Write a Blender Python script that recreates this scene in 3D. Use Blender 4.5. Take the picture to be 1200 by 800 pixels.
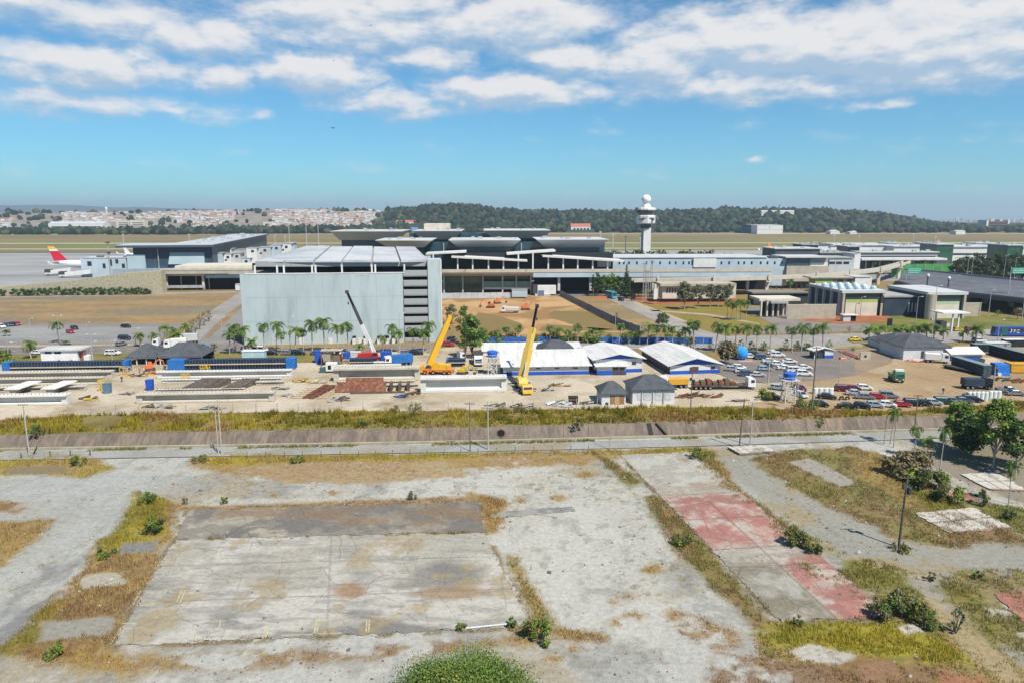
import bpy, math, random
import numpy as np
from mathutils import Vector, Matrix
R = math.radians
for o in list(bpy.data.objects): bpy.data.objects.remove(o)
SC = bpy.context.scene
COL = SC.collection
CH, FL = 45.0, 820.0
TH = math.atan(150 / 820.0); cs, sn = math.cos(TH), math.sin(TH)
cam = bpy.data.objects.new('camera', bpy.data.cameras.new('camera')); COL.objects.link(cam)
cam.location = (0, 0, CH); cam.rotation_euler = (math.pi / 2 - TH, 0, 0)
cam.data.sensor_width = 36; cam.data.lens = FL / 1200 * 36
cam.data.clip_start = 0.5; cam.data.clip_end = 40000
SC.camera = cam
SUN_EL, SUN_AZ = 54.0, 141.0          # sun behind the camera, to the right
EXPOSURE = 0.6
SKY_STRENGTH = 0.066
vs = SC.view_settings
vs.view_transform = 'Standard'; vs.look = 'None'; vs.gamma = 1; vs.use_curve_mapping = False; vs.exposure = EXPOSURE
sl = bpy.data.lights.new('sun', 'SUN'); sl.energy = 4.6; sl.angle = R(0.53); sl.color = (1, .94, .84)
so = bpy.data.objects.new('sun', sl); COL.objects.link(so)
a, e = R(SUN_AZ), R(SUN_EL)
sd = Vector((math.sin(a) * math.cos(e), math.cos(a) * math.cos(e), math.sin(e)))
so.rotation_euler = sd.to_track_quat('Z', 'Y').to_euler()
def ray(px, py):
    u = (px - 600) / FL; v = (py - 400) / FL
    return Vector((u, cs - v * sn, -sn - v * cs))
def G(px, py, z=0.0):
    d = ray(px, py); t = (CH - z) / (-d.z)
    return Vector((d.x * t, d.y * t, z))
def AtY(px, py, Y):
    d = ray(px, py); t = Y / d.y
    return Vector((d.x * t, Y, CH + d.z * t))
def Hz(Y, py):
    v = (py - 400) / FL
    return CH - Y * (sn + v * cs) / (cs - v * sn)
def azel(px, py):
    d = ray(px, py).normalized()
    return math.degrees(math.atan2(d.x, d.y)), math.degrees(math.asin(d.z))
W = bpy.data.worlds.new('World'); SC.world = W; W.use_nodes = True
def cloud_group():
    g = bpy.data.node_groups.new('clouds', 'ShaderNodeTree')
    g.interface.new_socket('P', in_out='INPUT', socket_type='NodeSocketVector')
    g.interface.new_socket('D', in_out='OUTPUT', socket_type='NodeSocketFloat'); g.interface.new_socket('raw', in_out='OUTPUT', socket_type='NodeSocketFloat')
    N, L = g.nodes, g.links
    gi = N.new('NodeGroupInput'); go = N.new('NodeGroupOutput')
    def math_(op, a, b=None, c=None):
        n = N.new('ShaderNodeMath'); n.operation = op
        for i, x in enumerate((a, b, c)):
            if x is None: continue
            if isinstance(x, (int, float)): n.inputs[i].default_value = x
            else: L.new(x, n.inputs[i])
        return n.outputs[0]
    # warp
    w = N.new('ShaderNodeTexNoise'); w.inputs['Scale'].default_value = .35; w.inputs['Detail'].default_value = 5
    L.new(gi.outputs[0], w.inputs['Vector'])
    ws = N.new('ShaderNodeVectorMath'); ws.operation = 'SUBTRACT'; L.new(w.outputs['Color'], ws.inputs[0]); ws.inputs[1].default_value = (.5, .5, .5)
    wm = N.new('ShaderNodeVectorMath'); wm.operation = 'MULTIPLY_ADD'; L.new(ws.outputs[0], wm.inputs[0]); wm.inputs[1].default_value = (5.0, 2.0, 0); L.new(gi.outputs[0], wm.inputs[2])
    P = wm.outputs[0]
    tot = None
    for cx, cy, rx, ry, s in CLOUDS:
        A, E = azel(cx, cy)
        k = .064
        m = N.new('ShaderNodeVectorMath'); m.operation = 'MULTIPLY_ADD'
        L.new(P, m.inputs[0]); m.inputs[1].default_value = (1 / (rx * k), 1 / (ry * k), 0); m.inputs[2].default_value = (-A / (rx * k), -E / (ry * k), 0)
        ln = N.new('ShaderNodeVectorMath'); ln.operation = 'LENGTH'; L.new(m.outputs[0], ln.inputs[0])
        mr = N.new('ShaderNodeMapRange'); mr.interpolation_type = 'SMOOTHSTEP'
        L.new(ln.outputs['Value'], mr.inputs[0]); mr.inputs[1].default_value = 0; mr.inputs[2].default_value = 1.7; mr.inputs[3].default_value = s; mr.inputs[4].default_value = 0
        tot = mr.outputs[0] if tot is None else math_('MAXIMUM', tot, mr.outputs[0]) if s > 0 else math_('ADD', tot, mr.outputs[0])
    n1 = N.new('ShaderNodeTexNoise'); n1.inputs['Scale'].default_value = 1.0; n1.inputs['Detail'].default_value = 9; n1.inputs['Roughness'].default_value = .6
    mp = N.new('ShaderNodeVectorMath'); mp.operation = 'MULTIPLY'; L.new(gi.outputs[0], mp.inputs[0]); mp.inputs[1].default_value = (.20, .5, 1)
    L.new(mp.outputs[0], n1.inputs['Vector'])
    f = math_('SUBTRACT', n1.outputs[0], .5)
    d = math_('MULTIPLY_ADD', f, 1.6, tot)
    mr = N.new('ShaderNodeMapRange'); mr.interpolation_type = 'SMOOTHSTEP'; L.new(d, mr.inputs[0]); mr.inputs[1].default_value = .03; mr.inputs[2].default_value = .78
    L.new(mr.outputs[0], go.inputs[0]); L.new(d, go.inputs[1])
    return g
CLOUDS = [(60, 12, 190, 26, .62), (115, 76, 85, 24, .98), (240, 46, 78, 20, .9), (260, 90, 46, 20, .72), (375, 84, 78, 26, 1.08),
          (440, 22, 190, 40, .84), (600, 106, 120, 19, 1.0), (620, 25, 130, 34, .98), (655, 66, 90, 22, .85), (770, 72, 100, 32, 1.0),
          (910, 52, 200, 40, 1.12), (1080, 50, 200, 46, 1.14), (1030, 120, 36, 8, .74), (105, 122, 110, 18, .66), (205, 131, 26, 9, .56), (30, 70, 60, 26, .62), (300, 60, 60, 20, .6), (500, 66, 80, 20, .7),
          (308, 135, 14, 8, .46), (460, 118, 110, 18, .66), (886, 186, 9, 4, .6), (930, 98, 210, 20, .7), (320, 236, 90, 4, .36), (500, 233, 30, 5, .36)]
def build_world():
    t = W.node_tree; N, L = t.nodes, t.links; N.clear()
    out = N.new('ShaderNodeOutputWorld'); bg = N.new('ShaderNodeBackground'); L.new(bg.outputs[0], out.inputs[0])
    bg.inputs[1].default_value = SKY_STRENGTH
    sky = N.new('ShaderNodeTexSky'); sky.sky_type = 'NISHITA'; sky.sun_disc = False
    sky.sun_elevation = R(SUN_EL); sky.sun_rotation = R(SUN_AZ); sky.altitude = 700; sky.air_density = 1.0; sky.dust_density = .55; sky.ozone_density = 2.0
    tint = N.new('ShaderNodeMix'); tint.data_type = 'RGBA'; tint.blend_type = 'MULTIPLY'; tint.inputs[0].default_value = 1
    L.new(sky.outputs[0], tint.inputs[6]); tint.inputs[7].default_value = (.53, 1.03, 1.24, 1)
    tc = N.new('ShaderNodeTexCoord'); sp = N.new('ShaderNodeSeparateXYZ'); L.new(tc.outputs['Generated'], sp.inputs[0])
    def math_(op, a, b=None):
        n = N.new('ShaderNodeMath'); n.operation = op
        for i, x in enumerate((a, b)):
            if x is None: continue
            if isinstance(x, (int, float)): n.inputs[i].default_value = x
            else: L.new(x, n.inputs[i])
        return n.outputs[0]
    az = math_('MULTIPLY', math_('ARCTAN2', sp.outputs[0], sp.outputs[1]), 57.2958)
    el = math_('MULTIPLY', math_('ARCSINE', sp.outputs[2]), 57.2958)
    cb = N.new('ShaderNodeCombineXYZ'); L.new(az, cb.inputs[0]); L.new(el, cb.inputs[1])
    g = cloud_group()
    def dens(off):
        v = cb.outputs[0]
        if off:
            ad = N.new('ShaderNodeVectorMath'); ad.operation = 'ADD'; L.new(v, ad.inputs[0]); ad.inputs[1].default_value = off; v = ad.outputs[0]
        gn = N.new('ShaderNodeGroup'); gn.node_tree = g; L.new(v, gn.inputs[0]); return gn.outputs
    (d0, r0), (d1, r1) = dens(None), dens((.35, .8, 0))
    lit = N.new('ShaderNodeMapRange'); lit.interpolation_type = 'SMOOTHSTEP'
    L.new(math_('SUBTRACT', r0, r1), lit.inputs[0]); lit.inputs[1].default_value = -.34; lit.inputs[2].default_value = .30
    k = 1 / SKY_STRENGTH / (2 ** EXPOSURE)
    cc = N.new('ShaderNodeMix'); cc.data_type = 'RGBA'; L.new(lit.outputs[0], cc.inputs[0])
    cc.inputs[6].default_value = (.42 * k, .56 * k, .72 * k, 1); cc.inputs[7].default_value = (.89 * k, .87 * k, .86 * k, 1)
    mx = N.new('ShaderNodeMix'); mx.data_type = 'RGBA'; L.new(math_('MULTIPLY', d0, .93), mx.inputs[0]); L.new(tint.outputs[2], mx.inputs[6]); L.new(cc.outputs[2], mx.inputs[7])
    L.new(mx.outputs[2], bg.inputs[0])
build_world()
MATS = {}
def lin(c):   # sRGB 0-255 -> linear
    return tuple(((x / 255) / 12.92 if x <= 10 else (((x / 255) + .055) / 1.055) ** 2.4) for x in c)
def M(name, c, c2=None, sc=.4, lo=.42, hi=.62, fine=.14, fsc=5.0, rough=.85, metal=0, st=(1, 1, 1), bump=0.0, bsc=6.0, spec=.25, c3=None, sc3=.15, lo3=.5, hi3=.65):
    if name in MATS: return MATS[name]
    m = bpy.data.materials.new(name); m.use_nodes = True; MATS[name] = m
    N, L = m.node_tree.nodes, m.node_tree.links
    b = N['Principled BSDF']; b.inputs['Roughness'].default_value = rough; b.inputs['Metallic'].default_value = metal; b.inputs['Specular IOR Level'].default_value = spec
    tc = N.new('ShaderNodeTexCoord'); mp = N.new('ShaderNodeMapping'); mp.inputs['Scale'].default_value = st; L.new(tc.outputs['Object'], mp.inputs[0])
    def nz(s, d=5, r=.55):
        n = N.new('ShaderNodeTexNoise'); n.inputs['Scale'].default_value = s; n.inputs['Detail'].default_value = d; n.inputs['Roughness'].default_value = r
        L.new(mp.outputs[0], n.inputs['Vector']); return n.outputs[0]
    def mr(s, a, b_, c_=0, d_=1):
        n = N.new('ShaderNodeMapRange'); L.new(s, n.inputs[0])
        for i, x in enumerate((a, b_, c_, d_)): n.inputs[i + 1].default_value = x
        return n.outputs[0]
    def mix(f, A, B, bt='MIX'):
        n = N.new('ShaderNodeMix'); n.data_type = 'RGBA'; n.blend_type = bt
        for i, x in ((0, f), (6, A), (7, B)):
            if hasattr(x, 'is_linked'): L.new(x, n.inputs[i])
            else: n.inputs[i].default_value = x if i == 0 else (*x, 1)
        return n.outputs[2]
    if c2 is None: c2 = tuple(x * .88 for x in c)
    col = mix(mr(nz(sc), lo, hi), c, c2)
    if c3 is not None: col = mix(mr(nz(sc3, 6, .6), lo3, hi3), col, c3)
    g = mr(nz(fsc, 4), .3, .7, 1 - fine, 1 + fine)
    cg = N.new('ShaderNodeCombineColor'); [L.new(g, cg.inputs[i]) for i in range(3)]
    col = mix(1.0, col, cg.outputs[0], 'MULTIPLY')
    L.new(col, b.inputs['Base Color'])
    if bump:
        bp = N.new('ShaderNodeBump'); bp.inputs['Strength'].default_value = bump; bp.inputs['Distance'].default_value = .05; L.new(nz(bsc, 6), bp.inputs['Height']); L.new(bp.outputs[0], b.inputs['Normal'])
    return m
def MA(name, rough=.9, fine=.25, fsc=3.0, spec=.15, bump=0, trans=0, crack=0):
    """material whose base colour comes from the mesh attribute 'col' (surface kinds laid out per point), with fine noise"""
    if name in MATS: return MATS[name]
    m = bpy.data.materials.new(name); m.use_nodes = True; MATS[name] = m
    N, L = m.node_tree.nodes, m.node_tree.links
    b = N['Principled BSDF']; b.inputs['Roughness'].default_value = rough; b.inputs['Specular IOR Level'].default_value = spec
    at = N.new('ShaderNodeAttribute'); at.attribute_name = 'col'
    tc = N.new('ShaderNodeTexCoord')
    prod = None
    for s, amp in ((fsc, fine), (fsc * 4.3, fine * .8)):
        n = N.new('ShaderNodeTexNoise'); n.inputs['Scale'].default_value = s; n.inputs['Detail'].default_value = 6; n.inputs['Roughness'].default_value = .65; L.new(tc.outputs['Object'], n.inputs['Vector'])
        r = N.new('ShaderNodeMapRange'); L.new(n.outputs[0], r.inputs[0])
        for i, x in enumerate((.3, .7, 1 - amp, 1 + amp)): r.inputs[i + 1].default_value = x
        if prod is None: prod = r.outputs[0]
        else:
            q = N.new('ShaderNodeMath'); q.operation = 'MULTIPLY'; L.new(prod, q.inputs[0]); L.new(r.outputs[0], q.inputs[1]); prod = q.outputs[0]
    if crack:
        wn = N.new('ShaderNodeTexNoise'); wn.inputs['Scale'].default_value = .6; wn.inputs['Detail'].default_value = 4; L.new(tc.outputs['Object'], wn.inputs['Vector'])
        wa = N.new('ShaderNodeVectorMath'); wa.operation = 'MULTIPLY_ADD'; L.new(wn.outputs['Color'], wa.inputs[0]); wa.inputs[1].default_value = (.9, .9, 0); L.new(tc.outputs['Object'], wa.inputs[2])
        vo = N.new('ShaderNodeTexVoronoi'); vo.feature = 'DISTANCE_TO_EDGE'; vo.inputs['Scale'].default_value = crack; L.new(wa.outputs[0], vo.inputs['Vector'])
        cr = N.new('ShaderNodeMapRange'); L.new(vo.outputs['Distance'], cr.inputs[0]); cr.inputs[1].default_value = .002; cr.inputs[2].default_value = .007; cr.inputs[3].default_value = .68; cr.inputs[4].default_value = 1
        q = N.new('ShaderNodeMath'); q.operation = 'MULTIPLY'; L.new(prod, q.inputs[0]); L.new(cr.outputs[0], q.inputs[1]); prod = q.outputs[0]
    v = N.new('ShaderNodeVectorMath'); v.operation = 'SCALE'; L.new(at.outputs['Color'], v.inputs[0]); L.new(prod, v.inputs['Scale'])
    L.new(v.outputs[0], b.inputs['Base Color'])
    if trans:
        tr = N.new('ShaderNodeBsdfTranslucent'); L.new(v.outputs[0], tr.inputs[0]); ms = N.new('ShaderNodeMixShader'); ms.inputs[0].default_value = trans
        L.new(b.outputs[0], ms.inputs[1]); L.new(tr.outputs[0], ms.inputs[2]); L.new(ms.outputs[0], N['Material Output'].inputs[0])
    if bump:
        n = N.new('ShaderNodeTexNoise'); n.inputs['Scale'].default_value = 5; n.inputs['Detail'].default_value = 8; L.new(tc.outputs['Object'], n.inputs['Vector'])
        bp = N.new('ShaderNodeBump'); bp.inputs['Strength'].default_value = bump; bp.inputs['Distance'].default_value = .08; L.new(n.outputs[0], bp.inputs['Height']); L.new(bp.outputs[0], b.inputs['Normal'])
    return m
def paint(name, c, rough=.35, spec=.5, fine=.05): return M(name, c, rough=rough, spec=spec, fine=fine, sc=.8, c2=tuple(x * .93 for x in c))
def tag(o, label=None, cat=None, group=None, kind=None):
    if label: o['label'] = label
    if cat: o['category'] = cat
    if group: o['group'] = group
    if kind: o['kind'] = kind
    return o
def link(name, me, parent=None):
    o = bpy.data.objects.new(name, me); COL.objects.link(o)
    if parent: o.parent = parent
    return o
def thing(name, label, cat, loc, rz=0.0, group=None, s=1.0):
    o = bpy.data.objects.new(name, None); COL.objects.link(o); o.empty_display_size = .3
    o.location = loc; o.rotation_euler = (0, 0, rz); o.scale = (s, s, s)
    return tag(o, label, cat, group)
ORD = 'first second third fourth fifth sixth seventh eighth ninth tenth eleventh twelfth thirteenth fourteenth fifteenth sixteenth seventeenth eighteenth nineteenth twentieth'.split()
def nth(i):
    n = i + 1
    if n <= 20: return ORD[i]
    t = ['twent', 'thirt', 'fort', 'fift'][n // 10 - 2]
    return t + 'ieth' if n % 10 == 0 else t + 'y-' + ORD[n % 10 - 1]
class MB:
    def __init__(s): s.v, s.f, s.mi, s.cur = [], [], [], 0
    def add(s, vs, fs):
        b = len(s.v); s.v += [tuple(p) for p in vs]
        for f in fs: s.f.append(tuple(b + i for i in f)); s.mi.append(s.cur)
        return s
    def hexa(s, p):  # 4 bottom (ccw) + 4 top
        return s.add(p, [(3, 2, 1, 0), (4, 5, 6, 7), (0, 1, 5, 4), (1, 2, 6, 5), (2, 3, 7, 6), (3, 0, 4, 7)])
    def box(s, x0, x1, y0, y1, z0, z1):
        return s.hexa([(x0, y0, z0), (x1, y0, z0), (x1, y1, z0), (x0, y1, z0), (x0, y0, z1), (x1, y0, z1), (x1, y1, z1), (x0, y1, z1)])
    def frus(s, a, za, b, zb):  # rect a=(x0,x1,y0,y1) at za to rect b at zb
        return s.hexa([(a[0], a[2], za), (a[1], a[2], za), (a[1], a[3], za), (a[0], a[3], za), (b[0], b[2], zb), (b[1], b[2], zb), (b[1], b[3], zb), (b[0], b[3], zb)])
    def bar(s, p, q, w, h=None):  # rectangular bar between two points
        p, q = Vector(p), Vector(q); d = (q - p).normalized(); h = h or w
        up = Vector((0, 0, 1)) if abs(d.z) < .95 else Vector((0, 1, 0))
        x = d.cross(up).normalized() * w / 2; y = x.cross(d).normalized() * h / 2
        return s.hexa([p - x - y, p + x - y, p + x + y, p - x + y, q - x - y, q + x - y, q + x + y, q - x + y])
    def tube(s, p, q, r0, r1=None, n=8, cap=True):
        p, q = Vector(p), Vector(q); r1 = r0 if r1 is None else r1; d = (q - p).normalized()
        up = Vector((0, 0, 1)) if abs(d.z) < .95 else Vector((0, 1, 0))
        x = d.cross(up).normalized(); y = x.cross(d).normalized()
        vs = []
        for c, r in ((p, r0), (q, r1)):
            for i in range(n): t = 2 * math.pi * i / n; vs.append(c + (x * math.cos(t) + y * math.sin(t)) * r)
        fs = [(i, (i + 1) % n, n + (i + 1) % n, n + i) for i in range(n)]
        if cap: fs += [tuple(range(n - 1, -1, -1)), tuple(range(n, 2 * n))]
        return s.add(vs, fs)
    def path(s, pts, r, n=6):
        for i in range(len(pts) - 1):
            r0 = r[i] if isinstance(r, (list, tuple)) else r; r1 = r[i + 1] if isinstance(r, (list, tuple)) else r
            s.tube(pts[i], pts[i + 1], r0, r1, n)
        return s
    def lathe(s, prof, n=16, c=(0, 0, 0)):  # prof [(r,z)]
        vs, fs = [], []
        for r, z in prof:
            for i in range(n): t = 2 * math.pi * i / n; vs.append((c[0] + r * math.cos(t), c[1] + r * math.sin(t), c[2] + z))
        for k in range(len(prof) - 1):
            for i in range(n): fs.append((k * n + i, k * n + (i + 1) % n, (k + 1) * n + (i + 1) % n, (k + 1) * n + i))
        fs += [tuple(range(n - 1, -1, -1)), tuple(range((len(prof) - 1) * n, len(prof) * n))]
        return s.add(vs, fs)
    def prism(s, poly, a, b, axis='y'):  # poly of 2D points extruded along axis from a to b
        n = len(poly)
        def P(u, w, t): return (u, t, w) if axis == 'y' else (t, u, w) if axis == 'x' else (u, w, t)
        vs = [P(u, w, a) for u, w in poly] + [P(u, w, b) for u, w in poly]
        fs = [tuple(range(n)), tuple(range(2 * n - 1, n - 1, -1))] + [((i + 1) % n, i, n + i, n + (i + 1) % n) for i in range(n)]
        return s.add(vs, fs)
    def hip(s, x0, x1, y0, y1, z, rh, ins):
        ym = (y0 + y1) / 2
        return s.add([(x0, y0, z), (x1, y0, z), (x1, y1, z), (x0, y1, z), (x0 + ins, ym, z + rh), (x1 - ins, ym, z + rh),
                      (x0, y0, z - .15), (x1, y0, z - .15), (x1, y1, z - .15), (x0, y1, z - .15)],
                     [(0, 1, 5, 4), (1, 2, 5), (2, 3, 4, 5), (3, 0, 4), (9, 8, 7, 6), (6, 7, 1, 0), (7, 8, 2, 1), (8, 9, 3, 2), (9, 6, 0, 3)])
    def gable_roof(s, x0, x1, y0, y1, z, rh, axis='x', th=.15):
        if axis == 'x':   # ridge along x
            ym = (y0 + y1) / 2
            s.prism([(y0, z), (ym, z + rh), (y1, z), (y1, z - th), (ym, z + rh - th), (y0, z - th)], x0, x1, 'x')
        else:
            xm = (x0 + x1) / 2
            s.prism([(x0, z), (xm, z + rh), (x1, z), (x1, z - th), (xm, z + rh - th), (x0, z - th)], y0, y1, 'y')
        return s
    def ball(s, c, r, n=12, sq=1.0):
        m = n // 2
        prof = [(r * math.sin(math.pi * k / m) + 1e-4, -r * sq * math.cos(math.pi * k / m)) for k in range(m + 1)]
        return s.lathe(prof, n, c)
    def mesh(s, name, mat, smooth=False):
        me = bpy.data.meshes.new(name); me.from_pydata(s.v, [], s.f)
        for m in (mat if isinstance(mat, (list, tuple)) else [mat]): me.materials.append(m)
        if isinstance(mat, (list, tuple)): me.polygons.foreach_set('material_index', s.mi)
        if smooth: me.polygons.foreach_set('use_smooth', [True] * len(s.f))
        import bmesh
        bm = bmesh.new(); bm.from_mesh(me); bmesh.ops.recalc_face_normals(bm, faces=bm.faces); bm.to_mesh(me); bm.free()
        return me
    def obj(s, name, mat, parent=None, smooth=False): return link(name, s.mesh(name, mat, smooth), parent)
class NP:
    """numpy triangle / quad soup with a colour per face corner point"""
    def __init__(s): s.v, s.f, s.c, s.n = [], [], [], 0
    def add(s, V, Q, C):
        s.v.append(V); s.f.append(Q + s.n); s.c.append(np.broadcast_to(C, (len(V), 3))); s.n += len(V)
    def mesh(s, name, mat, smooth=False):
        V = np.concatenate(s.v).astype(np.float32); C = np.concatenate(s.c).astype(np.float32); Q = np.concatenate(s.f).astype(np.int32)
        me = bpy.data.meshes.new(name); k = Q.shape[1]
        me.vertices.add(len(V)); me.vertices.foreach_set('co', V.ravel())
        me.loops.add(Q.size); me.loops.foreach_set('vertex_index', Q.ravel())
        me.polygons.add(len(Q)); me.polygons.foreach_set('loop_start', np.arange(0, Q.size, k, dtype=np.int32)); me.polygons.foreach_set('loop_total', np.full(len(Q), k, np.int32))
        me.update(calc_edges=True)
        at = me.attributes.new('col', 'FLOAT_COLOR', 'POINT'); at.data.foreach_set('color', np.concatenate([C, np.ones((len(C), 1), np.float32)], 1).ravel())
        if smooth: me.polygons.foreach_set('use_smooth', np.ones(len(Q), bool))
        me.materials.append(mat); return me
    def obj(s, name, mat, parent=None, smooth=False): return link(name, s.mesh(name, mat, smooth), parent)
def hash2(ix, iy, seed):
    h = (ix.astype(np.int64) * 374761393 + iy.astype(np.int64) * 668265263 + seed * 974634777) & 0x7fffffff
    h = ((h ^ (h >> 13)) * 1274126177) & 0x7fffffff
    return ((h ^ (h >> 16)) & 0xffff) / 65535.0
def vnoise(x, y, seed=0):
    ix = np.floor(x); iy = np.floor(y); fx = x - ix; fy = y - iy
    fx = fx * fx * (3 - 2 * fx); fy = fy * fy * (3 - 2 * fy)
    a = hash2(ix, iy, seed); b = hash2(ix + 1, iy, seed); c = hash2(ix, iy + 1, seed); d = hash2(ix + 1, iy + 1, seed)
    return (a * (1 - fx) + b * fx) * (1 - fy) + (c * (1 - fx) + d * fx) * fy
def fbm(x, y, scale, octv=5, seed=0, gain=.55):
    s = np.zeros_like(x, dtype=np.float64); amp = 1; tot = 0; f = scale
    for k in range(octv):
        s += amp * vnoise(x * f + 17.3 * k, y * f - 9.1 * k, seed + k); tot += amp; amp *= gain; f *= 2.03
    return s / tot
def sdf(X, Y, poly):
    """signed distance to polygon (negative inside)"""
    d = np.full(X.shape, 1e9); ins = np.zeros(X.shape, bool); n = len(poly)
    for i in range(n):
        ax, ay = poly[i][:2]; bx, by = poly[(i + 1) % n][:2]
        ex, ey = bx - ax, by - ay; wx, wy = X - ax, Y - ay
        t = np.clip((wx * ex + wy * ey) / (ex * ex + ey * ey + 1e-9), 0, 1)
        d = np.minimum(d, (wx - ex * t) ** 2 + (wy - ey * t) ** 2)
        c = ((ay <= Y) & (by > Y)) | ((by <= Y) & (ay > Y))
        xx = ax + (Y - ay) / (ey if abs(ey) > 1e-9 else 1e-9) * ex
        ins ^= c & (X < xx)
    d = np.sqrt(d); return np.where(ins, -d, d)
def sstep(a, b, x):
    t = np.clip((x - a) / (b - a), 0, 1); return t * t * (3 - 2 * t)
RZ = R(4.0)
def front(x0, yb, name, label, cat, rz=RZ, group=None, z0=0.0):
    """a thing whose front plane starts where pixel (x0,yb) meets the ground; fp turns a pixel into local (x, z) on that plane (dy behind it)"""
    p = G(x0, yb, z0); root = thing(name, label, cat, p, rz, group)
    n = Vector((-math.sin(rz), math.cos(rz), 0)); e = Vector((math.cos(rz), math.sin(rz), 0)); C = Vector((0, 0, CH))
    def fp(px, py, dy=0.0):
        d = ray(px, py); t = n.dot(p + n * dy - C) / n.dot(d); P = C + d * t
        return ((P - p).dot(e), P.z - z0)
    return root, fp
def fx(fp, px, py, dy=0): return fp(px, py, dy)[0]
def fz(fp, px, py, dy=0): return fp(px, py, dy)[1]
def patch(name, pts, z, mat, rough=0.0, step=6.0, seed=1, kind='structure'):
    w = [G(*p) for p in pts]; out = []; rng = random.Random(seed)
    for i in range(len(w)):
        a, b = w[i], w[(i + 1) % len(w)]
        n = max(1, int((b - a).length / step)) if rough else 1
        nrm = Vector((-(b - a).y, (b - a).x, 0)).normalized()
        for k in range(n):
            q = a.lerp(b, k / n)
            if rough and k: q = q + nrm * rng.uniform(-rough, rough)
            out.append((q.x, q.y, z))
    me = bpy.data.meshes.new(name); me.from_pydata(out, [], [tuple(range(len(out)))]); me.materials.append(mat)
    if me.polygons[0].normal.z < 0: me.flip_normals()
    o = link(name, me); tag(o, kind=kind); return o
def strip(name, pts, width, z, mat, kind='structure'):
    """flat ribbon along pixel points on the ground; width in metres"""
    w = [G(*p) for p in pts]; L_, R_ = [], []
    for i in range(len(w)):
        d = (w[min(i + 1, len(w) - 1)] - w[max(i - 1, 0)]); n = Vector((-d.y, d.x, 0)).normalized()
        ww = width[i] if isinstance(width, (list, tuple)) else width
        L_.append(w[i] + n * ww / 2); R_.append(w[i] - n * ww / 2)
    vs = [(p.x, p.y, z) for p in L_] + [(p.x, p.y, z) for p in R_]; n = len(w)
    me = bpy.data.meshes.new(name); me.from_pydata(vs, [], [(i, n + i, n + i + 1, i + 1) for i in range(n - 1)]); me.materials.append(mat)
    me.update()
    if me.polygons[0].normal.z < 0: me.flip_normals()
    o = link(name, me); tag(o, kind=kind); return o
# ================================================================ TERRAIN
def A(*c): return tuple(x / 1.8 for x in lin(c))
def xy(p): return (p.x, p.y)
LIP = [G(0, 526.5), G(550, 517.5), G(1080, 503.5)]
FAR = [G(0, 510), G(550, 500.5), G(1080, 487.5)]
def ext(P):
    a, b, c = P; d0 = (a - b) / (a.x - b.x); d1 = (c - b) / (c.x - b.x)
    return [a + d0 * (-700 - a.x), a, b, c, c + d1 * (700 - c.x)]
LIPX, FARX = ext(LIP), ext(FAR)
def yof(P, X): return np.interp(X, [p.x for p in P], [p.y for p in P])
EARTH = M('dry_earth', A(168, 140, 92), A(150, 138, 78), sc=.02, fine=.25, fsc=.5, c3=A(182, 150, 108), sc3=.008)
# outer near terrain and the far terrain sheet that reaches the horizon
me = bpy.data.meshes.new('ground'); v = [(p.x, p.y, -.06) for p in LIPX] + [(700, -600, -.06), (-700, -600, -.06)]
me.from_pydata(v, [], [tuple(reversed(range(len(v))))]); me.materials.append(EARTH)
if me.polygons[0].normal.z < 0: me.flip_normals()
tag(link('ground', me), kind='structure')
me = bpy.data.meshes.new('terrain'); v = [(p.x, p.y, 0) for p in FARX] + [(15000, 700, 0), (15000, 2700, 0), (-15000, 2700, 0), (-15000, 700, 0), (15000, 9000, -150), (-15000, 9000, -150), (15000, 15000, -150), (-15000, 15000, -150)]; k0 = len(FARX)
me.from_pydata(v, [], [tuple(range(k0 + 4)), (k0 + 2, k0 + 1, k0 + 4, k0 + 5), (k0 + 5, k0 + 4, k0 + 6, k0 + 7)]); me.materials.append(EARTH)
if me.polygons[0].normal.z < 0: me.flip_normals()
tag(link('terrain', me), kind='structure')
NX, NY = 900, 330
xs = np.linspace(-150, 150, NX); ts = np.linspace(0, 1, NY) ** 1.25
XX = np.repeat(xs[None, :], NY, 0); YL = yof(LIPX, xs) - .3
YY = 40 + (YL[None, :] - 40) * ts[:, None]
n1 = fbm(XX, YY, .10, 6, 3); n2 = fbm(XX, YY, .45, 6, 11); n3 = fbm(XX * .5, YY, .05, 5, 23); n4 = fbm(XX, YY * .45, .22, 6, 31); n5 = fbm(XX, YY, 1.6, 4, 41)
colr = np.zeros((NY, NX, 3)); GR = np.zeros((NY, NX))
def lay(c, m):
    global colr
    c = np.asarray(c); colr = colr * (1 - m[..., None]) + c * m[..., None]
def mask(poly, soft=1.0, amp=2.0, nz=None):
    d = sdf(XX, YY, [xy(G(*p)) for p in poly]) + ((n2 if nz is None else nz) - .5) * amp * 2
    return 1 - sstep(-soft / 2, soft / 2, d)
lay(A(200, 198, 189), np.ones_like(XX))
lay(A(178, 166, 140), sstep(.46, .62, n1) * .85)
lay(A(176, 175, 168), sstep(.53, .64, n4) * .75)
lay(A(216, 213, 202), sstep(.52, .62, n3) * .6)
lay(A(142, 138, 128), sstep(.56, .68, n2) * .4)
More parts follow.
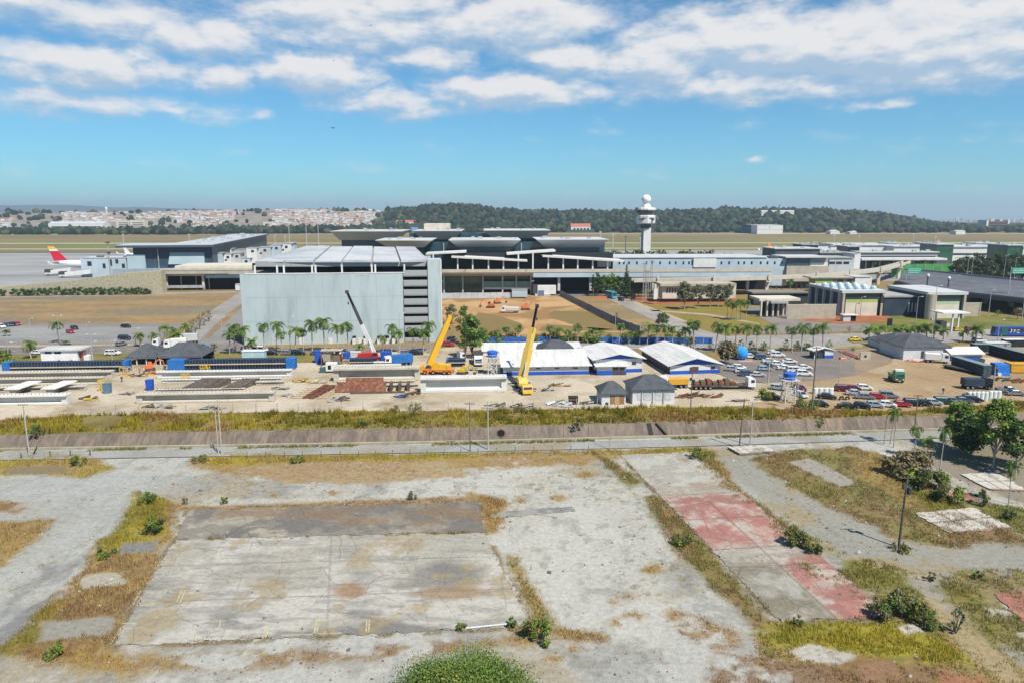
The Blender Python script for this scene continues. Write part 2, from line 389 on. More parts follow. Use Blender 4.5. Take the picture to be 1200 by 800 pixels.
# right hand yards: greyer, older surface
lay(A(166, 163, 150), mask([(812, 526), (905, 524), (1010, 600), (1110, 640), (1300, 620), (1300, 680), (1100, 680), (1010, 690), (960, 640)], 4, 3) * .85)
lay(A(178, 158, 118), mask([(812, 526), (905, 524), (1010, 600), (1110, 640), (1300, 620), (1300, 680), (1100, 680), (1010, 690), (960, 640)], 4, 3) * sstep(.5, .62, n1) * .7)
lay(A(186, 188, 182), mask([(0, 560), (110, 552), (215, 556), (165, 600), (110, 660), (20, 745), (-200, 800), (-200, 560)], 4, 3) * .6)
lay(A(150, 149, 146), mask([(-40, 690), (60, 660), (110, 655), (60, 730), (0, 780)], 3, 4) * sstep(.42, .6, n4))
DRY, OLIVE, YEL, BROWN, SOIL = A(172, 144, 84), A(134, 128, 58), A(172, 158, 60), A(146, 116, 72), A(178, 150, 112)
def grass(poly, c=DRY, c2=OLIVE, dens=1.0, amp=1.6, soft=1.0, patchy=0.0, w=.5):
    m = mask(poly, soft * 1.9, amp * 1.35)
    if patchy: m = m * sstep(patchy - .07, patchy + .05, n2 * .6 + n1 * .4)
    t = sstep(w - .1, w + .1, n1 * .5 + n5 * .5)[..., None]
    lay(np.asarray(c) * (1 - t) + np.asarray(c2) * t, m * .92)
    GR[:] = np.maximum(GR * (1 - m), m * dens)
def bare(poly, c, amp=.8, soft=.6, k=1.0):
    m = mask(poly, soft, amp) * k; lay(c, m); GR[:] = GR * (1 - m)
# 1 strip by the road, left
grass([(-60, 537), (60, 532), (110, 534), (133, 549), (100, 560), (55, 556), (-60, 558)], DRY, YEL, 1.0, .9)
bare([(8, 547), (70, 544), (85, 552), (40, 556), (5, 555)], A(150, 136, 104))
# 2 left brown patch
grass([(-60, 612), (64, 609), (44, 630), (0, 664), (-60, 690)], BROWN, DRY, .8, 1.2)
grass([(-40, 580), (24, 588), (20, 600), (-40, 602)], SOIL, BROWN, .25, 1.5)
# 3 the island left of the slab
grass([(160, 574), (214, 590), (200, 632), (176, 682), (150, 722), (132, 757), (100, 768), (55, 778), (-4, 768), (28, 738), (62, 702), (95, 672), (112, 642), (142, 612)], BROWN, DRY, 1.0, 1.3)
grass([(160, 575), (195, 585), (195, 625), (160, 636), (112, 650), (128, 625)], OLIVE, YEL, 1.1, 1.0)
grass([(28, 735), (60, 700), (80, 702), (50, 745), (15, 775), (-6, 768)], OLIVE, DRY, 1.1, .8)
bare([(142, 636), (186, 634), (180, 647), (139, 650)], A(148, 147, 142), .3, .3)
bare([(98, 676), (146, 670), (146, 684), (95, 690)], A(192, 184, 166), 1.0)
bare([(48, 728), (135, 722), (128, 742), (44, 752)], A(168, 163, 150), .6)
# 4 strip under the road, centre
grass([(214, 545), (236, 531), (420, 533), (640, 531), (760, 527), (832, 526), (832, 533), (720, 537), (690, 543), (560, 548), (440, 560), (330, 562), (232, 550)], SOIL, DRY, .35, 1.4, patchy=.40)
grass([(222, 540), (240, 530), (420, 533), (560, 530), (700, 527), (832, 525), (832, 530), (700, 533), (560, 536), (420, 540), (250, 546)], DRY, YEL, 1.1, .7)
grass([(560, 533), (680, 529), (690, 537), (640, 545), (560, 552)], SOIL, DRY, .3, 1.5, patchy=.45)
grass([(300, 545), (520, 540), (560, 556), (440, 566), (320, 566)], SOIL, A(188, 168, 130), .25, 1.6)
# 5 weeds around the slabs
grass([(205, 594), (570, 580), (590, 590), (580, 622), (566, 626), (560, 588), (214, 600)], BROWN, SOIL, .5, .8)
grass([(540, 575), (592, 584), (585, 618), (574, 624), (566, 590)], A(170, 136, 94), DRY, .8, 1.0)
grass([(592, 650), (602, 652), (640, 712), (655, 742), (604, 750), (596, 735), (622, 722)], DRY, OLIVE, 1.0, .6)
grass([(96, 772), (320, 758), (600, 742), (660, 736), (705, 748), (640, 754), (500, 772), (300, 788), (100, 790)], A(158, 134, 104), DRY, .35, 1.8, patchy=.44)
grass([(640, 737), (705, 742), (715, 752), (670, 750)], BROWN, DRY, .9, .7)
grass([(20, 760), (140, 757), (140, 775), (60, 782)], BROWN, DRY, .8, .8)
# 6 small tufts in the gravel
for cx, cy, r in ((685, 556, 8), (655, 583, 7), (735, 698, 9), (742, 722, 10), (720, 730, 8), (768, 664, 9), (790, 720, 10), (672, 760, 10), (720, 705, 5), (760, 668, 6), (535, 690, 3), (650, 770, 6), (610, 585, 6), (390, 577, 6), (322, 580, 6)):
    grass([(cx - r * 1.3, cy), (cx, cy - r * .55), (cx + r * 1.3, cy), (cx, cy + r * .55)], A(176, 140, 82), DRY, .7, .8, patchy=.36)
# 7 weed strips right of the gravel
grass([(690, 526), (714, 538), (756, 564), (738, 573), (712, 548)], BROWN, OLIVE, 1.0, .8)
grass([(755, 582), (776, 580), (800, 606), (850, 668), (896, 716), (908, 740), (880, 738), (838, 690), (788, 642), (764, 605)], BROWN, OLIVE, 1.0, .8)
grass([(810, 531), (834, 527), (872, 578), (922, 610), (957, 634), (950, 650), (925, 640), (872, 592), (822, 552)], DRY, OLIVE, 1.1, .9)
grass([(785, 715), (830, 722), (870, 738), (880, 760), (840, 765), (780, 740)], SOIL, BROWN, .6, 1.5, patchy=.46)
grass([(872, 742), (920, 728), (1000, 726), (1048, 722), (1080, 700), (1105, 712), (1150, 740), (1215, 790), (1215, 830), (1010, 830), (960, 790), (890, 778)], DRY, OLIVE, .8, 1.5)
grass([(872, 742), (925, 730), (1040, 728), (1100, 748), (1130, 775), (1060, 772), (960, 765), (900, 758)], A(152, 146, 58), A(174, 160, 58), 1.4, 1.2)
grass([(840, 765), (960, 770), (1100, 775), (1150, 830), (800, 840)], A(150, 122, 92), BROWN, .5, 1.6, patchy=.40)
bare([(920, 760), (960, 756), (1002, 766), (985, 778), (940, 776)], A(205, 198, 186), 1.0)
bare([(1048, 734), (1070, 731), (1086, 738), (1064, 744)], A(214, 208, 198), .6)
bare([(1085, 700), (1102, 708), (1180, 770), (1205, 800), (1180, 800), (1120, 755)], A(190, 172, 138), 1.2, 1.0, .7)
grass([(1100, 690), (1215, 690), (1215, 790), (1170, 755), (1120, 715)], A(160, 144, 96), OLIVE, 1.0, 1.5, patchy=.40)
bare([(1108, 785), (1150, 793), (1150, 815), (1100, 812)], A(178, 122, 96), 1.2, 1.2, .7)
bare([(1010, 775), (1050, 778), (1060, 795), (1010, 800)], A(168, 130, 104), 1.4, 1.2, .7)
# 8 the brown lot at right
grass([(878, 540), (910, 527), (1000, 524), (1062, 545), (1105, 578), (1142, 600), (1230, 640), (1100, 640), (1045, 628), (990, 602), (930, 572)], BROWN, A(142, 134, 74), .8, 1.4)
grass([(990, 528), (1040, 528), (1080, 560), (1130, 596), (1060, 590), (1010, 560)], A(160, 142, 98), DRY, .8, 1.5, patchy=.36)
bare([(923, 541), (950, 536), (1005, 566), (984, 570)], A(176, 170, 158), .3, .3)
bare([(1050, 530), (1200, 520), (1300, 600), (1200, 590), (1120, 560)], A(160, 150, 134), 1.5, 1.0)
bare([(1030, 530), (1048, 527), (1072, 538), (1050, 543)], A(214, 208, 196), .8)
grass([(1060, 572), (1120, 582), (1220, 600), (1220, 640), (1185, 622), (1140, 596), (1090, 600)], OLIVE, A(128, 128, 60), 1.0, 1.0)
grass([(1085, 690), (1110, 668), (1215, 668), (1215, 720), (1170, 700), (1120, 705)], A(156, 140, 96), OLIVE, .9, 1.5, patchy=.36)
grass([(905, 660), (970, 640), (1060, 668), (1085, 700), (1050, 720), (980, 690)], A(150, 144, 84), OLIVE, .9, 1.5, patchy=.5)
bare([(1080, 520), (1230, 505), (1230, 548), (1120, 548)], A(150, 138, 108), 1.0, 1.0, .8)
for q_ in ([(132, 757), (622, 734), (568, 625), (205, 633)], [(206, 631), (567, 623), (562, 588), (222, 596)], [(915, 729), (1046, 722), (811, 528.5), (727, 533)]):
    e_ = sstep(.75, .15, np.abs(sdf(XX, YY, [xy(G(*p)) for p in q_]) - .2)) * sstep(.44, .56, n2); lay(A(140, 122, 80), e_ * .8); GR[:] = np.maximum(GR, e_ * .75)
sp_ = sstep(.66, .72, fbm(XX, YY, 1.4, 3, 99)) * sstep(.45, .6, n1 * .5 + n4 * .5) * (GR < .05); lay(A(150, 136, 100), sp_ * .5); GR[:] = np.maximum(GR, sp_ * .5)
npm = NP(); ii = np.arange(NX * NY).reshape(NY, NX)
Q = np.stack([ii[:-1, :-1], ii[:-1, 1:], ii[1:, 1:], ii[1:, :-1]], -1).reshape(-1, 4)
micro = (fbm(XX, YY, .9, 3, 77) - .5) * .06 + GR * .02
V = np.stack([XX, YY, micro], -1).reshape(-1, 3)
npm.add(V, Q, colr.reshape(-1, 3))
GROUND_MAT = MA('lot_surface', fine=.2, fsc=1.5, bump=.6)
tag(npm.obj('ground', GROUND_MAT, smooth=True), kind='structure')
def slab(name, quad, z, fn, n=(160, 100), th=.14):
    a, b, c, d = [G(*p) for p in quad]   # near-left, near-right, far-right, far-left
    U, Vv = np.meshgrid(np.linspace(0, 1, n[0]), np.linspace(0, 1, n[1]))
    PX = ((a.x * (1 - U) + b.x * U) * (1 - Vv) + (d.x * (1 - U) + c.x * U) * Vv); PY = ((a.y * (1 - U) + b.y * U) * (1 - Vv) + (d.y * (1 - U) + c.y * U) * Vv)
    jag = (fbm(PX, PY, 1.1, 4, 5, .7) - .5) * 1.1
    edge = (np.minimum(np.minimum(U, 1 - U) * n[0], np.minimum(Vv, 1 - Vv) * n[1]) < 1)
    PX = PX + jag * edge; PY = PY + jag[::-1] * edge
    C = fn(U, Vv, PX, PY)
    i = np.arange(n[0] * n[1]).reshape(n[1], n[0])
    Q = np.stack([i[:-1, :-1], i[:-1, 1:], i[1:, 1:], i[1:, :-1]], -1).reshape(-1, 4)
    Vt = np.stack([PX, PY, np.full_like(PX, z)], -1).reshape(-1, 3); k = NP(); k.add(Vt, Q, C.reshape(-1, 3))
    ring = np.concatenate([i[0, :], i[1:, -1], i[-1, -2::-1], i[-2:0:-1, 0]]); top = Vt[ring]; bot = top.copy(); bot[:, 2] = z - th; m = len(ring)
    j = np.arange(m); k.add(np.concatenate([top, bot]), np.stack([j, m + j, m + (j + 1) % m, (j + 1) % m], -1), np.array(A(150, 142, 126)))
    return tag(k.obj(name, MA('slab_surface', fine=.15, fsc=1.6, bump=.2, crack=.13)), kind='structure')
def blend(c, k, m): return c * (1 - m[..., None]) + np.asarray(k) * m[..., None]
def main_slab(U, V, X, Y):
    c = np.broadcast_to(np.array(A(192, 186, 172)), U.shape + (3,)).copy()
    s = fbm(X * .35, Y, .35, 6, 9); t = fbm(X, Y, .12, 5, 19); q = fbm(X * .25, Y, 1.1, 5, 29)
    c = blend(c, A(216, 211, 200), sstep(.5, .62, t) * .8)
    c = blend(c, A(140, 136, 130), sstep(.43, .6, s) * sstep(.62, .30, V + (t - .5) * .9) * .9)
    c = blend(c, A(160, 158, 152), sstep(.52, .62, q) * .55)
    c = blend(c, A(180, 160, 120), sstep(.55, .66, fbm(X, Y, .2, 5, 39)) * .6)
    c = blend(c, A(164, 132, 92), sstep(.10, .0, np.hypot((U - .83) * 1.2, (V - .34) * 1.5) - .03 + (s - .5) * .3) * .7)
    c = blend(c, A(170, 130, 92), sstep(.04, .0, np.hypot(U - .56, (V - .38) * .5) - .015 + (s - .5) * .05) * .8)
    for v in (.345, .70): c = blend(c, A(140, 136, 128), (np.abs(V - v + (t - .5) * .01) < .004) * .5)
    for u in (.25, .5, .75): c = blend(c, A(150, 146, 138), (np.abs(U - u) < .0025) * .35)
    return c
slab('concrete_slab', [(132, 757), (622, 734), (568, 625), (205, 633)], .09, main_slab, (260, 180))
def dark_slab(U, V, X, Y):
    s = fbm(X * .5, Y, .3, 6, 12); t = fbm(X, Y, .15, 5, 22)
    c = np.broadcast_to(np.array(A(158, 152, 140)), U.shape + (3,)).copy()
    c = blend(c, A(196, 188, 168), sstep(.5, .6, s) * .8)
    c = blend(c, A(124, 120, 116), sstep(.48, .6, t) * .7)
    c = blend(c, A(150, 126, 100), sstep(.44, .6, s + .2 * V + .2 * U - .27) * .75)
    return c
slab('asphalt_slab', [(206, 631), (567, 623), (562, 588), (222, 596)], .07, dark_slab, (160, 60))
def long_slab(U, V, X, Y):
    s = fbm(X, Y, .3, 6, 14); t = fbm(X, Y, .9, 5, 24)
    c = np.broadcast_to(np.array(A(188, 184, 172)), U.shape + (3,)).copy()
    c = blend(c, A(208, 204, 192), sstep(.46, .6, s) * .8)
    c = blend(c, A(166, 132, 98), sstep(.5, .64, fbm(X, Y, .12, 4, 34)) * sstep(.6, .75, V) * .7)
    red = sstep(.645, .625, V + (t - .5) * .03) * (1 - sstep(.06, -.04, np.maximum(U - .5, np.abs(V - .12) - .14) + (s - .5) * .25)) * (1 - .8 * sstep(.035, .0, np.abs(V - .29) - .01 + (t - .5) * .05))
    red = np.maximum(red, sstep(.02, -.02, np.maximum(np.abs(U - .78) - .26, np.abs(V - .10) - .13)) * sstep(.3, .36, t))
    fade = sstep(.40, .56, s * .6 + t * .4)
    rc = np.asarray(A(188, 124, 114)) * (1 - fade[..., None]) + np.asarray(A(204, 164, 150)) * fade[..., None]
    gone = sstep(.53, .62, s * .5 + t * .5) * .75
    cell = (np.floor(V * 16) * 7 + np.floor(U * 3) * 13)
    dk = hash2(np.floor(V * 16), np.floor(U * 3), 5)
    rc = rc * (.84 + .26 * dk)[..., None]
    c = blend(c, rc, red * (1 - gone) * .85)
    low = sstep(.29, .26, V)
    c = blend(c, A(150, 142, 124), low * (1 - red) * sstep(.35, .6, s))
    seam = (np.abs(U - .5 + (t - .5) * .02) < .012) & (V < .6)
    c = blend(c, A(128, 104, 70), seam * .45)
    for v in (.31, .48, .645, .22): c = blend(c, A(120, 104, 82), (np.abs(V - v + (t - .5) * .01) < .003) * .5)
    return c
slab('concrete_slab', [(915, 729), (1046, 722), (811, 528.5), (727, 533)], .085, long_slab, (90, 300))
def white_slab(U, V, X, Y):
    s = fbm(X, Y, .6, 6, 16)
    c = np.broadcast_to(np.array(A(226, 220, 208)), U.shape + (3,)).copy(); c = blend(c, A(170, 160, 144), sstep(.5, .62, s) * .7)
    for u in (.33, .66): c = blend(c, A(120, 110, 92), (np.abs(U - u + (s - .5) * .04) < .014) * .8)
    c = blend(c, A(120, 110, 92), (np.abs(V - .5 + (s - .5) * .04) < .016) * .8)
    return blend(c, A(170, 110, 84), (V < .06) * .7)
slab('concrete_slab', [(1112, 625), (1187, 619), (1140, 595), (1073, 602)], .16, white_slab, (60, 50), .25)
slab('concrete_slab', [(868, 534), (908, 531), (895, 523.5), (852, 526)], .5, white_slab, (40, 30), .6)
slab('concrete_slab', [(1160, 574), (1205, 576), (1166, 553), (1126, 557)], .2, white_slab, (50, 40), .3)
def red_slab(U, V, X, Y):
    s = fbm(X, Y, .6, 6, 18); c = np.broadcast_to(np.array(A(186, 126, 112)), U.shape + (3,)).copy(); return blend(c, A(200, 150, 128), sstep(.48, .6, s) * .7)
slab('concrete_slab', [(1199, 730), (1260, 725), (1225, 690), (1166, 697)], .12, red_slab, (40, 40))
slab('concrete_slab', [(1118, 587), (1148, 585), (1130, 577), (1105, 578)], .1, red_slab, (40, 20))
slab('concrete_slab', [(575, 608), (675, 598), (672, 593), (580, 600)], .06, lambda U, V, X, Y: blend(np.broadcast_to(np.array(A(150, 150, 146)), U.shape + (3,)).copy(), A(178, 176, 168), sstep(.45, .6, fbm(X, Y, .4, 5, 3))), (60, 10), .03)
# painted parking lines on the main slab
mk = MB(); z = .096
def line(px0, py0, px1, py1, w=.14):
    a, b = G(px0, py0), G(px1, py1); d = (b - a).normalized(); n = Vector((-d.y, d.x, 0)) * w / 2
    mk.add([(a - n)[:2] + (z,), (a + n)[:2] + (z,), (b + n)[:2] + (z,), (b - n)[:2] + (z,)], [(0, 3, 2, 1)])
for x0, y0, x1, y1 in ((156, 709, 165, 692), (130, 755, 143, 734), (308, 748, 313, 730), (311, 748, 316.5, 730), (368, 744, 371.5, 725), (371, 744, 374.5, 725), (429, 741, 430, 727), (432, 741, 433, 727), (256, 738, 259, 727), (207, 706, 213, 692), (211, 706, 217, 692), (143, 731, 160, 731), (160, 710, 178, 710), (330, 745, 400, 742)): line(x0, y0, x1, y1, .16)
tag(mk.obj('road_markings', M('worn_line_paint', A(222, 214, 170), A(196, 188, 160), sc=2, fine=.2)), kind='structure')
CONC = M('channel_concrete', A(148, 134, 120), A(124, 112, 102), sc=.3, fine=.25, fsc=1.5, st=(1, .35, .35), c3=A(164, 142, 120), sc3=.35, lo3=.58, hi3=.68)
ch = MB(); n = len(FARX); seg = 90
X0 = np.linspace(-300, 300, seg); fy = yof(FARX, X0); ly = yof(LIPX, X0)
vs = []
for x, f, l in zip(X0, fy, ly): vs += [(x, f + .25, .05), (x, f, .05), (x, f - 3.4, -3.2), (x, l + 1.2, -3.2), (x, l, 0.02)]
fs = [(5 * i + k, 5 * i + k + 1, 5 * i + k + 6, 5 * i + k + 5) for i in range(seg - 1) for k in range(4)]
ch.add(vs, fs); tag(ch.obj('drainage_channel', CONC), kind='structure')
jn = MB(); rr = random.Random(4)
for i in range(seg):   # casting joints standing a little proud of the slope
    if rr.random() < .75:
        x = X0[i] + rr.uniform(-1, 1); f = float(yof(FARX, x)); jn.hexa([(x, f - .02, .06), (x + .12, f - .02, .06), (x + .12, f + .1, .06), (x, f + .1, .06), (x, f - 3.4, -3.1), (x + .12, f - 3.4, -3.1), (x + .12, f - 3.3, -3.1), (x, f - 3.3, -3.1)])
tag(jn.obj('channel_joints', M('joint_concrete', A(120, 104, 92))), kind='structure')
lp = MB()
for i in range(seg - 1): lp.hexa([(X0[i], ly[i] - .65, -.1), (X0[i + 1], ly[i + 1] - .65, -.1), (X0[i + 1], ly[i + 1] - .03, -.1), (X0[i], ly[i] - .03, -.1), (X0[i], ly[i] - .65, .42), (X0[i + 1], ly[i + 1] - .65, .42), (X0[i + 1], ly[i + 1] - .03, .42), (X0[i], ly[i] - .03, .42)])
tag(lp.obj('channel_kerb', M('kerb_concrete', A(200, 192, 168), A(176, 168, 140), sc=.3, fine=.15)), kind='structure')
GRAVROAD = M('gravel_road', A(186, 185, 178), A(168, 166, 158), sc=.12, fine=.14, fsc=2.5, c3=A(174, 160, 132), sc3=.06, bump=.1)
strip('road', [(-500, 546), (-100, 537), (0, 534.5), (300, 529.5), (550, 525), (780, 519.5), (900, 516), (1080, 510), (1300, 503), (1700, 490)], 4.6, .16, GRAVROAD)
# concrete pipe mouth in the channel wall and a flight of steps cut into it
t = thing('drain_outlet', 'round black pipe mouth in the brown channel wall', 'drain outlet', (0, 0, 0))
p = G(587, 503); yy = float(yof(FARX, p.x))
b = MB(); b.lathe([(1.0, -.5), (1.0, .12), (.75, .12)], 20); o = b.obj('rim', M('joint_concrete', A(120, 104, 92)), t); b2 = MB(); b2.lathe([(.78, -.4), (.78, .16)], 20); o2 = b2.obj('mouth', M('hole_black', (.004, .004, .004)), t)
t.location = (p.x, yy - 1.2, -1.1); t.rotation_euler = (R(44), 0, 0)
GRASSM = MA('grass_blades', fine=.0, spec=.1, rough=.9, trans=.4)
def blades(name, PX, PY, PZ, base, h, w, nb, seed, lean=.5):
    rg = np.random.default_rng(seed); n = len(PX)
    k = n * nb; X = np.repeat(PX, nb) + rg.normal(0, .16, k); Y = np.repeat(PY, nb) + rg.normal(0, .16, k); Z = np.repeat(PZ, nb)
    H = np.repeat(h, nb) * rg.uniform(.55, 1.2, k); a = rg.uniform(0, 2 * np.pi, k); ln = rg.uniform(.1, lean, k) * H
    dx, dy = np.cos(a), np.sin(a); ww = w * rg.uniform(.6, 1.3, k)
    p0 = np.stack([X - dy * ww, Y + dx * ww, Z - .03], -1); p1 = np.stack([X + dy * ww, Y - dx * ww, Z - .03], -1); p2 = np.stack([X + dx * ln, Y + dy * ln, Z + H], -1)
    V = np.stack([p0, p1, p2], 1).reshape(-1, 3); c = np.repeat(base, nb, 0) * (rg.uniform(.75, 1.3, (k, 1)) * np.array([1, 1, 1]) + rg.normal(0, .05, (k, 3)))
    m = NP(); m.add(V, np.arange(3 * k).reshape(-1, 3), np.repeat(np.clip(c, .01, .6), 3, 0)); return tag(m.obj(name, GRASSM), kind='stuff')
rg = np.random.default_rng(7)
fl = np.flatnonzero(GR.ravel() > .12); Xf, Yf, gf = XX.ravel()[fl], YY.ravel()[fl], GR.ravel()[fl]
sel = (Yf > 55) & (np.abs(Xf) < 20 + Yf * .82); Xf, Yf, gf = Xf[sel], Yf[sel], gf[sel]; cf = colr.reshape(-1, 3)[fl][sel]
cell = .33 * (YL.mean() - 40) / NY * 1.3
pr = np.clip(gf * 1.15 * np.clip(fbm(Xf, Yf, .5, 4, 55) * 2.6 - .75, .03, 1), 0, 1); keep = rg.random(len(Xf)) < pr
Xf, Yf, cf, gf = Xf[keep], Yf[keep], cf[keep], gf[keep]
print('tufts', len(Xf))
hh = .20 + .40 * gf * fbm(Xf, Yf, .35, 3, 66) * 1.5
blades('grass', Xf + rg.normal(0, .12, len(Xf)), Yf + rg.normal(0, .12, len(Xf)), np.zeros(len(Xf)), cf * 1.75, hh, .05, 6, 8)
gx_ = rg.uniform(-150, 160, 5200); gy_ = yof(LIPX, gx_) - rg.uniform(.9, 2.3, 5200); q = fbm(gx_, gy_ * 0, .12, 4, 15) > .42; gx_, gy_ = gx_[q], gy_[q]
blades('grass', gx_, gy_, np.full(len(gx_), .1), np.tile(A(150, 146, 70), (len(gx_), 1)) * rg.uniform(.8, 1.7, (len(gx_), 1)), rg.uniform(.2, .5, len(gx_)), .07, 5, 10)
EMB = [(-400, 520), (0, 509.2), (300, 504.4), (550, 499.8), (780, 494.6), (900, 491.6), (1080, 486.7), (1300, 478), (1300, 462), (1080, 480), (1050, 482), (900, 479), (780, 477), (690, 479), (560, 481), (420, 482), (300, 483), (100, 486), (60, 489), (0, 492), (-400, 500)]
EMBM = M('embankment_soil', A(150, 138, 80), A(132, 112, 66), sc=.1, fine=.25, fsc=1.2, c3=A(172, 150, 96), sc3=.05)
patch('embankment', EMB, .03, EMBM, .15, 5)
ep = [xy(G(*p)) for p in EMB]
N_ = 34000; ex = rg.uniform(-170, 175, N_); ey = rg.uniform(132, 170, N_)
d = sdf(ex, ey, ep) + (fbm(ex, ey, .2, 4, 5) - .5) * 3; q = d < -.2; bare_ = sdf(ex, ey, [xy(G(*p)) for p in [(95, 490), (130, 486), (150, 490), (140, 496), (128, 504), (100, 502)]]) < 0
q &= ~bare_; ex, ey = ex[q], ey[q]; v1 = fbm(ex, ey, .09, 5, 71); v2 = fbm(ex, ey, .4, 4, 72)
tt = sstep(.42, .58, v1 * .6 + v2 * .4)[:, None]; cc = np.array(A(184, 166, 58)) * (1 - tt) + np.array(A(136, 128, 44)) * tt
t3 = sstep(.56, .66, fbm(ex, ey, .06, 4, 73))[:, None]; cc = cc * (1 - t3) + np.array(A(176, 140, 84)) * t3
blades('grass', ex, ey, np.zeros(len(ex)), cc * 1.35, .45 + 1.0 * sstep(.35, .7, v2), .09, 6, 9, .6)
# rubble crumbs over the lot
N_ = 7000; rx = rg.uniform(-75, 78, N_); ry = rg.uniform(58, 126, N_); q = fbm(rx, ry, .08, 4, 91) > .47; rx, ry = rx[q], ry[q]; k = NP(); sz = rg.lognormal(-3.05, .6, len(rx))
base = np.array([[-1, -1, 0], [1, -1, 0], [1, 1, 0], [-1, 1, 0], [-.6, -.5, 1], [.5, -.6, .8], [.6, .5, 1], [-.5, .6, .9]]); fq = np.array([[0, 1, 5, 4], [1, 2, 6, 5], [2, 3, 7, 6], [3, 0, 4, 7], [4, 5, 6, 7]])
for i in range(len(rx)):
    a = rg.uniform(0, 6.3); c_, s_ = math.cos(a), math.sin(a); P = base * sz[i] * rg.uniform(.6, 1.3, (8, 3)); P = np.stack([P[:, 0] * c_ - P[:, 1] * s_ + rx[i], P[:, 0] * s_ + P[:, 1] * c_ + ry[i], P[:, 2] * .8 + .02], -1)
    k.add(P, fq, np.array(A(*[(205, 200, 190), (150, 140, 125), (120, 112, 100), (176, 120, 96)][rg.integers(0, 4)])))
tag(k.obj('rubble', MA('rubble_stone', fine=.2)), kind='stuff')
# ================================================================ VEGETATION BUILDERS
LEAFM = MA('foliage', fine=.0, rough=.75, spec=.25, trans=.3)
BARK = M('bark', (.16, .12, .085), (.10, .08, .06), sc=2, fine=.2, st=(1, 1, .3))
PALE_BARK = M('pale_bark', (.36, .33, .28), (.24, .21, .17), sc=1.5, fine=.2, st=(1, 1, .4))
def leafcloud(k, centers, radii, n, size, seed, cols, shell=.55):
    """n leaf quads spread through overlapping clumps"""
    rg = np.random.default_rng(seed); C = np.asarray(centers, float); Rr = np.asarray(radii, float)
    if Rr.ndim == 1: Rr = np.repeat(Rr[:, None], 3, 1)
    wgt = (Rr[:, 0] * Rr[:, 1]) ** 1.0; idx = rg.choice(len(C), n, p=wgt / wgt.sum())
    d = rg.normal(size=(n, 3)); d /= np.linalg.norm(d, axis=1, keepdims=True)
    rad = (shell + (1 - shell) * rg.random((n, 1))) * rg.uniform(.7, 1.3, (n, 1))
    P = C[idx] + d * rad * Rr[idx]
    nn = d * .8 + rg.normal(size=(n, 3)) * .75 + np.array([0, 0, .35]); nn /= np.linalg.norm(nn, axis=1, keepdims=True)
    u = np.cross(nn, rg.normal(size=(n, 3))); u /= np.linalg.norm(u, axis=1, keepdims=True); w = np.cross(nn, u)
    s = size * rg.uniform(.55, 1.35, (n, 1)); l = s * rg.uniform(1.0, 1.9, (n, 1))
    V = np.stack([P - u * s * .5, P - w * l * .5, P + u * s * .5, P + w * l * .5], 1).reshape(-1, 3)
    cols = np.asarray(cols); clump = rg.integers(0, len(cols), len(C)); ci = np.where(rg.random(n) < .7, clump[idx], rg.integers(0, len(cols), n))
    c = cols[ci] * rg.uniform(.9, 1.75, (n, 1))
    k.add(V, np.arange(4 * n).reshape(-1, 4), np.repeat(c, 4, 0))
GREEN = [(0.07, 0.132, 0.028), (0.101, 0.171, 0.034), (0.054, 0.101, 0.025), (0.132, 0.186, 0.039)]
DARK = [(0.027, 0.056, 0.02), (0.04, 0.073, 0.022), (0.022, 0.045, 0.018), (0.056, 0.088, 0.025)]
GREY = [(0.115, 0.128, 0.068), (0.095, 0.101, 0.054), (0.149, 0.142, 0.081), (0.074, 0.081, 0.047)]
LIME = [(0.144, 0.204, 0.03), (0.12, 0.18, 0.026), (0.18, 0.216, 0.042), (0.084, 0.132, 0.024)]
RUSSET = [(0.143, 0.104, 0.052), (0.117, 0.111, 0.052), (0.169, 0.13, 0.072), (0.091, 0.091, 0.039)]
DRYB = [(0.208, 0.156, 0.091), (0.169, 0.13, 0.078), (0.13, 0.117, 0.065), (0.234, 0.182, 0.117)]
def crown_spec(h, r, seed, base=.35, nb=9, up=1.0):
    rn = random.Random(seed); C, Rr = [], []
    for i in range(nb):
        t = (i + .5) / nb; z = h * (base + (1 - base) * (.12 + .74 * t)); pr = r * .62 * math.sin(math.pi * min(.95, .25 + .7 * t)) ; a = 2.4 * i + rn.uniform(-.5, .5)
        C.append((pr * math.cos(a), pr * math.sin(a), z)); q = r * (rn.uniform(.36, .58) if nb < 16 else rn.uniform(.2, .38)); Rr.append((q, q, q * rn.uniform(.6, .9) * up))
    f = h / max(c[2] + q[2] * .9 for c, q in zip(C, Rr))
    return [(c[0], c[1], c[2] * f) for c in C], Rr
def tree_kit(h, r, seed, cols, n=700, size=None, base=.35, nb=9, trunk=None, bark=None, up=1.0, shell=.5):
    C, Rr = crown_spec(h, r, seed, base, nb, up); rn = random.Random(seed); k = NP()
    leafcloud(k, C, Rr, n, size or r * .16, seed, cols, shell)
    tr = trunk or h * .02; m = MB(); m.path([(0, 0, -.1), (rn.uniform(-.2, .2), rn.uniform(-.2, .2), h * base * .9), (rn.uniform(-.3, .3), rn.uniform(-.3, .3), h * .75)], [tr, tr * .7, tr * .25])
    for c in C[:7]: m.path([(0, 0, h * base * rn.uniform(.5, .95)), (c[0] * .5, c[1] * .5, (c[2] + h * base) * .5), c], [tr * .5, tr * .35, tr * .12], 5)
    return [('crown', k.mesh('crown', LEAFM), []), ('trunk', m.mesh('trunk', bark or BARK), [])]
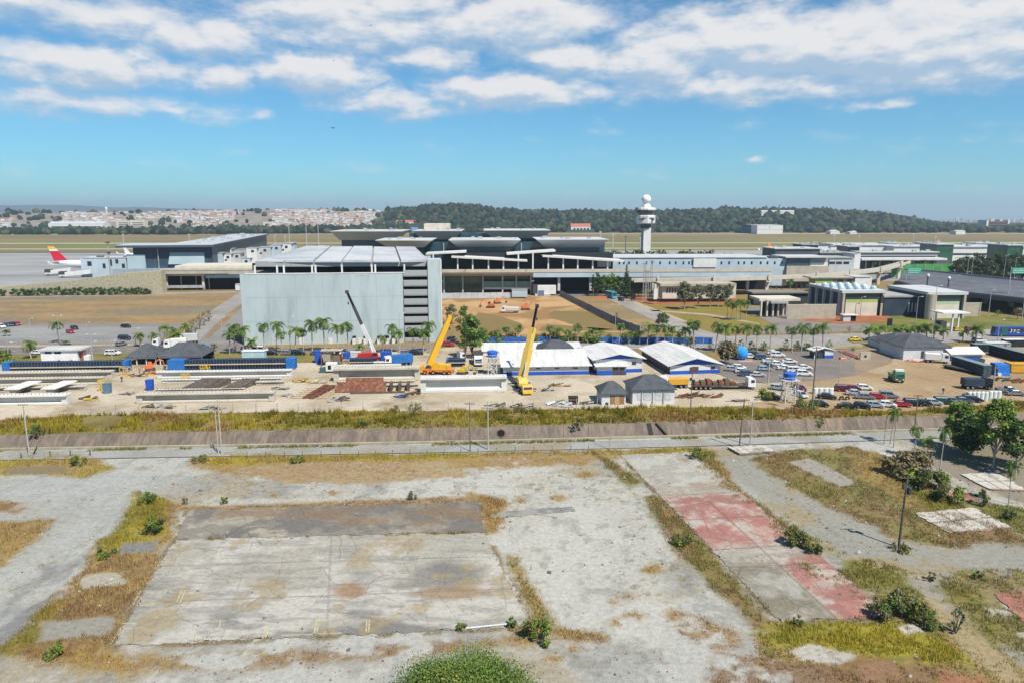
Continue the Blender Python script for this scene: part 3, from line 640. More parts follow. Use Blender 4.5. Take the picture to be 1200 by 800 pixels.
def bush_kit(h, r, seed, cols, n):
    rn = random.Random(seed); k = NP(); C, Rr = [], []; m = MB()
    for i in range(13):
        a = rn.uniform(0, 6.28); d = r * .85 * math.sqrt(rn.random()); z = h * rn.uniform(.18, .82) * (1 - .45 * d / r); q = r * rn.uniform(.16, .36); C.append((d * math.cos(a), d * math.sin(a), z)); Rr.append((q, q, q * rn.uniform(.7, 1.3)))
        m.path([(d * .3 * math.cos(a), d * .3 * math.sin(a), -.1), (d * math.cos(a), d * math.sin(a), z + q * .6)], [.05, .02], 5)
    leafcloud(k, C, Rr, int(n * 1.7), max(.13, r * .085), seed, cols, .15); return [('crown', k.mesh('crown', LEAFM), []), ('trunk', m.mesh('trunk', BARK), [])]
def conifer_kit(h, r, seed, cols, n=500):
    C = [(0, 0, h * (.12 + .85 * t)) for t in np.linspace(0, 1, 9)]; Rr = [(max(.15, r * (1 - t * .95)), max(.15, r * (1 - t * .95)), h * .075) for t in np.linspace(0, 1, 9)]
    k = NP(); leafcloud(k, C, Rr, n, r * .22, seed, cols, .4); m = MB(); m.tube((0, 0, -.1), (0, 0, h * .95), h * .022, h * .005)
    return [('crown', k.mesh('crown', LEAFM), []), ('trunk', m.mesh('trunk', BARK), [])]
def palm_kit(h, seed, fl=2.9, nf=16, cols=GREEN, droop=1.0, nl=18, lw=.085):
    fl *= 1.22; nf = int(nf * .82)
    rn = random.Random(seed); k = NP(); V, C = [], []
    top = Vector((rn.uniform(-.25, .25), rn.uniform(-.25, .25), h))
    for i in range(nf):
        a = 2 * math.pi * i / nf * 1.0 + rn.uniform(-.25, .25) + (i % 3) * .15; el = [1.05, .55, .12, -.25][i % 4] + rn.uniform(-.15, .15); L = fl * rn.uniform(.85, 1.1)
        pts = []; p = top.copy(); e_ = el
        for s in range(nl + 1):
            pts.append(p.copy()); p = p + Vector((math.cos(a) * math.cos(e_), math.sin(a) * math.cos(e_), math.sin(e_))) * (L / nl); e_ -= droop * 2.3 / nl * (.5 + s / nl)
        cc = np.array(cols[rn.randrange(len(cols))]) * rn.uniform(.8, 1.25)
        side = Vector((-math.sin(a), math.cos(a), 0))
        for s in range(1, nl + 1):
            d = (pts[s] - pts[s - 1]).normalized(); ll = fl * .27 * math.sin(math.pi * (.18 + .80 * s / nl)) + .12
            for sg in (-1, 1):
                tip = pts[s] + (side * sg * .8 + d * .55 - Vector((0, 0, .55 * rn.uniform(.5, 1.4)))) * ll
                b0 = pts[s] - d * lw; b1 = pts[s] + d * lw
                V += [b0, b1, tip + d * lw * .5, tip - d * lw * .5]; C += [cc * rn.uniform(.75, 1.25)] * 4
    k.add(np.array([tuple(v) for v in V]), np.arange(len(V)).reshape(-1, 4), np.array(C))
    m = MB(); tr = .17; m.path([(0, 0, -.1), (top.x * .2, top.y * .2, h * .35), (top.x * .6, top.y * .6, h * .7), (top.x, top.y, h + .05)], [tr * 1.35, tr, tr * .85, tr * .8], 8)
    sh = MB(); sh.path([(top.x * .85, top.y * .85, h - 1.1), (top.x, top.y, h + .25)], [tr * .95, tr * .55], 8)
    return [('crown', k.mesh('crown', LEAFM), []), ('trunk', m.mesh('trunk', PALE_BARK), [('crownshaft', sh.mesh('crownshaft', M('palm_shaft', (.10, .14, .05), (.14, .15, .07))))])]
def inst(kit, name, label, cat, loc, rz=0.0, s=1.0, group=None, sz=None):
    root = thing(name, label, cat, loc, rz, group, s)
    if sz: root.scale = (s, s, sz)
    for pn, me_, subs in kit:
        o = link(pn, me_, root)
        for sn_, sm in subs: link(sn_, sm, o)
    return root
def gp(px, py): return G(px, py)
def height_at(px, yb, yt):
    p = G(px, yb); return Hz(p.y, yt)
# ================================================================ HILLS, FOREST AND TOWN
CREST = [(-800, 252), (-200, 252), (0, 250), (100, 251), (200, 250), (300, 248), (400, 248), (440, 249), (480, 246.5), (500, 244), (525, 242), (550, 243), (575, 246), (620, 250), (700, 250), (760, 250), (830, 249), (850, 247), (880, 248), (950, 248), (1000, 250), (1040, 254), (1075, 260), (1110, 265), (1160, 268), (1300, 268), (2000, 266)]
YC = 2350.0
def hz(X, Y):
    px = 600 + FL * np.asarray(X) / (np.asarray(Y) * cs + 8); cz = np.interp(px, [c[0] for c in CREST], [Hz(YC, c[1]) for c in CREST])
    y0 = np.interp(px, [300, 520], [1830, 1640]); Y = np.asarray(Y)
    return cz * np.where(Y < YC, sstep(0, 1, (Y - y0) / (YC - y0)), sstep(0, 1, 1 - (Y - YC) / 1100))
gx, gy = np.meshgrid(np.linspace(-4200, 4200, 170), np.linspace(1550, 3500, 50)); gz = hz(gx, gy) + (fbm(gx, gy, .006, 4, 3) - .5) * 10 * sstep(1600, 1900, gy)
i = np.arange(gx.size).reshape(gx.shape); k = NP(); k.add(np.stack([gx, gy, gz - .4], -1).reshape(-1, 3), np.stack([i[:-1, :-1], i[:-1, 1:], i[1:, 1:], i[1:, :-1]], -1).reshape(-1, 4), (np.where((gx / gy < -.19)[..., None], np.array(A(170, 158, 146)), np.array(A(72, 80, 54))) * (.7 + .6 * fbm(gx, gy, .01, 4, 8)[..., None])).reshape(-1, 3))
tag(k.obj('hills', MA('hill_ground', fine=.3, fsc=.05), smooth=True), kind='structure')
def ridge(name, crest, Y, base, c):   # long low mountain ridges far behind
    k = NP(); px = np.linspace(crest[0][0], crest[-1][0], 160); top = np.interp(px, [p[0] for p in crest], [p[1] for p in crest]) + (fbm(px * .02, px * 0, 1.2, 5, 7) - .5) * 3
    X = (px - 600) / FL * Y * cs; Z = np.array([Hz(Y, t) for t in top]); rows = []
    for dy, f in ((-1200, 0), (-500, .6), (0, 1), (900, .5), (1800, 0)): rows.append(np.stack([X * (Y + dy) / Y, np.full_like(X, Y + dy), Z * f + base], -1))
    V = np.concatenate(rows); i = np.arange(len(V)).reshape(5, -1); k.add(V, np.stack([i[:-1, :-1], i[:-1, 1:], i[1:, 1:], i[1:, :-1]], -1).reshape(-1, 4), np.array(c)); tag(k.obj(name, MA('mountain_ground', fine=.2, fsc=.002), smooth=True), kind='structure')
ridge('mountains', [(-900, 246), (-300, 240), (0, 241), (60, 240), (140, 243), (220, 244), (300, 247), (460, 250)], 9800, 0, (.05, .075, .05))
ridge('mountains', [(1000, 272), (1090, 266), (1150, 264), (1220, 262), (1400, 262), (2000, 262)], 8800, -60, (.06, .08, .06))
# the forest on the hills and the wood before the town: one mass of crowns
def ico():
    import bmesh
    bm = bmesh.new(); bmesh.ops.create_icosphere(bm, subdivisions=1, radius=1); V = np.array([v.co[:] for v in bm.verts]); Fq = np.array([[v.index for v in f.verts] for f in bm.faces]); bm.free(); return V, Fq
IV, IF = ico()
def forest(name, P, rad, cols, seed):
    rg = np.random.default_rng(seed); n = len(P); sc = rg.uniform(.6, 1.45, (n, 1, 1)) * rad; D = rg.uniform(.72, 1.3, (n, len(IV), 1))
    V = IV[None] * D * sc * np.concatenate([np.ones((n, 1, 2)), rg.uniform(.7, 1.35, (n, 1, 1))], 2); V = V + P[:, None, :] + np.array([0, 0, rad * .55])
    cols = np.asarray(cols); c = cols[rg.integers(0, len(cols), n)][:, None, :] * rg.uniform(.6, 1.4, (n, 1, 1)) * rg.uniform(.65, 1.35, (n, len(IV), 1))
    k = NP(); k.add(V.reshape(-1, 3), (IF[None] + (np.arange(n) * len(IV))[:, None, None]).reshape(-1, 3), c.reshape(-1, 3))
    lk = NP()
    return tag(k.obj(name, MA('far_foliage', fine=.35, fsc=.6, rough=.95)), kind='stuff')
def scatter(n, px0, px1, y0, y1, seed, f):
    rg = np.random.default_rng(seed); px = rg.uniform(px0, px1, n); Y = rg.uniform(y0, y1, n); X = (px - 600) / FL * (Y * cs + 8); Z = hz(X, Y); q = f(px, Y, rg.random(n)); return np.stack([X, Y, Z], -1)[q]
FDK = [(.010, .024, .013), (.015, .032, .015), (.020, .038, .016), (.008, .018, .010), (.032, .044, .022), (.045, .06, .028), (.05, .05, .032)]
P1 = scatter(6200, 430, 2000, 1640, 2420, 1, lambda px, Y, r: ~((px > 664) & (px < 698) & (Y < 1800)) & ~((px > 459) & (px < 492) & (Y < 1915)) & (px > 470 + (Y - 1640) * -.03) & ((px < 1130) | (r < .8)))
P2 = scatter(3000, -500, 480, 1480, 1850, 2, lambda px, Y, r: (Y > np.interp(px, [0, 200, 330, 460], [1500, 1500, 1560, 1640])) & (Y < np.interp(px, [0, 180, 260, 450], [1640, 1720, 1850, 1850])))
P3 = scatter(420, -500, 480, 1850, 2380, 3, lambda px, Y, r: fbm(px * .02, Y * .004, 1, 3, 5) > .55)
P4 = scatter(60, -300, 450, 2330, 2400, 4, lambda px, Y, r: r < .9)
forest('forest', np.concatenate([P1, P2, P3, P4]), 7.5, FDK, 5)
# brick and stucco houses of the town on the slope: each its own object
def house_mesh(i):
    rn = random.Random(i); m = MB(); w, d, h = rn.uniform(8, 16), rn.uniform(8, 12), rn.choice([4, 6, 6.5, 9]); m.box(-w / 2, w / 2, -d / 2, d / 2, -6, h)
    m.cur = 1
    if rn.random() < .55: m.gable_roof(-w / 2 - .4, w / 2 + .4, -d / 2 - .5, d / 2 + .5, h, rn.uniform(1.2, 2.2), rn.choice('xy'), .3)
    else: m.box(-w / 2 - .2, w / 2 + .2, -d / 2 - .2, d / 2 + .2, h, h + .5)
    m.cur = 2
    for f in range(int(h // 3)):
        for x in np.linspace(-w / 2 + 1.6, w / 2 - 1.6, 3): m.box(x - .6, x + .6, -d / 2 - .08, -d / 2 + .1, f * 3 + 1, f * 3 + 2.2)
    wc = [(.66, .65, .63), (.62, .57, .50), (.56, .44, .36), (.68, .67, .66), (.58, .52, .48), (.46, .32, .24), (.62, .60, .55)][i % 7]; rc = [(.36, .18, .12), (.46, .45, .44), (.36, .24, .18), (.56, .55, .54)][i % 4]
    return m.mesh('town_house', [M('house_wall_%d' % (i % 7), wc, rough=.9), M('house_roof_%d' % (i % 4), rc, fine=.2), M('dark_window', (.02, .025, .03), rough=.2, spec=.6)])
HM = [house_mesh(i) for i in range(14)]
rn = random.Random(3); cnt = 0; tries = 0; used = []
while cnt < 285 and tries < 9000:
    tries += 1; px = rn.uniform(-12, 440); Y = rn.uniform(1860, 2350); X = (px - 600) / FL * (Y * cs + 8); d_ = float(fbm(np.array([px * .02]), np.array([Y * .004]), 1, 3, 5)[0])
    if d_ > .56 or (52 < px < 175 and Y < 2080): continue
    if any(abs(X - a) < 11 and abs(Y - b) < 16 for a, b in used): continue
    used.append((X, Y)); o = link('town_house', HM[rn.randrange(14)]); o.location = (X, Y, float(hz(X, Y))); o.rotation_euler = (0, 0, rn.uniform(-.6, .6))
    tag(o, 'small stucco or brick house in the crowded town on the hillside beyond the airfield', 'house', 'houses of the hillside town'); cnt += 1
fm = MB(); mats_ = [M('house_wall_%d' % i, (.5, .5, .5)) for i in range(7)] + [M('house_roof_%d' % i, (.4, .3, .3)) for i in range(4)]; tries = 0
while len(used) < 1150 and tries < 9000:   # past 300 of a kind: the rest of the town, smallest in the picture, as one object
    tries += 1; px = rn.uniform(-60, 445); Y = rn.uniform(1850, 2400); X = (px - 600) / FL * (Y * cs + 8); d_ = float(fbm(np.array([px * .02]), np.array([Y * .004]), 1, 3, 5)[0])
    if d_ > .57 or (52 < px < 175 and Y < 2080) or any(abs(X - a) < 9 and abs(Y - b) < 13 for a, b in used): continue
    used.append((X, Y)); z = float(hz(X, Y)); w, h = rn.uniform(4, 7), rn.choice([3.5, 5, 6, 8]); fm.cur = rn.randrange(7); fm.box(X - w, X + w, Y - 5, Y + 5, z - 6, z + h); fm.cur = 7 + rn.randrange(4); fm.box(X - w - .2, X + w + .2, Y - 5.2, Y + 5.2, z + h, z + h + .8)
tag(fm.obj('distant_houses', mats_), kind='stuff')
def simple_block(name, label, cat, x0, x1, yb, yt, depth, wall, roofm, roof=None, wins=(), winm=None, rz=RZ, group=None, z0=0, gable=None, ov=.3, rh=None):
    """generic building: wall box, roof slab / gable / hip, windows given in photo pixels on its front"""
    root, fp = front(x0, yb, name, label, cat, rz, group, z0); w = fx(fp, x1, yb); h = fz(fp, x0, yt)
    MB().box(0, w, 0, depth, -.3 - z0, h).obj('wall', wall, root)
    r = MB()
    if gable == 'x': r.gable_roof(-ov, w + ov, -ov, depth + ov, h + .02, rh or depth * .2, 'x', .2); g = MB().prism([(0, h), (depth / 2, h + (rh or depth * .2) - .25), (depth, h)], .02, w - .02, 'x').obj('gable', wall, root)
    elif gable == 'y': r.gable_roof(-ov, w + ov, -ov, depth + ov, h + .02, rh or w * .2, 'y', .2); g = MB().prism([(0, h), (w / 2, h + (rh or w * .2) - .25), (w, h)], .02, depth - .02, 'y').obj('gable', wall, root)
    elif gable == 'hip': r.hip(-ov, w + ov, -ov, depth + ov, h + .16, rh or depth * .25, min(depth / 2, w / 2 - .1))
    else: r.box(-ov, w + ov, -ov, depth + ov, h + .003, h + .35)
    r.obj('roof', roofm, root)
    for q in wins:
        a, zt = fp(q[0], q[1]); b, zb = fp(q[2], q[3]); MB().box(min(a, b), max(a, b), -.08, .15, min(zb, zt), max(zb, zt)).obj('window', winm or GLASS, root)
    return root, fp, w, h
GLASS = M('dark_glass', (.012, .022, .034), (.02, .035, .05), rough=.12, spec=.8, fine=.1)
BLUEGLASS = M('blue_glass', (.018, .05, .075), (.03, .075, .10), rough=.15, spec=.8, fine=.15)
WHITE = M('white_render', (.62, .61, .59), (.55, .54, .52), sc=.3, fine=.06)
WROOF = M('white_metal_roof', (.60, .59, .57), (.52, .51, .49), sc=.25, fine=.07, rough=.6, st=(1, 1, 1))
CREAM = M('cream_render', (.56, .51, .42), (.48, .43, .35), sc=.2, fine=.1)
BEIGE = M('beige_concrete', (.40, .36, .29), (.33, .29, .23), sc=.25, fine=.12, fsc=2)
GREYC = M('grey_concrete', (.33, .33, .31), (.26, .26, .25), sc=.3, fine=.12)
LGREY = M('light_grey_roof', (.46, .47, .47), (.38, .39, .40), sc=.15, fine=.1)
PALEB = M('pale_blue_panel', (.34, .43, .47), (.29, .38, .42), sc=.12, fine=.06, rough=.6)
PALEB2 = M('pale_blue_cladding', (.40, .47, .52), (.35, .42, .47), sc=.15, fine=.06, rough=.6)
NAVY = M('navy_cladding', (.025, .04, .06), (.04, .055, .075), sc=.15, fine=.1, rough=.5)
SLATE = M('slate_roof', (.075, .08, .09), (.055, .06, .068), sc=.5, fine=.15)
STEEL = M('galvanised_steel', (.42, .43, .44), (.34, .35, .36), metal=.3, rough=.5)
DKSTEEL = M('dark_steel', (.05, .05, .055), (.07, .065, .06), rough=.6)
TILE = M('red_tile_roof', (.42, .13, .08), (.34, .11, .07), sc=1)
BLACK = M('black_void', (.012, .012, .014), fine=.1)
simple_block('warehouse', 'long white factory sheds with low roofs in the town, left of the cream apartment blocks', 'warehouse', 57, 122, 269.5, 262.5, 40, WHITE, LGREY, gable='x', rh=6, wins=[(60, 265.5, 118, 266.8)])
simple_block('warehouse', 'grey-brown roofed factory building rising behind the long white sheds', 'warehouse', 88, 124, 267, 255.5, 60, CREAM, M('brown_roof', (.40, .32, .25)), gable='x', rh=5, wins=[(90, 259, 122, 260.2)])
simple_block('apartment_block', 'cream apartment block in the town, the left of the two', 'apartment block', 137, 152, 270.5, 258.5, 22, CREAM, LGREY, wins=[(139, 261 + 2 * i, 150, 261.8 + 2 * i) for i in range(4)])
simple_block('apartment_block', 'cream apartment block in the town, the right and slightly wider of the two', 'apartment block', 153, 170, 270.5, 258, 22, CREAM, LGREY, wins=[(155, 261 + 2 * i, 168, 261.8 + 2 * i) for i in range(4)])
t = thing('water_tower', 'thin white town water tower standing on the skyline above the factory sheds', 'water tower', AtY(125.5, 256, 2300)); MB().lathe([(2.6, -14), (2.6, 26), (4, 27), (4, 34), (1, 36)], 14).obj('tank', WHITE, t)
simple_block('farmhouse', 'white house with red tiled roof at the edge of the forest, right of the terminal', 'house', 669, 692, 270.5, 265.6, 18, WHITE, TILE, gable='x', z0=2, rh=7, wins=[(672 + 4 * i, 267.6, 674.4 + 4 * i, 269.6) for i in range(5)])
simple_block('long_house', 'low red roofed building among the trees on the wooded hill, above the blue roofed shed', 'house', 464, 487, 264.5, 260.5, 16, WHITE, TILE, gable='x', z0=12, rh=5, wins=[(466 + 4 * i, 261.8, 468 + 4 * i, 263.6) for i in range(5)])
simple_block('shed', 'low blue roofed shed beyond the terminal roofs', 'shed', 456, 490, 272, 268.5, 30, M('blue_shed_wall', (.25, .36, .5)), M('blue_shed_roof', (.10, .24, .52)), gable='x', rh=3)
simple_block('shed', 'small pale blue shed with row of windows beyond the big flared terminal roof', 'shed', 420, 438, 271, 267.2, 20, M('blue_shed_pale', (.3, .42, .55)), LGREY, wins=[(423, 268.4, 425, 270), (429, 268.4, 431, 270), (434, 268.4, 436, 270)])
simple_block('hangar', 'big white hangar at the foot of the forest beyond the runway', 'hangar', 887, 917, 274.5, 264.2, 60, WHITE, WROOF, wins=[(887.3, 269.2, 916.6, 269.6), (901, 265.5, 902.6, 268)], winm=M('grey_door', (.42, .42, .42)))
simple_block('hangar', 'dark teal hangar joined to the left of the big white hangar', 'hangar', 879, 886.6, 274, 264, 50, M('teal_cladding', (.03, .10, .14)), NAVY)
for i, (a, b, yb, yt, lb) in enumerate([(973, 984, 274.6, 271.5, 'low white cargo shed by the runway, leftmost of the row before the forest'), (974, 984.5, 273, 270.6, 'white shed roof just behind the low white cargo shed by the runway'), (996, 1004, 274.6, 272.4, 'small white shed between the two cargo sheds by the runway'), (1000, 1003.5, 274.4, 271.6, 'narrow tall white shed beside the runway'), (1120, 1131, 275, 271, 'white works building in the trees near the right end of the forest'), (892, 910, 256.5, 254.6, 'long white building on the forest slope, left of the mast'), (914, 930, 257, 254.2, 'long white building on the forest slope, right of the mast')]):
    p = G(a, 274); 
    if yb < 262:
        Yh = 2120.0; q = AtY(a, yb, Yh); root = thing('shed', lb, 'shed', (q.x, q.y, float(hz(q.x, q.y)) + 8)); w = (b - a) / FL * Yh; MB().box(0, w, 0, 14, -10, 5).obj('wall', WHITE, root); MB().gable_roof(-.3, w + .3, -.3, 14.3, 5.05, 2, 'x').obj('roof', WROOF, root)
    else: simple_block('shed', lb, 'shed', a, b, yb, yt, 20, WHITE, LGREY, gable='x', rh=1.6)
t = thing('radio_mast', 'thin radio mast standing on the forest ridge above the white hangar', 'mast', AtY(913, 247, 2300)); m = MB(); m.path([(0, 0, -10), (0, 0, 20)], [1.2, .8]); m.box(-1.6, 1.6, -1, 1, 13, 17); m.obj('mast', DKSTEEL, t)
# far right: city skyline, each tower an object
rn = random.Random(11)
for i in range(60):
    px = rn.uniform(1103, 1240); Y = rn.uniform(6500, 7400); X = (px - 600) / FL * Y * cs; ht = Hz(Y, rn.uniform(255.5, 262.5)); w = rn.uniform(14, 26); m = MB(); m.box(-w / 2, w / 2, -9, 9, -140, 0); m.box(-w / 5, w / 5, -4, 4, 0, 5)
    m.cur = 1
    for f in range(6): m.box(-w / 2 + 2, w / 2 - 2, -9.3, -8.8, -6 - 7 * f, -3.6 - 7 * f)
    o = m.obj('tower_block', [WHITE if i % 3 else CREAM, M('dark_window', (.02, .025, .03))]); o.location = (X, Y, ht)
    tag(o, 'distant pale tower block on the hazy skyline at the far right', 'tower block', 'tower blocks of the far city')
t, fp = front(1155, 271, 'hotel_building', 'dark brown slab building with white end towers rising from the woods at right', 'building'); w = fx(fp, 1182, 271); h = fz(fp, 1155, 259.5)
MB().box(5, w - 5, 2, 30, 0, h).obj('wall', M('brown_slab', (.16, .11, .10)), t)
for a, b in ((0, 5), (w - 5, w)): MB().box(a, b, 0, 32, 0, h + 3).obj('end_tower', WHITE, t)
for f in range(4): MB().box(7, w - 7, 1.7, 2.2, h - 6 - 6 * f, h - 3.5 - 6 * f).obj('window', GLASS, t)
for f in (.3, .7): MB().box(w * f - 4, w * f + 4, 6, 22, h, h + 4).obj('plant_room', CREAM, t)
# ================================================================ AIRFIELD
GR1 = M('airfield_grass', A(150, 146, 76), A(126, 130, 62), sc=.012, fine=.2, fsc=.3, c3=A(160, 128, 92), sc3=.006, st=(.25, 1, 1))
GR2 = M('airfield_dry_grass', A(158, 142, 96), A(150, 128, 94), sc=.012, fine=.2, fsc=.3, c3=A(138, 132, 74), sc3=.006, st=(.25, 1, 1))
RUN = M('runway_asphalt', A(206, 200, 184), A(192, 186, 172), sc=.02, fine=.1, st=(.1, 1, 1))
APR = M('apron_concrete', A(190, 189, 186), A(176, 175, 173), sc=.03, fine=.1, fsc=.3, st=(.2, 1, 1), c3=A(154, 153, 152), sc3=.02)
patch('airfield', [(-500, 300), (1700, 296), (1700, 268), (-500, 274)], .004, GR1)
patch('airfield', [(-500, 284), (700, 282), (1700, 281.5), (1700, 268.5), (-500, 274.5)], .03, GR2)
for (yl, yr, h) in ((285.9, 284.2, .55), (292.6, 290.2, .6), (275.2, 273.6, .28)): patch('runway', [(-500, yl + h), (1700, yr + h), (1700, yr - h), (-500, yl - h)], .06, RUN)
patch('taxiway', [(640, 306), (1700, 300), (1700, 292.6), (640, 294)], .08, APR)
patch('taxiway', [(-500, 297.4), (180, 296.4), (180, 295.2), (-500, 296)], .1, M('dark_asphalt_strip', A(130, 124, 108)))
patch('apron', [(-500, 342), (60, 338), (200, 330), (330, 318), (330, 300), (200, 296.6), (-500, 298.4)], .09, APR)
patch('apron', [(200, 330), (1700, 330), (1700, 303), (330, 305), (330, 318)], .07, M('apron_far', A(178, 176, 168), A(160, 158, 150), sc=.03))
# ================================================================ AIRPORT BUILDINGS
def pb(root, fp, name, mat, x0, yt, x1, yb, y0=0.0, y1=.3, parent=None):
    a, zb = fp(x0, yb, y0); b = fp(x1, yb, y0)[0]; zt = fp((x0 + x1) / 2, yt, y0)[1]; zb = fp((x0 + x1) / 2, yb, y0)[1]
    return MB().box(a, b, y0, y1, zb, zt).obj(name, mat, parent or root)
def loc(root, P):
    c, s = math.cos(root.rotation_euler.z), math.sin(root.rotation_euler.z); d = Vector(P) - root.location
    return (d.x * c + d.y * s, -d.x * s + d.y * c, d.z)
STAINB = M('stained_blue_render', (.40, .462, .47), (.36, .42, .43), sc=.10, fine=.05, fsc=.6, st=(1, 1, .22), c3=(.29, .345, .35), sc3=.2, lo3=.54, hi3=.72, rough=.7)
t, fp = front(286.5, 404.5, 'parking_garage', 'big pale blue parking garage with blank front wall and white roof panels', 'parking garage', R(6))
pb(t, fp, 'front_wall', STAINB, 286.5, 321, 474, 405, 0, .5)
pb(t, fp, 'wall_coping', WHITE, 286.2, 320, 474.3, 321, -.1, .7)
wG = fx(fp, 518, 404.5); xb0, xb1 = fx(fp, 474.5, 400), fx(fp, 503, 400)
zs = [fz(fp, 488, y) for y in (400, 388, 377.5, 367, 356.6, 346, 335, 323.5, 312.5)]
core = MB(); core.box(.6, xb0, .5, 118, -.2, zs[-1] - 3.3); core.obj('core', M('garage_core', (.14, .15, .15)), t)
RAIL = M('garage_rail', (.34, .35, .35), (.27, .28, .28), sc=2, fine=.15, st=(6, 1, 1))
for i in range(8):
    z0 = zs[i]; MB().box(xb0, xb1, .1, 118, z0 - .25, z0 + .02).obj('floor_slab', GREYC, t)
    MB().box(xb0 + .05, xb1 - .05, .0, .2, z0 + .05, z0 + 2.0 if i else z0 + 1.4).obj('parapet', RAIL, t)
MB().box(xb0, xb1, 9, 9.4, 0, zs[-1]).obj('dark_backing', BLACK, t)  # black sheet stands in for the shade inside the open floors
pb(t, fp, 'stair_tower', STAINB, 503, 304.5, 518.2, 402, -.4, 9)
pb(t, fp, 'tower_edge_strip', WHITE, 517.6, 304, 519, 402, -.5, -.4)
ztop = 28.3
F = [(299, 306), (333, 306), (368, 306), (401, 306), (436, 306), (469, 306), (503, 305.5)]; B = [(359, 288.2), (374, 288.4), (388, 288.8), (414, 289), (437.5, 289.2), (463, 289.6), (487, 290)]
for i in range(6):
    f0, f1, b0, b1 = [loc(t, G(p[0], p[1], ztop)) for p in (F[i], F[i + 1], B[i], B[i + 1])]
    g = .35; up = .25 if i % 2 else 0
    P = [(f0[0] + g, f0[1], f0[2] - .5), (f1[0] - g, f1[1], f1[2] - .5), (b1[0] - g, b1[1], b1[2] - .5), (b0[0] + g, b0[1], b0[2] - .5)]
    m = MB(); m.hexa(P + [(x, y, z + .5 + up) for x, y, z in P])
    q0, q1 = Vector(P[0]), Vector(P[3])
    for s in np.linspace(.03, .97, 14):   # standing seams
        a = Vector(P[0]).lerp(Vector(P[1]), s); b = Vector(P[3]).lerp(Vector(P[2]), s); m.bar(a + Vector((0, 0, .52 + up)), b + Vector((0, 0, .52 + up)), .12, .12)
    m.obj('roof_panel', M('garage_roof', (.47, .48, .49), (.38, .40, .42), sc=.05, fine=.1, fsc=.5, lo=.46, hi=.54, rough=.6), t)
c4 = [(q[0], q[1], q[2] - .55) for q in (loc(t, G(*p, ztop)) for p in (F[0], F[6], B[6], B[0]))]; MB().hexa([(x, y, z - .4) for x, y, z in c4] + c4).obj('roof_deck', GREYC, t)
fa, fb_ = c4[0], c4[1]
fas = MB(); fas.bar((fa[0], fa[1] - .1, ztop - 1.1), (fb_[0], fb_[1] - .1, ztop - 1.1), .15, 1.9); fas.obj('roof_fascia', RAIL, t)
for x in (299, 325, 333, 366, 370, 401, 436, 440, 474):
    a = fp(x, 320, 1.2); MB().bar((a[0], 1.2, a[1] - .3), (a[0], 1.2, ztop - .9), .55, .5).obj('column', WHITE, t)
MB().box(.8, xb0, 14, 14.3, fz(fp, 380, 320), ztop - 1).obj('dark_backing', BLACK, t)  # black sheet paints the dark gap below the roof
for x in (351, 385, 420, 447): pb(t, fp, 'service_door', WHITE, x, 396, x + 5, 404.6, -.12, 0)
for x in (413, 426, 442, 452, 459, 466): pb(t, fp, 'vent_box', WHITE, x, 396, x + 3.5, 404, -2.2, -.6); pb(t, fp, 'vent_cap', BLACK, x - .2, 394.5, x + 3.7, 396, -2.3, -.5)
for x in (318, 350, 381, 412, 443): pb(t, fp, 'panel_joint', M('joint_blue', (.27, .33, .34)), x, 321.3, x + .35, 403, -.02, .02)
for y in (348, 376): pb(t, fp, 'panel_joint', M('joint_blue', (.27, .33, .34)), 287, y, 473.8, y + .3, -.018, .018)
pb(t, fp, 'wall_stain', M('old_paint', (.46, .47, .46)), 416.5, 321.2, 432, 323, -.06, .02)
t, fp = front(518, 345.5, 'airport_terminal', 'dark glass airport terminal with six flared grey boat-shaped roofs and white canopies', 'terminal', R(2))
UND = M('roof_underside', (.50, .52, .54), (.46, .48, .50), sc=.1, fine=.06, rough=.5)
TOPR = M('flared_roof_top', (.47, .47, .46), (.40, .40, .39), sc=.05, fine=.08)
def flare(xl, xr, yt, bl, br, yb, dy, dep):
    a, z1 = fp(xl, yt, dy); b = fp(xr, yt, dy)[0]; c, z0 = fp(bl, yb, dy + 6); d = fp(br, yb, dy + 6)[0]
    o = MB().frus((c, d, dy + 6, dy + dep - 6), z0, (a, b, dy, dy + dep), z1).obj('flared_roof', UND, t)
    MB().box(a - .2, b + .2, dy - .2, dy + dep, z1 + .002, z1 + .35).obj('roof_top', TOPR, o)
    rn = random.Random(int(xl))
    for k in range(7): x = rn.uniform(a + 3, b - 3); y = rn.uniform(dy + 6, dy + dep - 6); s = rn.uniform(.6, 1.8); MB().box(x, x + s * 1.6, y, y + s, z1 + .36, z1 + .36 + s * .8).obj('roof_unit', STEEL, o)
    return c, d, z0
for a in ((387, 472, 271.6, 398, 462, 281.6, 70, 46), (484, 541, 271.2, 494, 533, 281, 70, 46), (567, 645, 270.6, 577, 639, 279.6, 70, 46), (440, 506, 282.4, 455, 497, 290.4, 18, 40), (526, 610, 282, 536, 601, 289.6, 18, 40), (629, 713, 281.4, 639, 703, 290.4, 18, 40)):
    c, d, z0 = flare(*a)
    g = MB().box(c + 1, d - 1, a[6] + 8, a[6] + a[7] - 8, 6, z0 - .02).obj('glass_wall', BLUEGLASS, t)
    m = MB()
    for x in np.linspace(c + 1, d - 1, 9): m.box(x - .15, x + .15, a[6] + 7.75, a[6] + 7.98, 6, z0 - .1)
    for zz in np.arange(z0 - 4, 8, -4): m.box(c + 1, d - 1, a[6] + 7.8, a[6] + 7.97, zz - .1, zz + .1)
    m.obj('mullions', M('mullion_blue', (.10, .14, .17)), t)
pb(t, fp, 'glass_wall', BLUEGLASS, 500, 283.5, 708, 318, 34, 35)
pb(t, fp, 'glass_wall', BLUEGLASS, 480, 273, 640, 292, 84, 85)
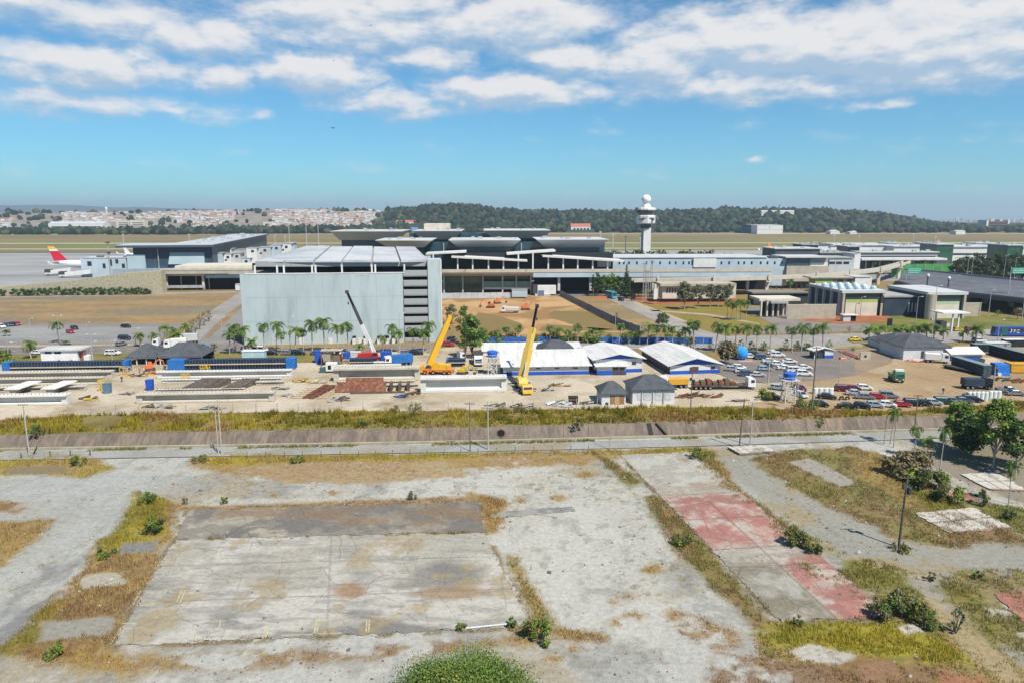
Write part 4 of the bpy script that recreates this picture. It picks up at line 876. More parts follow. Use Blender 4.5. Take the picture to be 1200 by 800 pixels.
pb(t, fp, 'plant_room', CREAM, 497, 262.5, 526, 271, 100, 125)
pb(t, fp, 'upper_hall', M('hall_dark', (.02, .024, .03), fine=.2), 519, 297, 718, 319, 14, 30)
pb(t, fp, 'upper_hall', WHITE, 700, 305, 716, 313, 13.5, 14)
def canopy(x0, y0, x1, y1, dy, dep, th=.9):
    a, za = fp(x0, y0, dy); b, zb = fp(x1, y1, dy)
    MB().hexa([(a, dy, za - th), (b, dy, zb - th), (b, dy + dep, zb - th), (a, dy + dep, za - th), (a, dy, za), (b, dy, zb), (b, dy + dep, zb), (a, dy + dep, za)]).obj('canopy', WROOF, t)
canopy(499, 297, 546, 294.5, 4, 14); canopy(529, 300.5, 618, 305, 0, 16); canopy(594, 297.2, 651, 293.2, 4, 14); canopy(636, 299.5, 731, 305.5, 0, 16)
for x, y in ((536.5, 302), (554, 302.5), (572.5, 303.5), (590, 304), (624.5, 297), (642.5, 301), (660, 302), (677, 303), (694.5, 304), (712, 305), (508, 297), (607.5, 296)): pb(t, fp, 'column', WHITE, x - .8, y, x + .8, 318, 2, 2.8)
for x in (579, 611, 667, 700, 546, 520): pb(t, fp, 'column', STEEL, x - .6, 285, x + .6, 300, 33, 33.6)
GREENG = M('green_glass', (.05, .10, .085), (.08, .15, .12), sc=.3, rough=.15, spec=.8, fine=.2)
pb(t, fp, 'lower_hall', GREENG, 520, 323.5, 622, 343.5, 8, 20)
pb(t, fp, 'floor_band', WHITE, 565, 337, 623, 339.2, 0, 8); pb(t, fp, 'floor_band', CREAM, 518, 320.5, 625, 323.5, -2, 12)
pb(t, fp, 'glass_balustrade', M('green_pane', (.16, .26, .22), rough=.2, spec=.6), 565, 330, 622, 337, .2, .5)
for x in (520.5, 542.5, 566, 589, 605, 622): pb(t, fp, 'column', LGREY, x - .8, 323, x + .8, 345.4, -.6, .4)
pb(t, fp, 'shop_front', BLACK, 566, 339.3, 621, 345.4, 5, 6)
t, fp = front(518, 346, 'elevated_road', 'elevated concrete access road with beige parapet running before the terminal and pale blue wing', 'elevated road', R(2))
pb(t, fp, 'deck', BEIGE, 518, 318.2, 904, 320.5, -4, 12)
pb(t, fp, 'parapet', M('stained_parapet', (.47, .43, .36), (.42, .37, .30), sc=.3, fine=.12, c3=(.36, .24, .17), sc3=.25, lo3=.6, hi3=.7), 518, 315.4, 904, 319.2, -4.3, -4)
pb(t, fp, 'girder', PALEB2, 625, 319.6, 904, 324.8, -4.1, -3)
for x in (655, 692, 730, 765, 802, 840, 876): pb(t, fp, 'column', LGREY, x - 1.4, 324, x + 1.4, 341, -2, 0); 
pb(t, fp, 'underpass', BLACK, 626, 322, 900, 340, 9, 10)  # black sheet put in for the shade under the deck
t, fp = front(716, 341, 'terminal_wing', 'long pale blue terminal wing with a row of small square dark windows', 'terminal wing', R(2))
h0 = fz(fp, 716, 302.4)
pb(t, fp, 'wall', PALEB2, 716, 302.4, 898, 335, 8, 40); pb(t, fp, 'roof', LGREY, 715.5, 301.6, 899, 302.4, 7.5, 41)
for x in (726, 731.2, 737.3, 746.5, 757.8, 764.6, 773.7, 785, 792, 801, 807.6, 845.5, 854.6, 865.6, 872.2, 881, 891.6, 899.5, 908, 916.5): pb(t, fp, 'window', GLASS, x - .9, 306.6, x + .9, 309.6, 7.8, 8)
pb(t, fp, 'white_bay', WHITE, 812.5, 303.2, 839, 313.5, 7.4, 8); pb(t, fp, 'door', GLASS, 810.4, 304.5, 811.8, 310.5, 7.8, 8)
pb(t, fp, 'wall', PALEB2, 898, 303.5, 922, 335, 8, 40)
pb(t, fp, 'rooftop_units', DKSTEEL, 903, 301, 912, 304.6, 10, 16)
t, fp = front(921, 340, 'glass_pavilion', 'dark glass pavilion with slanted end beside the pale blue wing', 'pavilion', R(2))
a = fp(921, 312, 6); b = fp(924, 302.5, 6); c = fp(949, 302.5, 6); d = fp(949, 312, 6)
MB().prism([a, d, c, b], 6, 22, 'y').obj('glass_front', M('pavilion_glass', (.045, .07, .10), (.03, .05, .07), sc=.3, rough=.25, spec=.7), t); pb(t, fp, 'base', BEIGE, 921, 312, 970, 330, 5, 24); pb(t, fp, 'roof', LGREY, 921, 301, 972, 302.5, 4, 26)
pb(t, fp, 'wing', GREYC, 949, 302.6, 970, 308, 7, 22); pb(t, fp, 'white_wall', WHITE, 949.5, 308, 970, 312, 6.6, 7)
t, fp = front(970, 336, 'lounge_building', 'pale grey building with a band of three dark windows right of the glass pavilion', 'building', R(2))
pb(t, fp, 'wall', LGREY, 970, 303, 999, 330, 0, 18); pb(t, fp, 'roof', GREYC, 969.5, 301.8, 999.8, 303, -.5, 19)
for x in (972, 980, 988.5): pb(t, fp, 'window', GLASS, x, 306.8, x + 6.6, 309.6, -.15, .1)
t, fp = front(999, 334, 'white_block', 'plain white block at the right end of the grey lounge building', 'building', R(2)); pb(t, fp, 'wall', WHITE, 999, 297.5, 1006, 330, 0, 14); pb(t, fp, 'roof', LGREY, 998.7, 296.8, 1006.3, 297.5, -.3, 14.3)
# low navy building with long sloping roof line
t, fp = front(901, 336, 'navy_building', 'low navy clad building with pale flat roof behind the guideway', 'building', R(2))
a = fp(901, 330); b = fp(944, 330); z0 = fz(fp, 901, 313); z1 = fz(fp, 944, 320)
MB().prism([a, b, (b[0], z1), (a[0], z0)], 0, 1, 'y').obj('wall', NAVY, t)
MB().hexa([(a[0], .2, z0 - 1), (b[0], .2, z1 - 1), (b[0] + 22, 30, z1 - 1), (a[0] + 10, 30, z0 - 1), (a[0], .2, z0), (b[0], .2, z1), (b[0] + 22, 30, z1), (a[0] + 10, 30, z0)]).obj('roof', LGREY, t)
pb(t, fp, 'side_wing', BEIGE, 945, 317.5, 1010, 330, 3, 20); pb(t, fp, 'side_roof', GREYC, 944, 316, 1011, 317.5, 2, 22); pb(t, fp, 'shadow_gap', BLACK, 947, 321.3, 980, 322.6, 2.8, 3)
t, fp = front(753, 311, 'control_tower', 'white airport control tower with radar ball on top', 'control tower', 0)
pb(t, fp, 'shaft', WHITE, 753, 267, 761.5, 312, 0, 7)
pb(t, fp, 'shaft_side', GREYC, 751.2, 266.5, 753, 312, 1.5, 6)
pb(t, fp, 'lift_shaft', STEEL, 749.2, 280, 750.2, 312, 2, 3)
cx = fx(fp, 757.8, 260); y0 = 3.5
Z = lambda y: fz(fp, 757, y)
MB().lathe([(4.4, Z(268)), (4.4, Z(262.6))], 8, (cx, y0, 0)).obj('neck', M('tower_neck', (.06, .07, .09)), t)
s8 = 8; rr = 8.2
o = MB().lathe([(7.6, Z(262.6)), (rr, Z(261.4)), (rr, Z(253)), (7.6, Z(252.4))], s8, (cx, y0, 0)).obj('observation_ring', WHITE, t)
for x in (749.3, 752.2, 765): pb(t, fp, 'window', GLASS, x, 256.2, x + 1.9, 258, -4.9, -3)
pb(t, fp, 'ring_slot', M('ring_shadow_gap', (.25, .25, .26)), 748, 255.2, 768, 255.7, -4.4, -3)
MB().lathe([(6.0, Z(252.4)), (7.6, Z(246.6))], s8, (cx, y0, 0)).obj('cab_glass', GLASS, t)
MB().lathe([(8.0, Z(246.6)), (8.2, Z(245.5)), (7.6, Z(243.6)), (4, Z(243.2))], s8, (cx, y0, 0)).obj('cab_roof', WHITE, t)
MB().lathe([(4.4, Z(243.4)), (3.6, Z(241)), (2.4, Z(238.8))], 12, (cx, y0, 0)).obj('radar_base', WHITE, t)
MB().ball((cx - .3, y0, Z(233.7)), 4.0, 20).obj('radome', M('radome_white', (.72, .72, .72)), t, smooth=True)
pb(t, fp, 'antenna_rack', DKSTEEL, 745.2, 243.4, 747.4, 249.5, 2, 5); pb(t, fp, 'antenna_pole', DKSTEEL, 753.2, 241, 753.6, 264, -5.2, -4.9)
t, fp = front(141, 331, 'pier_building', 'dark blue boarding pier with long grey roof reaching back toward the airfield', 'terminal pier', R(11))
fa = M('pier_fascia', (.06, .085, .115), (.05, .07, .10), sc=.2, fine=.05)
zr = fz(fp, 141, 288.5); w = fx(fp, 247, 300); dep = 255
wide = w + 12
MB().box(8, w, 5, 30, 0, zr - 1.4).box(w * .5, w, 30.01, dep, 0, zr - 1.4).obj('wall', M('pier_wall', (.035, .055, .085), (.05, .075, .11), sc=.1, rough=.4), t)
MB().box(-1, w + 2, 0, 34, zr - 1.2, zr + .2).box(w * .46, w + 2, 34.01, dep, zr - 1.2, zr + .2).obj('roof_fascia', fa, t)
MB().box(-.8, w + 1.8, .3, 33.8, zr + .203, zr + .5).box(w * .47, w + 1.8, 33.81, dep, zr + .203, zr + .5).obj('roof', M('pier_roof', (.40, .42, .44), (.34, .36, .38), sc=.05, fine=.1), t)
pb(t, fp, 'panel', PALEB, 150, 298.5, 171, 315, 3.5, 5); a = fp(197, 310, 3); b = fp(239.5, 310, 3); c = fp(239.5, 296, 5); d = fp(199.5, 296, 5)
MB().hexa([(a[0], 3, a[1]), (b[0], 3, b[1]), (b[0], 5, b[1]), (a[0], 5, a[1]), (d[0], 4.4, d[1]), (c[0], 4.4, c[1]), (c[0], 5, c[1]), (d[0], 5, d[1])]).obj('panel', PALEB, t)
pb(t, fp, 'pipe', STEEL, 186.3, 292, 187.2, 318, 3.6, 4.2)
rn = random.Random(5)
for k in range(22): x = rn.uniform(w * .55, w - 4); y = rn.uniform(20, dep - 10); s = rn.uniform(.8, 2.2); MB().box(x, x + s * 2, y, y + s, zr + .5, zr + .5 + s * .8).obj('roof_unit', STEEL, t)
pb(t, fp, 'lower_plinth', M('plinth_blue', (.26, .31, .34)), 132, 315, 250, 322, 1, 5)
# pale blue service block with jet bridges
t, fp = front(97, 325, 'service_block', 'pale blue concrete service block with scattered dark windows beside the airliner', 'building', R(6))
pb(t, fp, 'wall', PALEB2, 97, 302.6, 150, 330, 0, 14)
for q in ((102.6, 306.5, 107.6, 311.8), (120.6, 309, 124, 314.6), (128.2, 304.2, 131.6, 311.8), (135.4, 304, 138.8, 309), (143, 309.2, 146.6, 314.2)): pb(t, fp, 'window', GLASS, *q, -.12, .1)
pb(t, fp, 'roof', LGREY, 96.6, 301.8, 150.4, 302.6, -.3, 14.3); pb(t, fp, 'rooftop_unit', DKSTEEL, 113, 300, 120, 301.8, 3, 6); pb(t, fp, 'rooftop_unit', DKSTEEL, 144, 300.6, 149, 301.8, 3, 6)
t, fp = front(122.5, 326, 'light_mast', 'tall apron floodlight mast rising behind the pale blue service block', 'light mast', R(6)); x = fx(fp, 123.5, 320)
MB().tube((x, 8, 0), (x, 8, fz(fp, 123, 284, 8)), .45, .3).obj('pole', STEEL, t); z = fz(fp, 123, 284, 8); MB().lathe([(1.4, z - .6), (1.8, z - .3), (1.8, z), (.6, z + .4)], 10, (x, 8, 0)).obj('lamp_ring', DKSTEEL, t)
MB().box(x - .9, x + .9, 7.2, 8.8, fz(fp, 123, 297.5, 8), fz(fp, 123, 295, 8)).obj('platform', DKSTEEL, t)
for i, (xl, yt, yb, xr) in enumerate(((52.5, 316, 322, 82), (69, 318.5, 324.5, 106))):
    t, fp = front(xl, yb + 1.5, 'jet_bridge', ('white jet bridge with dark square cab, the nearer to the apron edge', 'white jet bridge with dark square cab, docked closer to the service block')[i], 'jet bridge', R(8))
    a = fp(xl + 5, yt + 1); b = fp(xr, yt - 2.2)
    MB().hexa([(a[0], 0, a[1] - 2.8), (b[0], 0, b[1] - 2.8), (b[0], 3, b[1] - 2.8), (a[0], 3, a[1] - 2.8), (a[0], 0, a[1]), (b[0], 0, b[1]), (b[0], 3, b[1]), (a[0], 3, a[1])]).obj('tunnel', WHITE, t)
    pb(t, fp, 'cab', DKSTEEL, xl - .5, yt, xl + 6, yt + 3.4, -1, 4); pb(t, fp, 'cab_base', WHITE, xl, yt + 3.4, xl + 6, yt + 5.2, -.8, 3.8); pb(t, fp, 'leg', STEEL, xl + 3, yt + 5, xl + 4, yb + 1.5, 1, 2)
# rooftop cluster of pale blue plant rooms right of the pier
ROOFBOX = [(245, 297, 262, 311), (262, 298, 272, 311), (272, 297, 283, 310), (283, 303, 294, 312), (290, 291, 302, 303), (303, 290, 318, 300), (318, 287.5, 330, 298), (329, 286, 342, 294), (276, 293, 292, 300), (335, 285, 345.5, 292), (256, 292, 272, 298), (290, 306, 302, 314)]
RBL = ['wide plant room at the left of the rooftops', 'low plant room beside the pier wall', 'plant room with vents in the left of the rooftops', 'low front plant room near the garage', 'tall plant room at the middle of the rooftops', 'white plant room left of the garage roof corner', 'plant room beside the garage roof corner', 'back plant room by the garage roof', 'plant room set back near the pier roof', 'rearmost plant room with dark window by the garage roof', 'long plant room under the pier roof edge', 'front plant room touching the garage wall']
for i, (x0, yt, x1, yb) in enumerate(ROOFBOX):
    t, fp = front(x0, 326 - i * .6, 'plant_room', 'pale blue ' + RBL[i], 'plant room', R(6)); pb(t, fp, 'wall', (PALEB2, WHITE, LGREY)[i % 3], x0, yt, x1, yb + 8, 0, 8 + i % 4); pb(t, fp, 'roof', GREYC, x0 - .2, yt - .6, x1 + .2, yt, -.2, 8.2 + i % 4)
    mx = (x0 + x1) / 2; pb(t, fp, 'window', GLASS, mx - 1.6, yt + 2.2, mx + 1.6, yt + 5, -.12, .1)
    if i % 2: pb(t, fp, 'vent', DKSTEEL, x0 + 1.5, yt + 6, x0 + 4, yt + 8, -.12, .1)
# viaduct slab with dark bays left of the garage
t, fp = front(190, 341, 'viaduct', 'beige concrete viaduct with dark open bays left of the garage', 'viaduct', R(5))
pb(t, fp, 'deck', BEIGE, 188, 317, 300, 321, -3, 40); pb(t, fp, 'parapet', M('cream_parapet', (.47, .44, .37)), 188, 314.5, 300, 317, -3.2, -2.9); pb(t, fp, 'canopy', CREAM, 205, 311.5, 300, 315, 6, 30)
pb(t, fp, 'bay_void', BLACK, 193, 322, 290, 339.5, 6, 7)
for x in (191.5, 195.6, 213, 230.5, 238.6, 245.5): pb(t, fp, 'column', CREAM, x - (1.3 if x in (195.6, 238.6) else .4), 321, x + (1.3 if x in (195.6, 238.6) else .4), 339.5, 0 if x in (195.6, 238.6) else 4, 1.2 if x in (195.6, 238.6) else 4.4)
pb(t, fp, 'front_beam', PALEB, 241, 322, 286, 326, -1, 0); pb(t, fp, 'front_beam', CREAM, 194, 321.5, 240, 323.6, -1, 0); pb(t, fp, 'low_rail', STEEL, 196, 334.5, 240, 337.8, -.5, -.3)
t, fp = front(276, 341, 'ticket_booth', 'little white booth standing by the dark viaduct bays', 'booth', R(5)); pb(t, fp, 'wall', WHITE, 276, 333.6, 281, 340.6, -4, -2); pb(t, fp, 'roof', LGREY, 275.6, 333, 281.4, 333.6, -4.2, -1.8)
# stone retaining wall
t, fp = front(0, 345.5, 'stone_wall', 'long rough stone retaining wall rising toward the viaduct', 'wall', R(3))
p0 = fp(-150, 345); p1 = fp(190.5, 341.5); za = fz(fp, 0, 336.5); zb_ = fz(fp, 190, 317.5)
STONE = M('rough_stone', (.40, .36, .26), (.29, .26, .18), sc=.9, fine=.25, fsc=2.2, bump=.6)
MB().prism([(p0[0], -.5), (p1[0], -.5), (p1[0], zb_), (fp(140, 330)[0], fz(fp, 140, 321)), (fp(90, 330)[0], fz(fp, 90, 328.5)), (0, za), (p0[0], za - .5)], 0, 6, 'y').obj('stone_face', STONE, t)
def airliner(name, label, P, rz, tailm, s=1.0):
    t = thing(name, label, 'aeroplane', P, rz, None, s)
    m = MB(); prof = [(.05, 0), (1.0, 1.2), (1.9, 3), (2.6, 6), (2.8, 10), (2.8, 42), (2.5, 47), (1.7, 53), (.8, 58.5), (.2, 61)]
    WP = M('airliner_white', (.70, .70, .70), rough=.35)
    vs = MB(); vs.lathe(prof, 20); vs.v = [(30.5 - z, x, 5.2 + y + max(0, (z - 42) * .07)) for x, y, z in vs.v]; vs.obj('fuselage', WP, t, smooth=True)
    for sg in (-1, 1):
        w = MB(); w.hexa([(6, sg * 2.5, 4.0), (-5, sg * 2.5, 4.0), (-12, sg * 29, 6.6), (-9.2, sg * 29, 6.6), (6, sg * 2.5, 4.9), (-5, sg * 2.5, 4.6), (-12, sg * 29, 6.9), (-9.2, sg * 29, 6.9)]); wo = w.obj('wing', M('airliner_grey', (.5, .52, .54), rough=.4), t)
        MB().hexa([(-12, sg * 29, 6.7), (-9.2, sg * 29, 6.7), (-9.4, sg * 29.3, 6.7), (-12, sg * 29.3, 6.7), (-13.8, sg * 29.6, 9.4), (-12.4, sg * 29.6, 9.4), (-12.5, sg * 29.8, 9.4), (-13.8, sg * 29.8, 9.4)]).obj('winglet', WP, wo)
        e = MB(); e.lathe([(1.3, 0), (1.6, .8), (1.55, 3.6), (1.0, 5.2)], 14); e.v = [(5.5 - z, x + sg * 9.5, 2.6 + y) for x, y, z in e.v]; e.obj('engine', WP, t, smooth=True)
        q = MB(); q.hexa([(-23.5, sg * 1, 6.8), (-28, sg * 1, 6.8), (-30.2, sg * 9.8, 7.6), (-28.4, sg * 9.8, 7.6), (-23.5, sg * 1, 7.2), (-28, sg * 1, 7.1), (-30.2, sg * 9.8, 7.8), (-28.4, sg * 9.8, 7.8)]); q.obj('stabiliser', M('airliner_grey', (.5, .52, .54), rough=.4), t)
        MB().tube((-2, sg * 3, 0), (-2, sg * 3, 3.2), .9, .5).obj('landing_gear', DKSTEEL, t)
    # fin: lower part main colour, top band second colours
    def fin(z0, z1, mat, nm):
        xl = lambda z: -18.5 - (z - 7.4) * .93; xt = lambda z: -28.2 - (z - 7.4) * .36
        return MB().hexa([(xl(z0), -.28, z0), (xt(z0), -.28, z0), (xt(z0), .28, z0), (xl(z0), .28, z0), (xl(z1), -.16, z1), (xt(z1), -.16, z1), (xt(z1), .16, z1), (xl(z1), .16, z1)]).obj(nm, mat, t)
    f = fin(7.3, 14.2, tailm[0], 'tail_fin'); fin(14.203, 15.6, tailm[1], 'tail_band'); fin(15.603, 17.4, tailm[2], 'tail_tip')
    MB().tube((22, 0, 0), (22, 0, 3), .5, .4).obj('landing_gear', DKSTEEL, t)
    return t
RED = paint('livery_red', (.55, .012, .035)); YELL = paint('livery_yellow', (.75, .42, .03)); WH = paint('livery_white', (.72, .70, .66)); ORG = paint('livery_orange', (.75, .17, .05))
P = G(112, 318.6); airliner('airliner', 'parked airliner with red tail and yellow tip, nose hidden by the pale blue block', (P.x, P.y, .1), R(-1), (RED, WH, YELL), 1.12)
P = G(919, 301); airliner('airliner', 'far airliner whose orange tail shows above the dark right hand pier', (P.x, P.y, .1), R(30), (ORG, ORG, ORG), .85)
P = G(1088, 293); airliner('airliner', 'far airliner with orange tail behind the long white right hand terminal', (P.x, P.y, .1), R(-150), (WH, ORG, ORG), .7)
P = G(166, 303); airliner('airliner', 'white airliner on the apron behind the left pier, only its winglets showing', (P.x, P.y, .1), R(75), (WH, WH, WH), .72)
def pier(name, lb, x0, yb, x1, yt, dep, wall, roofm, cat='terminal pier', rz=R(2), ym=None, band=None):
    t, fp = front(x0, yb, name, lb, cat, rz); w = fx(fp, x1, yb); h = fz(fp, x0, yt)
    MB().box(0, w, 0, dep, 0, h).obj('wall', wall, t); MB().box(-1, w + 1, -1, dep + 1, h + .003, h + .7).obj('roof', roofm, t)
    if band: pb(t, fp, 'window_band', GLASS, x0 + 1, band[0], x1 - 1, band[1], -.15, .1)
    rn = random.Random(int(x0))
    for k in range(7): x = rn.uniform(2, max(3, w - 4)); y = rn.uniform(2, dep - 4); s = rn.uniform(.8, 2); MB().box(x, x + s * 2, y, y + s, h + .7, h + .7 + s * .8).obj('roof_unit', STEEL, t)
    return t, fp
DG = M('dark_grey_cladding', (.07, .075, .09), (.10, .105, .12), sc=.1, fine=.1)
pier('pier_building', 'dark grey pier with flat roof left of the long white terminal', 907, 318, 959, 292.2, 26, DG, LGREY)
pier('pier_building', 'small dark grey pier block behind the white roofed sheds', 939, 312, 957, 287.5, 20, DG, GREYC)
pier('pier_building', 'grey green pier with long low roof before the white terminal', 960, 318, 994, 297, 26, M('grey_green_cladding', (.18, .2, .19)), M('grey_green_roof', (.30, .31, .28)), band=(299.5, 301))
pier('pier_building', 'white shed topped pier with a dark cap at the terminal corner', 955, 306, 973, 287, 22, WHITE, DG)
pier('terminal_building', 'long white and grey terminal with ribbed roof stretching across the right', 972, 306, 1046, 288, 40, WHITE, LGREY, 'terminal', band=(294, 297))
pier('terminal_building', 'white terminal block with tall plain roof plant left of the green glass hall', 1046, 307, 1096, 289.5, 40, WHITE, LGREY, 'terminal', band=(297, 299.5))
pier('terminal_building', 'grey ribbed lower concourse running in front of the white terminal', 1006, 316, 1097, 296.4, 14, M('ribbed_grey', (.33, .33, .32), (.27, .27, .26), sc=1.5, fine=.15), LGREY, 'terminal', band=(300.5, 303))
pier('terminal_building', 'white terminal section right of the green glass hall, trees before it', 1115.5, 308, 1180, 290, 40, WHITE, LGREY, 'terminal', band=(297, 299))
pier('roof_block', 'white roof plant box on the left part of the long terminal', 1040, 302, 1052, 285.5, 20, WHITE, LGREY, 'plant room'); pier('roof_block', 'white roof plant box just left of the green glass hall', 1083, 302, 1095, 285.5, 20, WHITE, LGREY, 'plant room'); pier('roof_block', 'wide white roof plant box above the dark trees', 1142, 302, 1161, 285.5, 20, WHITE, LGREY, 'plant room')
GG = M('green_tinted_glass', (.02, .09, .05), (.015, .05, .03), sc=.2, rough=.2, spec=.7)
pier('glass_hall', 'boxy glass entrance hall with bright green corner in the long terminal', 1095.5, 312, 1115, 287, 24, GG, LGREY, 'glass hall')
pier('glass_hall', 'dark square glass hall at the left part of the long terminal', 992, 312, 1005.5, 289.5, 20, GLASS, LGREY, 'glass hall')
pier('glass_hall', 'large dark green glass hall at the right edge behind the trees', 1178, 314, 1196, 288, 24, GG, LGREY, 'glass hall'); pier('terminal_building', 'pale terminal end block at the right picture edge', 1196, 314, 1240, 290, 30, M('pale_green_white', (.45, .5, .47)), LGREY, 'terminal')
t, fp = front(1006, 322, 'terminal_canopy', 'long white flat canopy on columns before the right hand terminal', 'canopy', R(2)); pb(t, fp, 'roof', WROOF, 1010, 303, 1110, 305.2, -4, 8)
for x in np.arange(1014, 1110, 8): pb(t, fp, 'column', LGREY, x, 305, x + .8, 318, 0, .8)
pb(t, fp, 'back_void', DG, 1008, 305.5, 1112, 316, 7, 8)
t, fp = front(1044, 325, 'green_hoarding', 'bright green construction hoarding in front of the right hand terminal', 'hoarding', R(2)); MB().box(0, fx(fp, 1117, 325), 0, .3, 0, fz(fp, 1080, 309.5)).obj('panel', M('hoarding_green', (.07, .26, .06), (.05, .2, .05), sc=.2), t)
for x in np.arange(0, fx(fp, 1117, 325), 6): MB().box(x, x + .3, -.2, 0, 0, fz(fp, 1080, 309.3)).obj('post', STEEL, t)
# guideway of the people mover
t = thing('guideway', 'twin beige concrete guideway beams on tall columns curving past the stations', 'guideway', G(770, 345))
pts = [G(742, 349.5), G(770, 349), G(830, 348), G(899, 346), G(955, 343), G(1000, 339), G(1035, 333), G(1056, 326), G(1075, 318)]
zt = 10.0
def ribbon(off, w, z0, z1, nm, mat):
    m = MB()
    for i in range(len(pts) - 1):
        def ed(j):
            d = (pts[min(j + 1, len(pts) - 1)] - pts[max(j - 1, 0)]); return Vector((-d.y, d.x, 0)).normalized()
        a0 = pts[i] + ed(i) * (off - w / 2); a1 = pts[i] + ed(i) * (off + w / 2); b0 = pts[i + 1] + ed(i + 1) * (off - w / 2); b1 = pts[i + 1] + ed(i + 1) * (off + w / 2)
        q = [loc(t, (p.x, p.y, 0))[:2] for p in (a0, b0, b1, a1)]; m.hexa([(x, y, z0) for x, y in q] + [(x, y, z1) for x, y in q])
    m.obj(nm, mat, t)
GB = M('guideway_concrete', (.47, .43, .37), (.40, .37, .31), sc=.4, fine=.08)
ribbon(0, 1.0, zt - 1.5, zt + .4, 'beam', GB); ribbon(4.2, 1.0, zt - 1.5, zt + .4, 'beam', GB); ribbon(2.1, 3.4, zt - 1.2, zt - .9, 'walkway', M('walkway_dark', (.12, .10, .085)))
for px, y in ((770, 349), (835, 348), (899, 346), (955, 343), (994, 339.5), (1030, 334), (1054, 327)):
    p = loc(t, G(px, y)); o = MB().box(p[0] - .9, p[0] + .9, p[1] + .8, p[1] + 2.4, 0, zt - 1.5).obj('column', CREAM, t); MB().box(p[0] - 1.2, p[0] + 1.2, p[1] - 1, p[1] + 5, zt - 2.6, zt - 1.51).obj('column_head', CREAM, o); MB().box(p[0] - .5, p[0] + .5, p[1] - 1.4, p[1] - .6, zt - 1.4, zt + 2).obj('rail_post', CREAM, o)
# wall with slots behind the guideway, left
t, fp = front(767, 357, 'slotted_building', 'cream low building with a row of vertical slots under the guideway', 'building', R(3)); w = fx(fp, 862, 357)
pb(t, fp, 'wall', CREAM, 776, 335.5, 862, 350, 8, 16); pb(t, fp, 'roof', BEIGE, 774, 332.5, 863, 335.5, 6, 18)
for k in range(16): pb(t, fp, 'window', M('slot_shade', (.09, .085, .08)), 781 + k * 3.2, 337.5, 782.6 + k * 3.2, 343.5, 7.85, 8.1)  # dark boxes paint the shade of the slots onto the wall
pb(t, fp, 'pillar', WHITE, 766, 339, 770, 351, 0, 2); pb(t, fp, 'pillar', CREAM, 767, 333.5, 769.4, 339, 0, 2)
# stations
def station(lb, x0, x1, yb, yt, dep, tanks, fins, accent):
    t, fp = front(x0, yb, 'station_building', lb, 'station', R(3)); w = fx(fp, x1, yb); h = fz(fp, x0, yt)
    MB().box(.2, w - .2, .5, dep, 0, h - 1.2).obj('wall', NAVY, t); MB().box(-.6, w + .6, -.8, dep, h - 1.2, h).obj('roof', LGREY, t)
    for x in (0, w - 1.0): MB().box(x, x + 1.0, -.7, .5, 0, h - 1.21).obj('portal_leg', BEIGE, t)
    a = .16; MB().box(w * .1, w * .86, .1, .5, 0, h * .52).obj('front_panel', CREAM, t); MB().box(w * .1, w * .86, .12, .5, h * .52 + .01, h * .64).obj('accent_band', accent, t); MB().box(w * .06, w * .93, .3, .5, h * .64, h - 1.25).obj('glass_front', M('teal_glass', (.015, .045, .04), rough=.2, spec=.7), t)
    for k in range(fins): y = 1 + (dep - 3) * k / max(1, fins - 1); MB().box(-.9, .2, y, y + .9, 0, h + .4).obj('fin', LGREY, t)
    for k in range(tanks):
        x = 1.5 + (k % 5) * (w - 3) / 4.4; y = 4 + (k // 5) * dep / 4
        MB().lathe([(1.3, 0), (1.3, .9), (.9, 1.5), (.1, 1.7)], 10, (x, y, h)).obj('skylight_dome', M('skylight_blue', (.30, .45, .52), (.45, .55, .6), sc=.4, rough=.3), t)
    return t, fp
station('station hall with pale blue roof domes and light fins on its dark side', 985, 1034, 370.5, 340.5, 31, 15, 5, M('lime_band', (.34, .42, .12)))
station('station hall with plain pale roof and rounded concrete corner column', 1085, 1128.5, 373.5, 342.5, 30, 0, 0, M('mint_band', (.38, .46, .32)))
t, fp = front(1084, 374.5, 'corner_column', 'thick round concrete corner column before the plain roofed station hall', 'column', R(3)); r = fx(fp, 1095, 374) / 2; MB().lathe([(r, 0), (r, fz(fp, 1090, 345))], 20, (r, r * .2, 0)).obj('column', BEIGE, t, smooth=False); MB().box(r - .4, r + .4, -r - .05, -r + .3, 0, fz(fp, 1090, 372)).obj('column_plinth', CREAM, t)
t, fp = front(1036, 371, 'station_annex', 'dark sided annex with flat grey roof between the two station halls', 'station annex', R(3)); w = fx(fp, 1084, 371)
MB().box(0, w, 1, 24, 0, fz(fp, 1040, 349)).obj('wall', NAVY, t); MB().box(-.5, w, .5, 24.4, fz(fp, 1040, 349) + .003, fz(fp, 1040, 347)).obj('roof', GREYC, t)
for x in (1064, 1068, 1072): pb(t, fp, 'window_frame', WHITE, x, 355, x + 1, 366, .6, 1)
for lb, x0, x1, yb, yt in (('plain beige block wall left of the domed station, rust earth at its foot', 922, 979, 374, 357.5), ('short beige block wall right of the domed station hall', 1031, 1048.5, 370.5, 356.5), ('short beige block wall right of the rounded corner station', 1128, 1148.5, 371, 355.5)):
    t, fp = front(x0, yb, 'block_wall', lb, 'wall', R(2)); MB().box(0, fx(fp, x1, yb), 0, .4, -.2, fz(fp, x0, yt)).obj('panel', M('block_beige', (.38, .34, .27), (.33, .29, .22), sc=.5, fine=.12), t); MB().box(-.05, fx(fp, x1, yb) + .05, -.05, .45, fz(fp, x0, yt), fz(fp, x0, yt) + .2).obj('coping', CREAM, t)
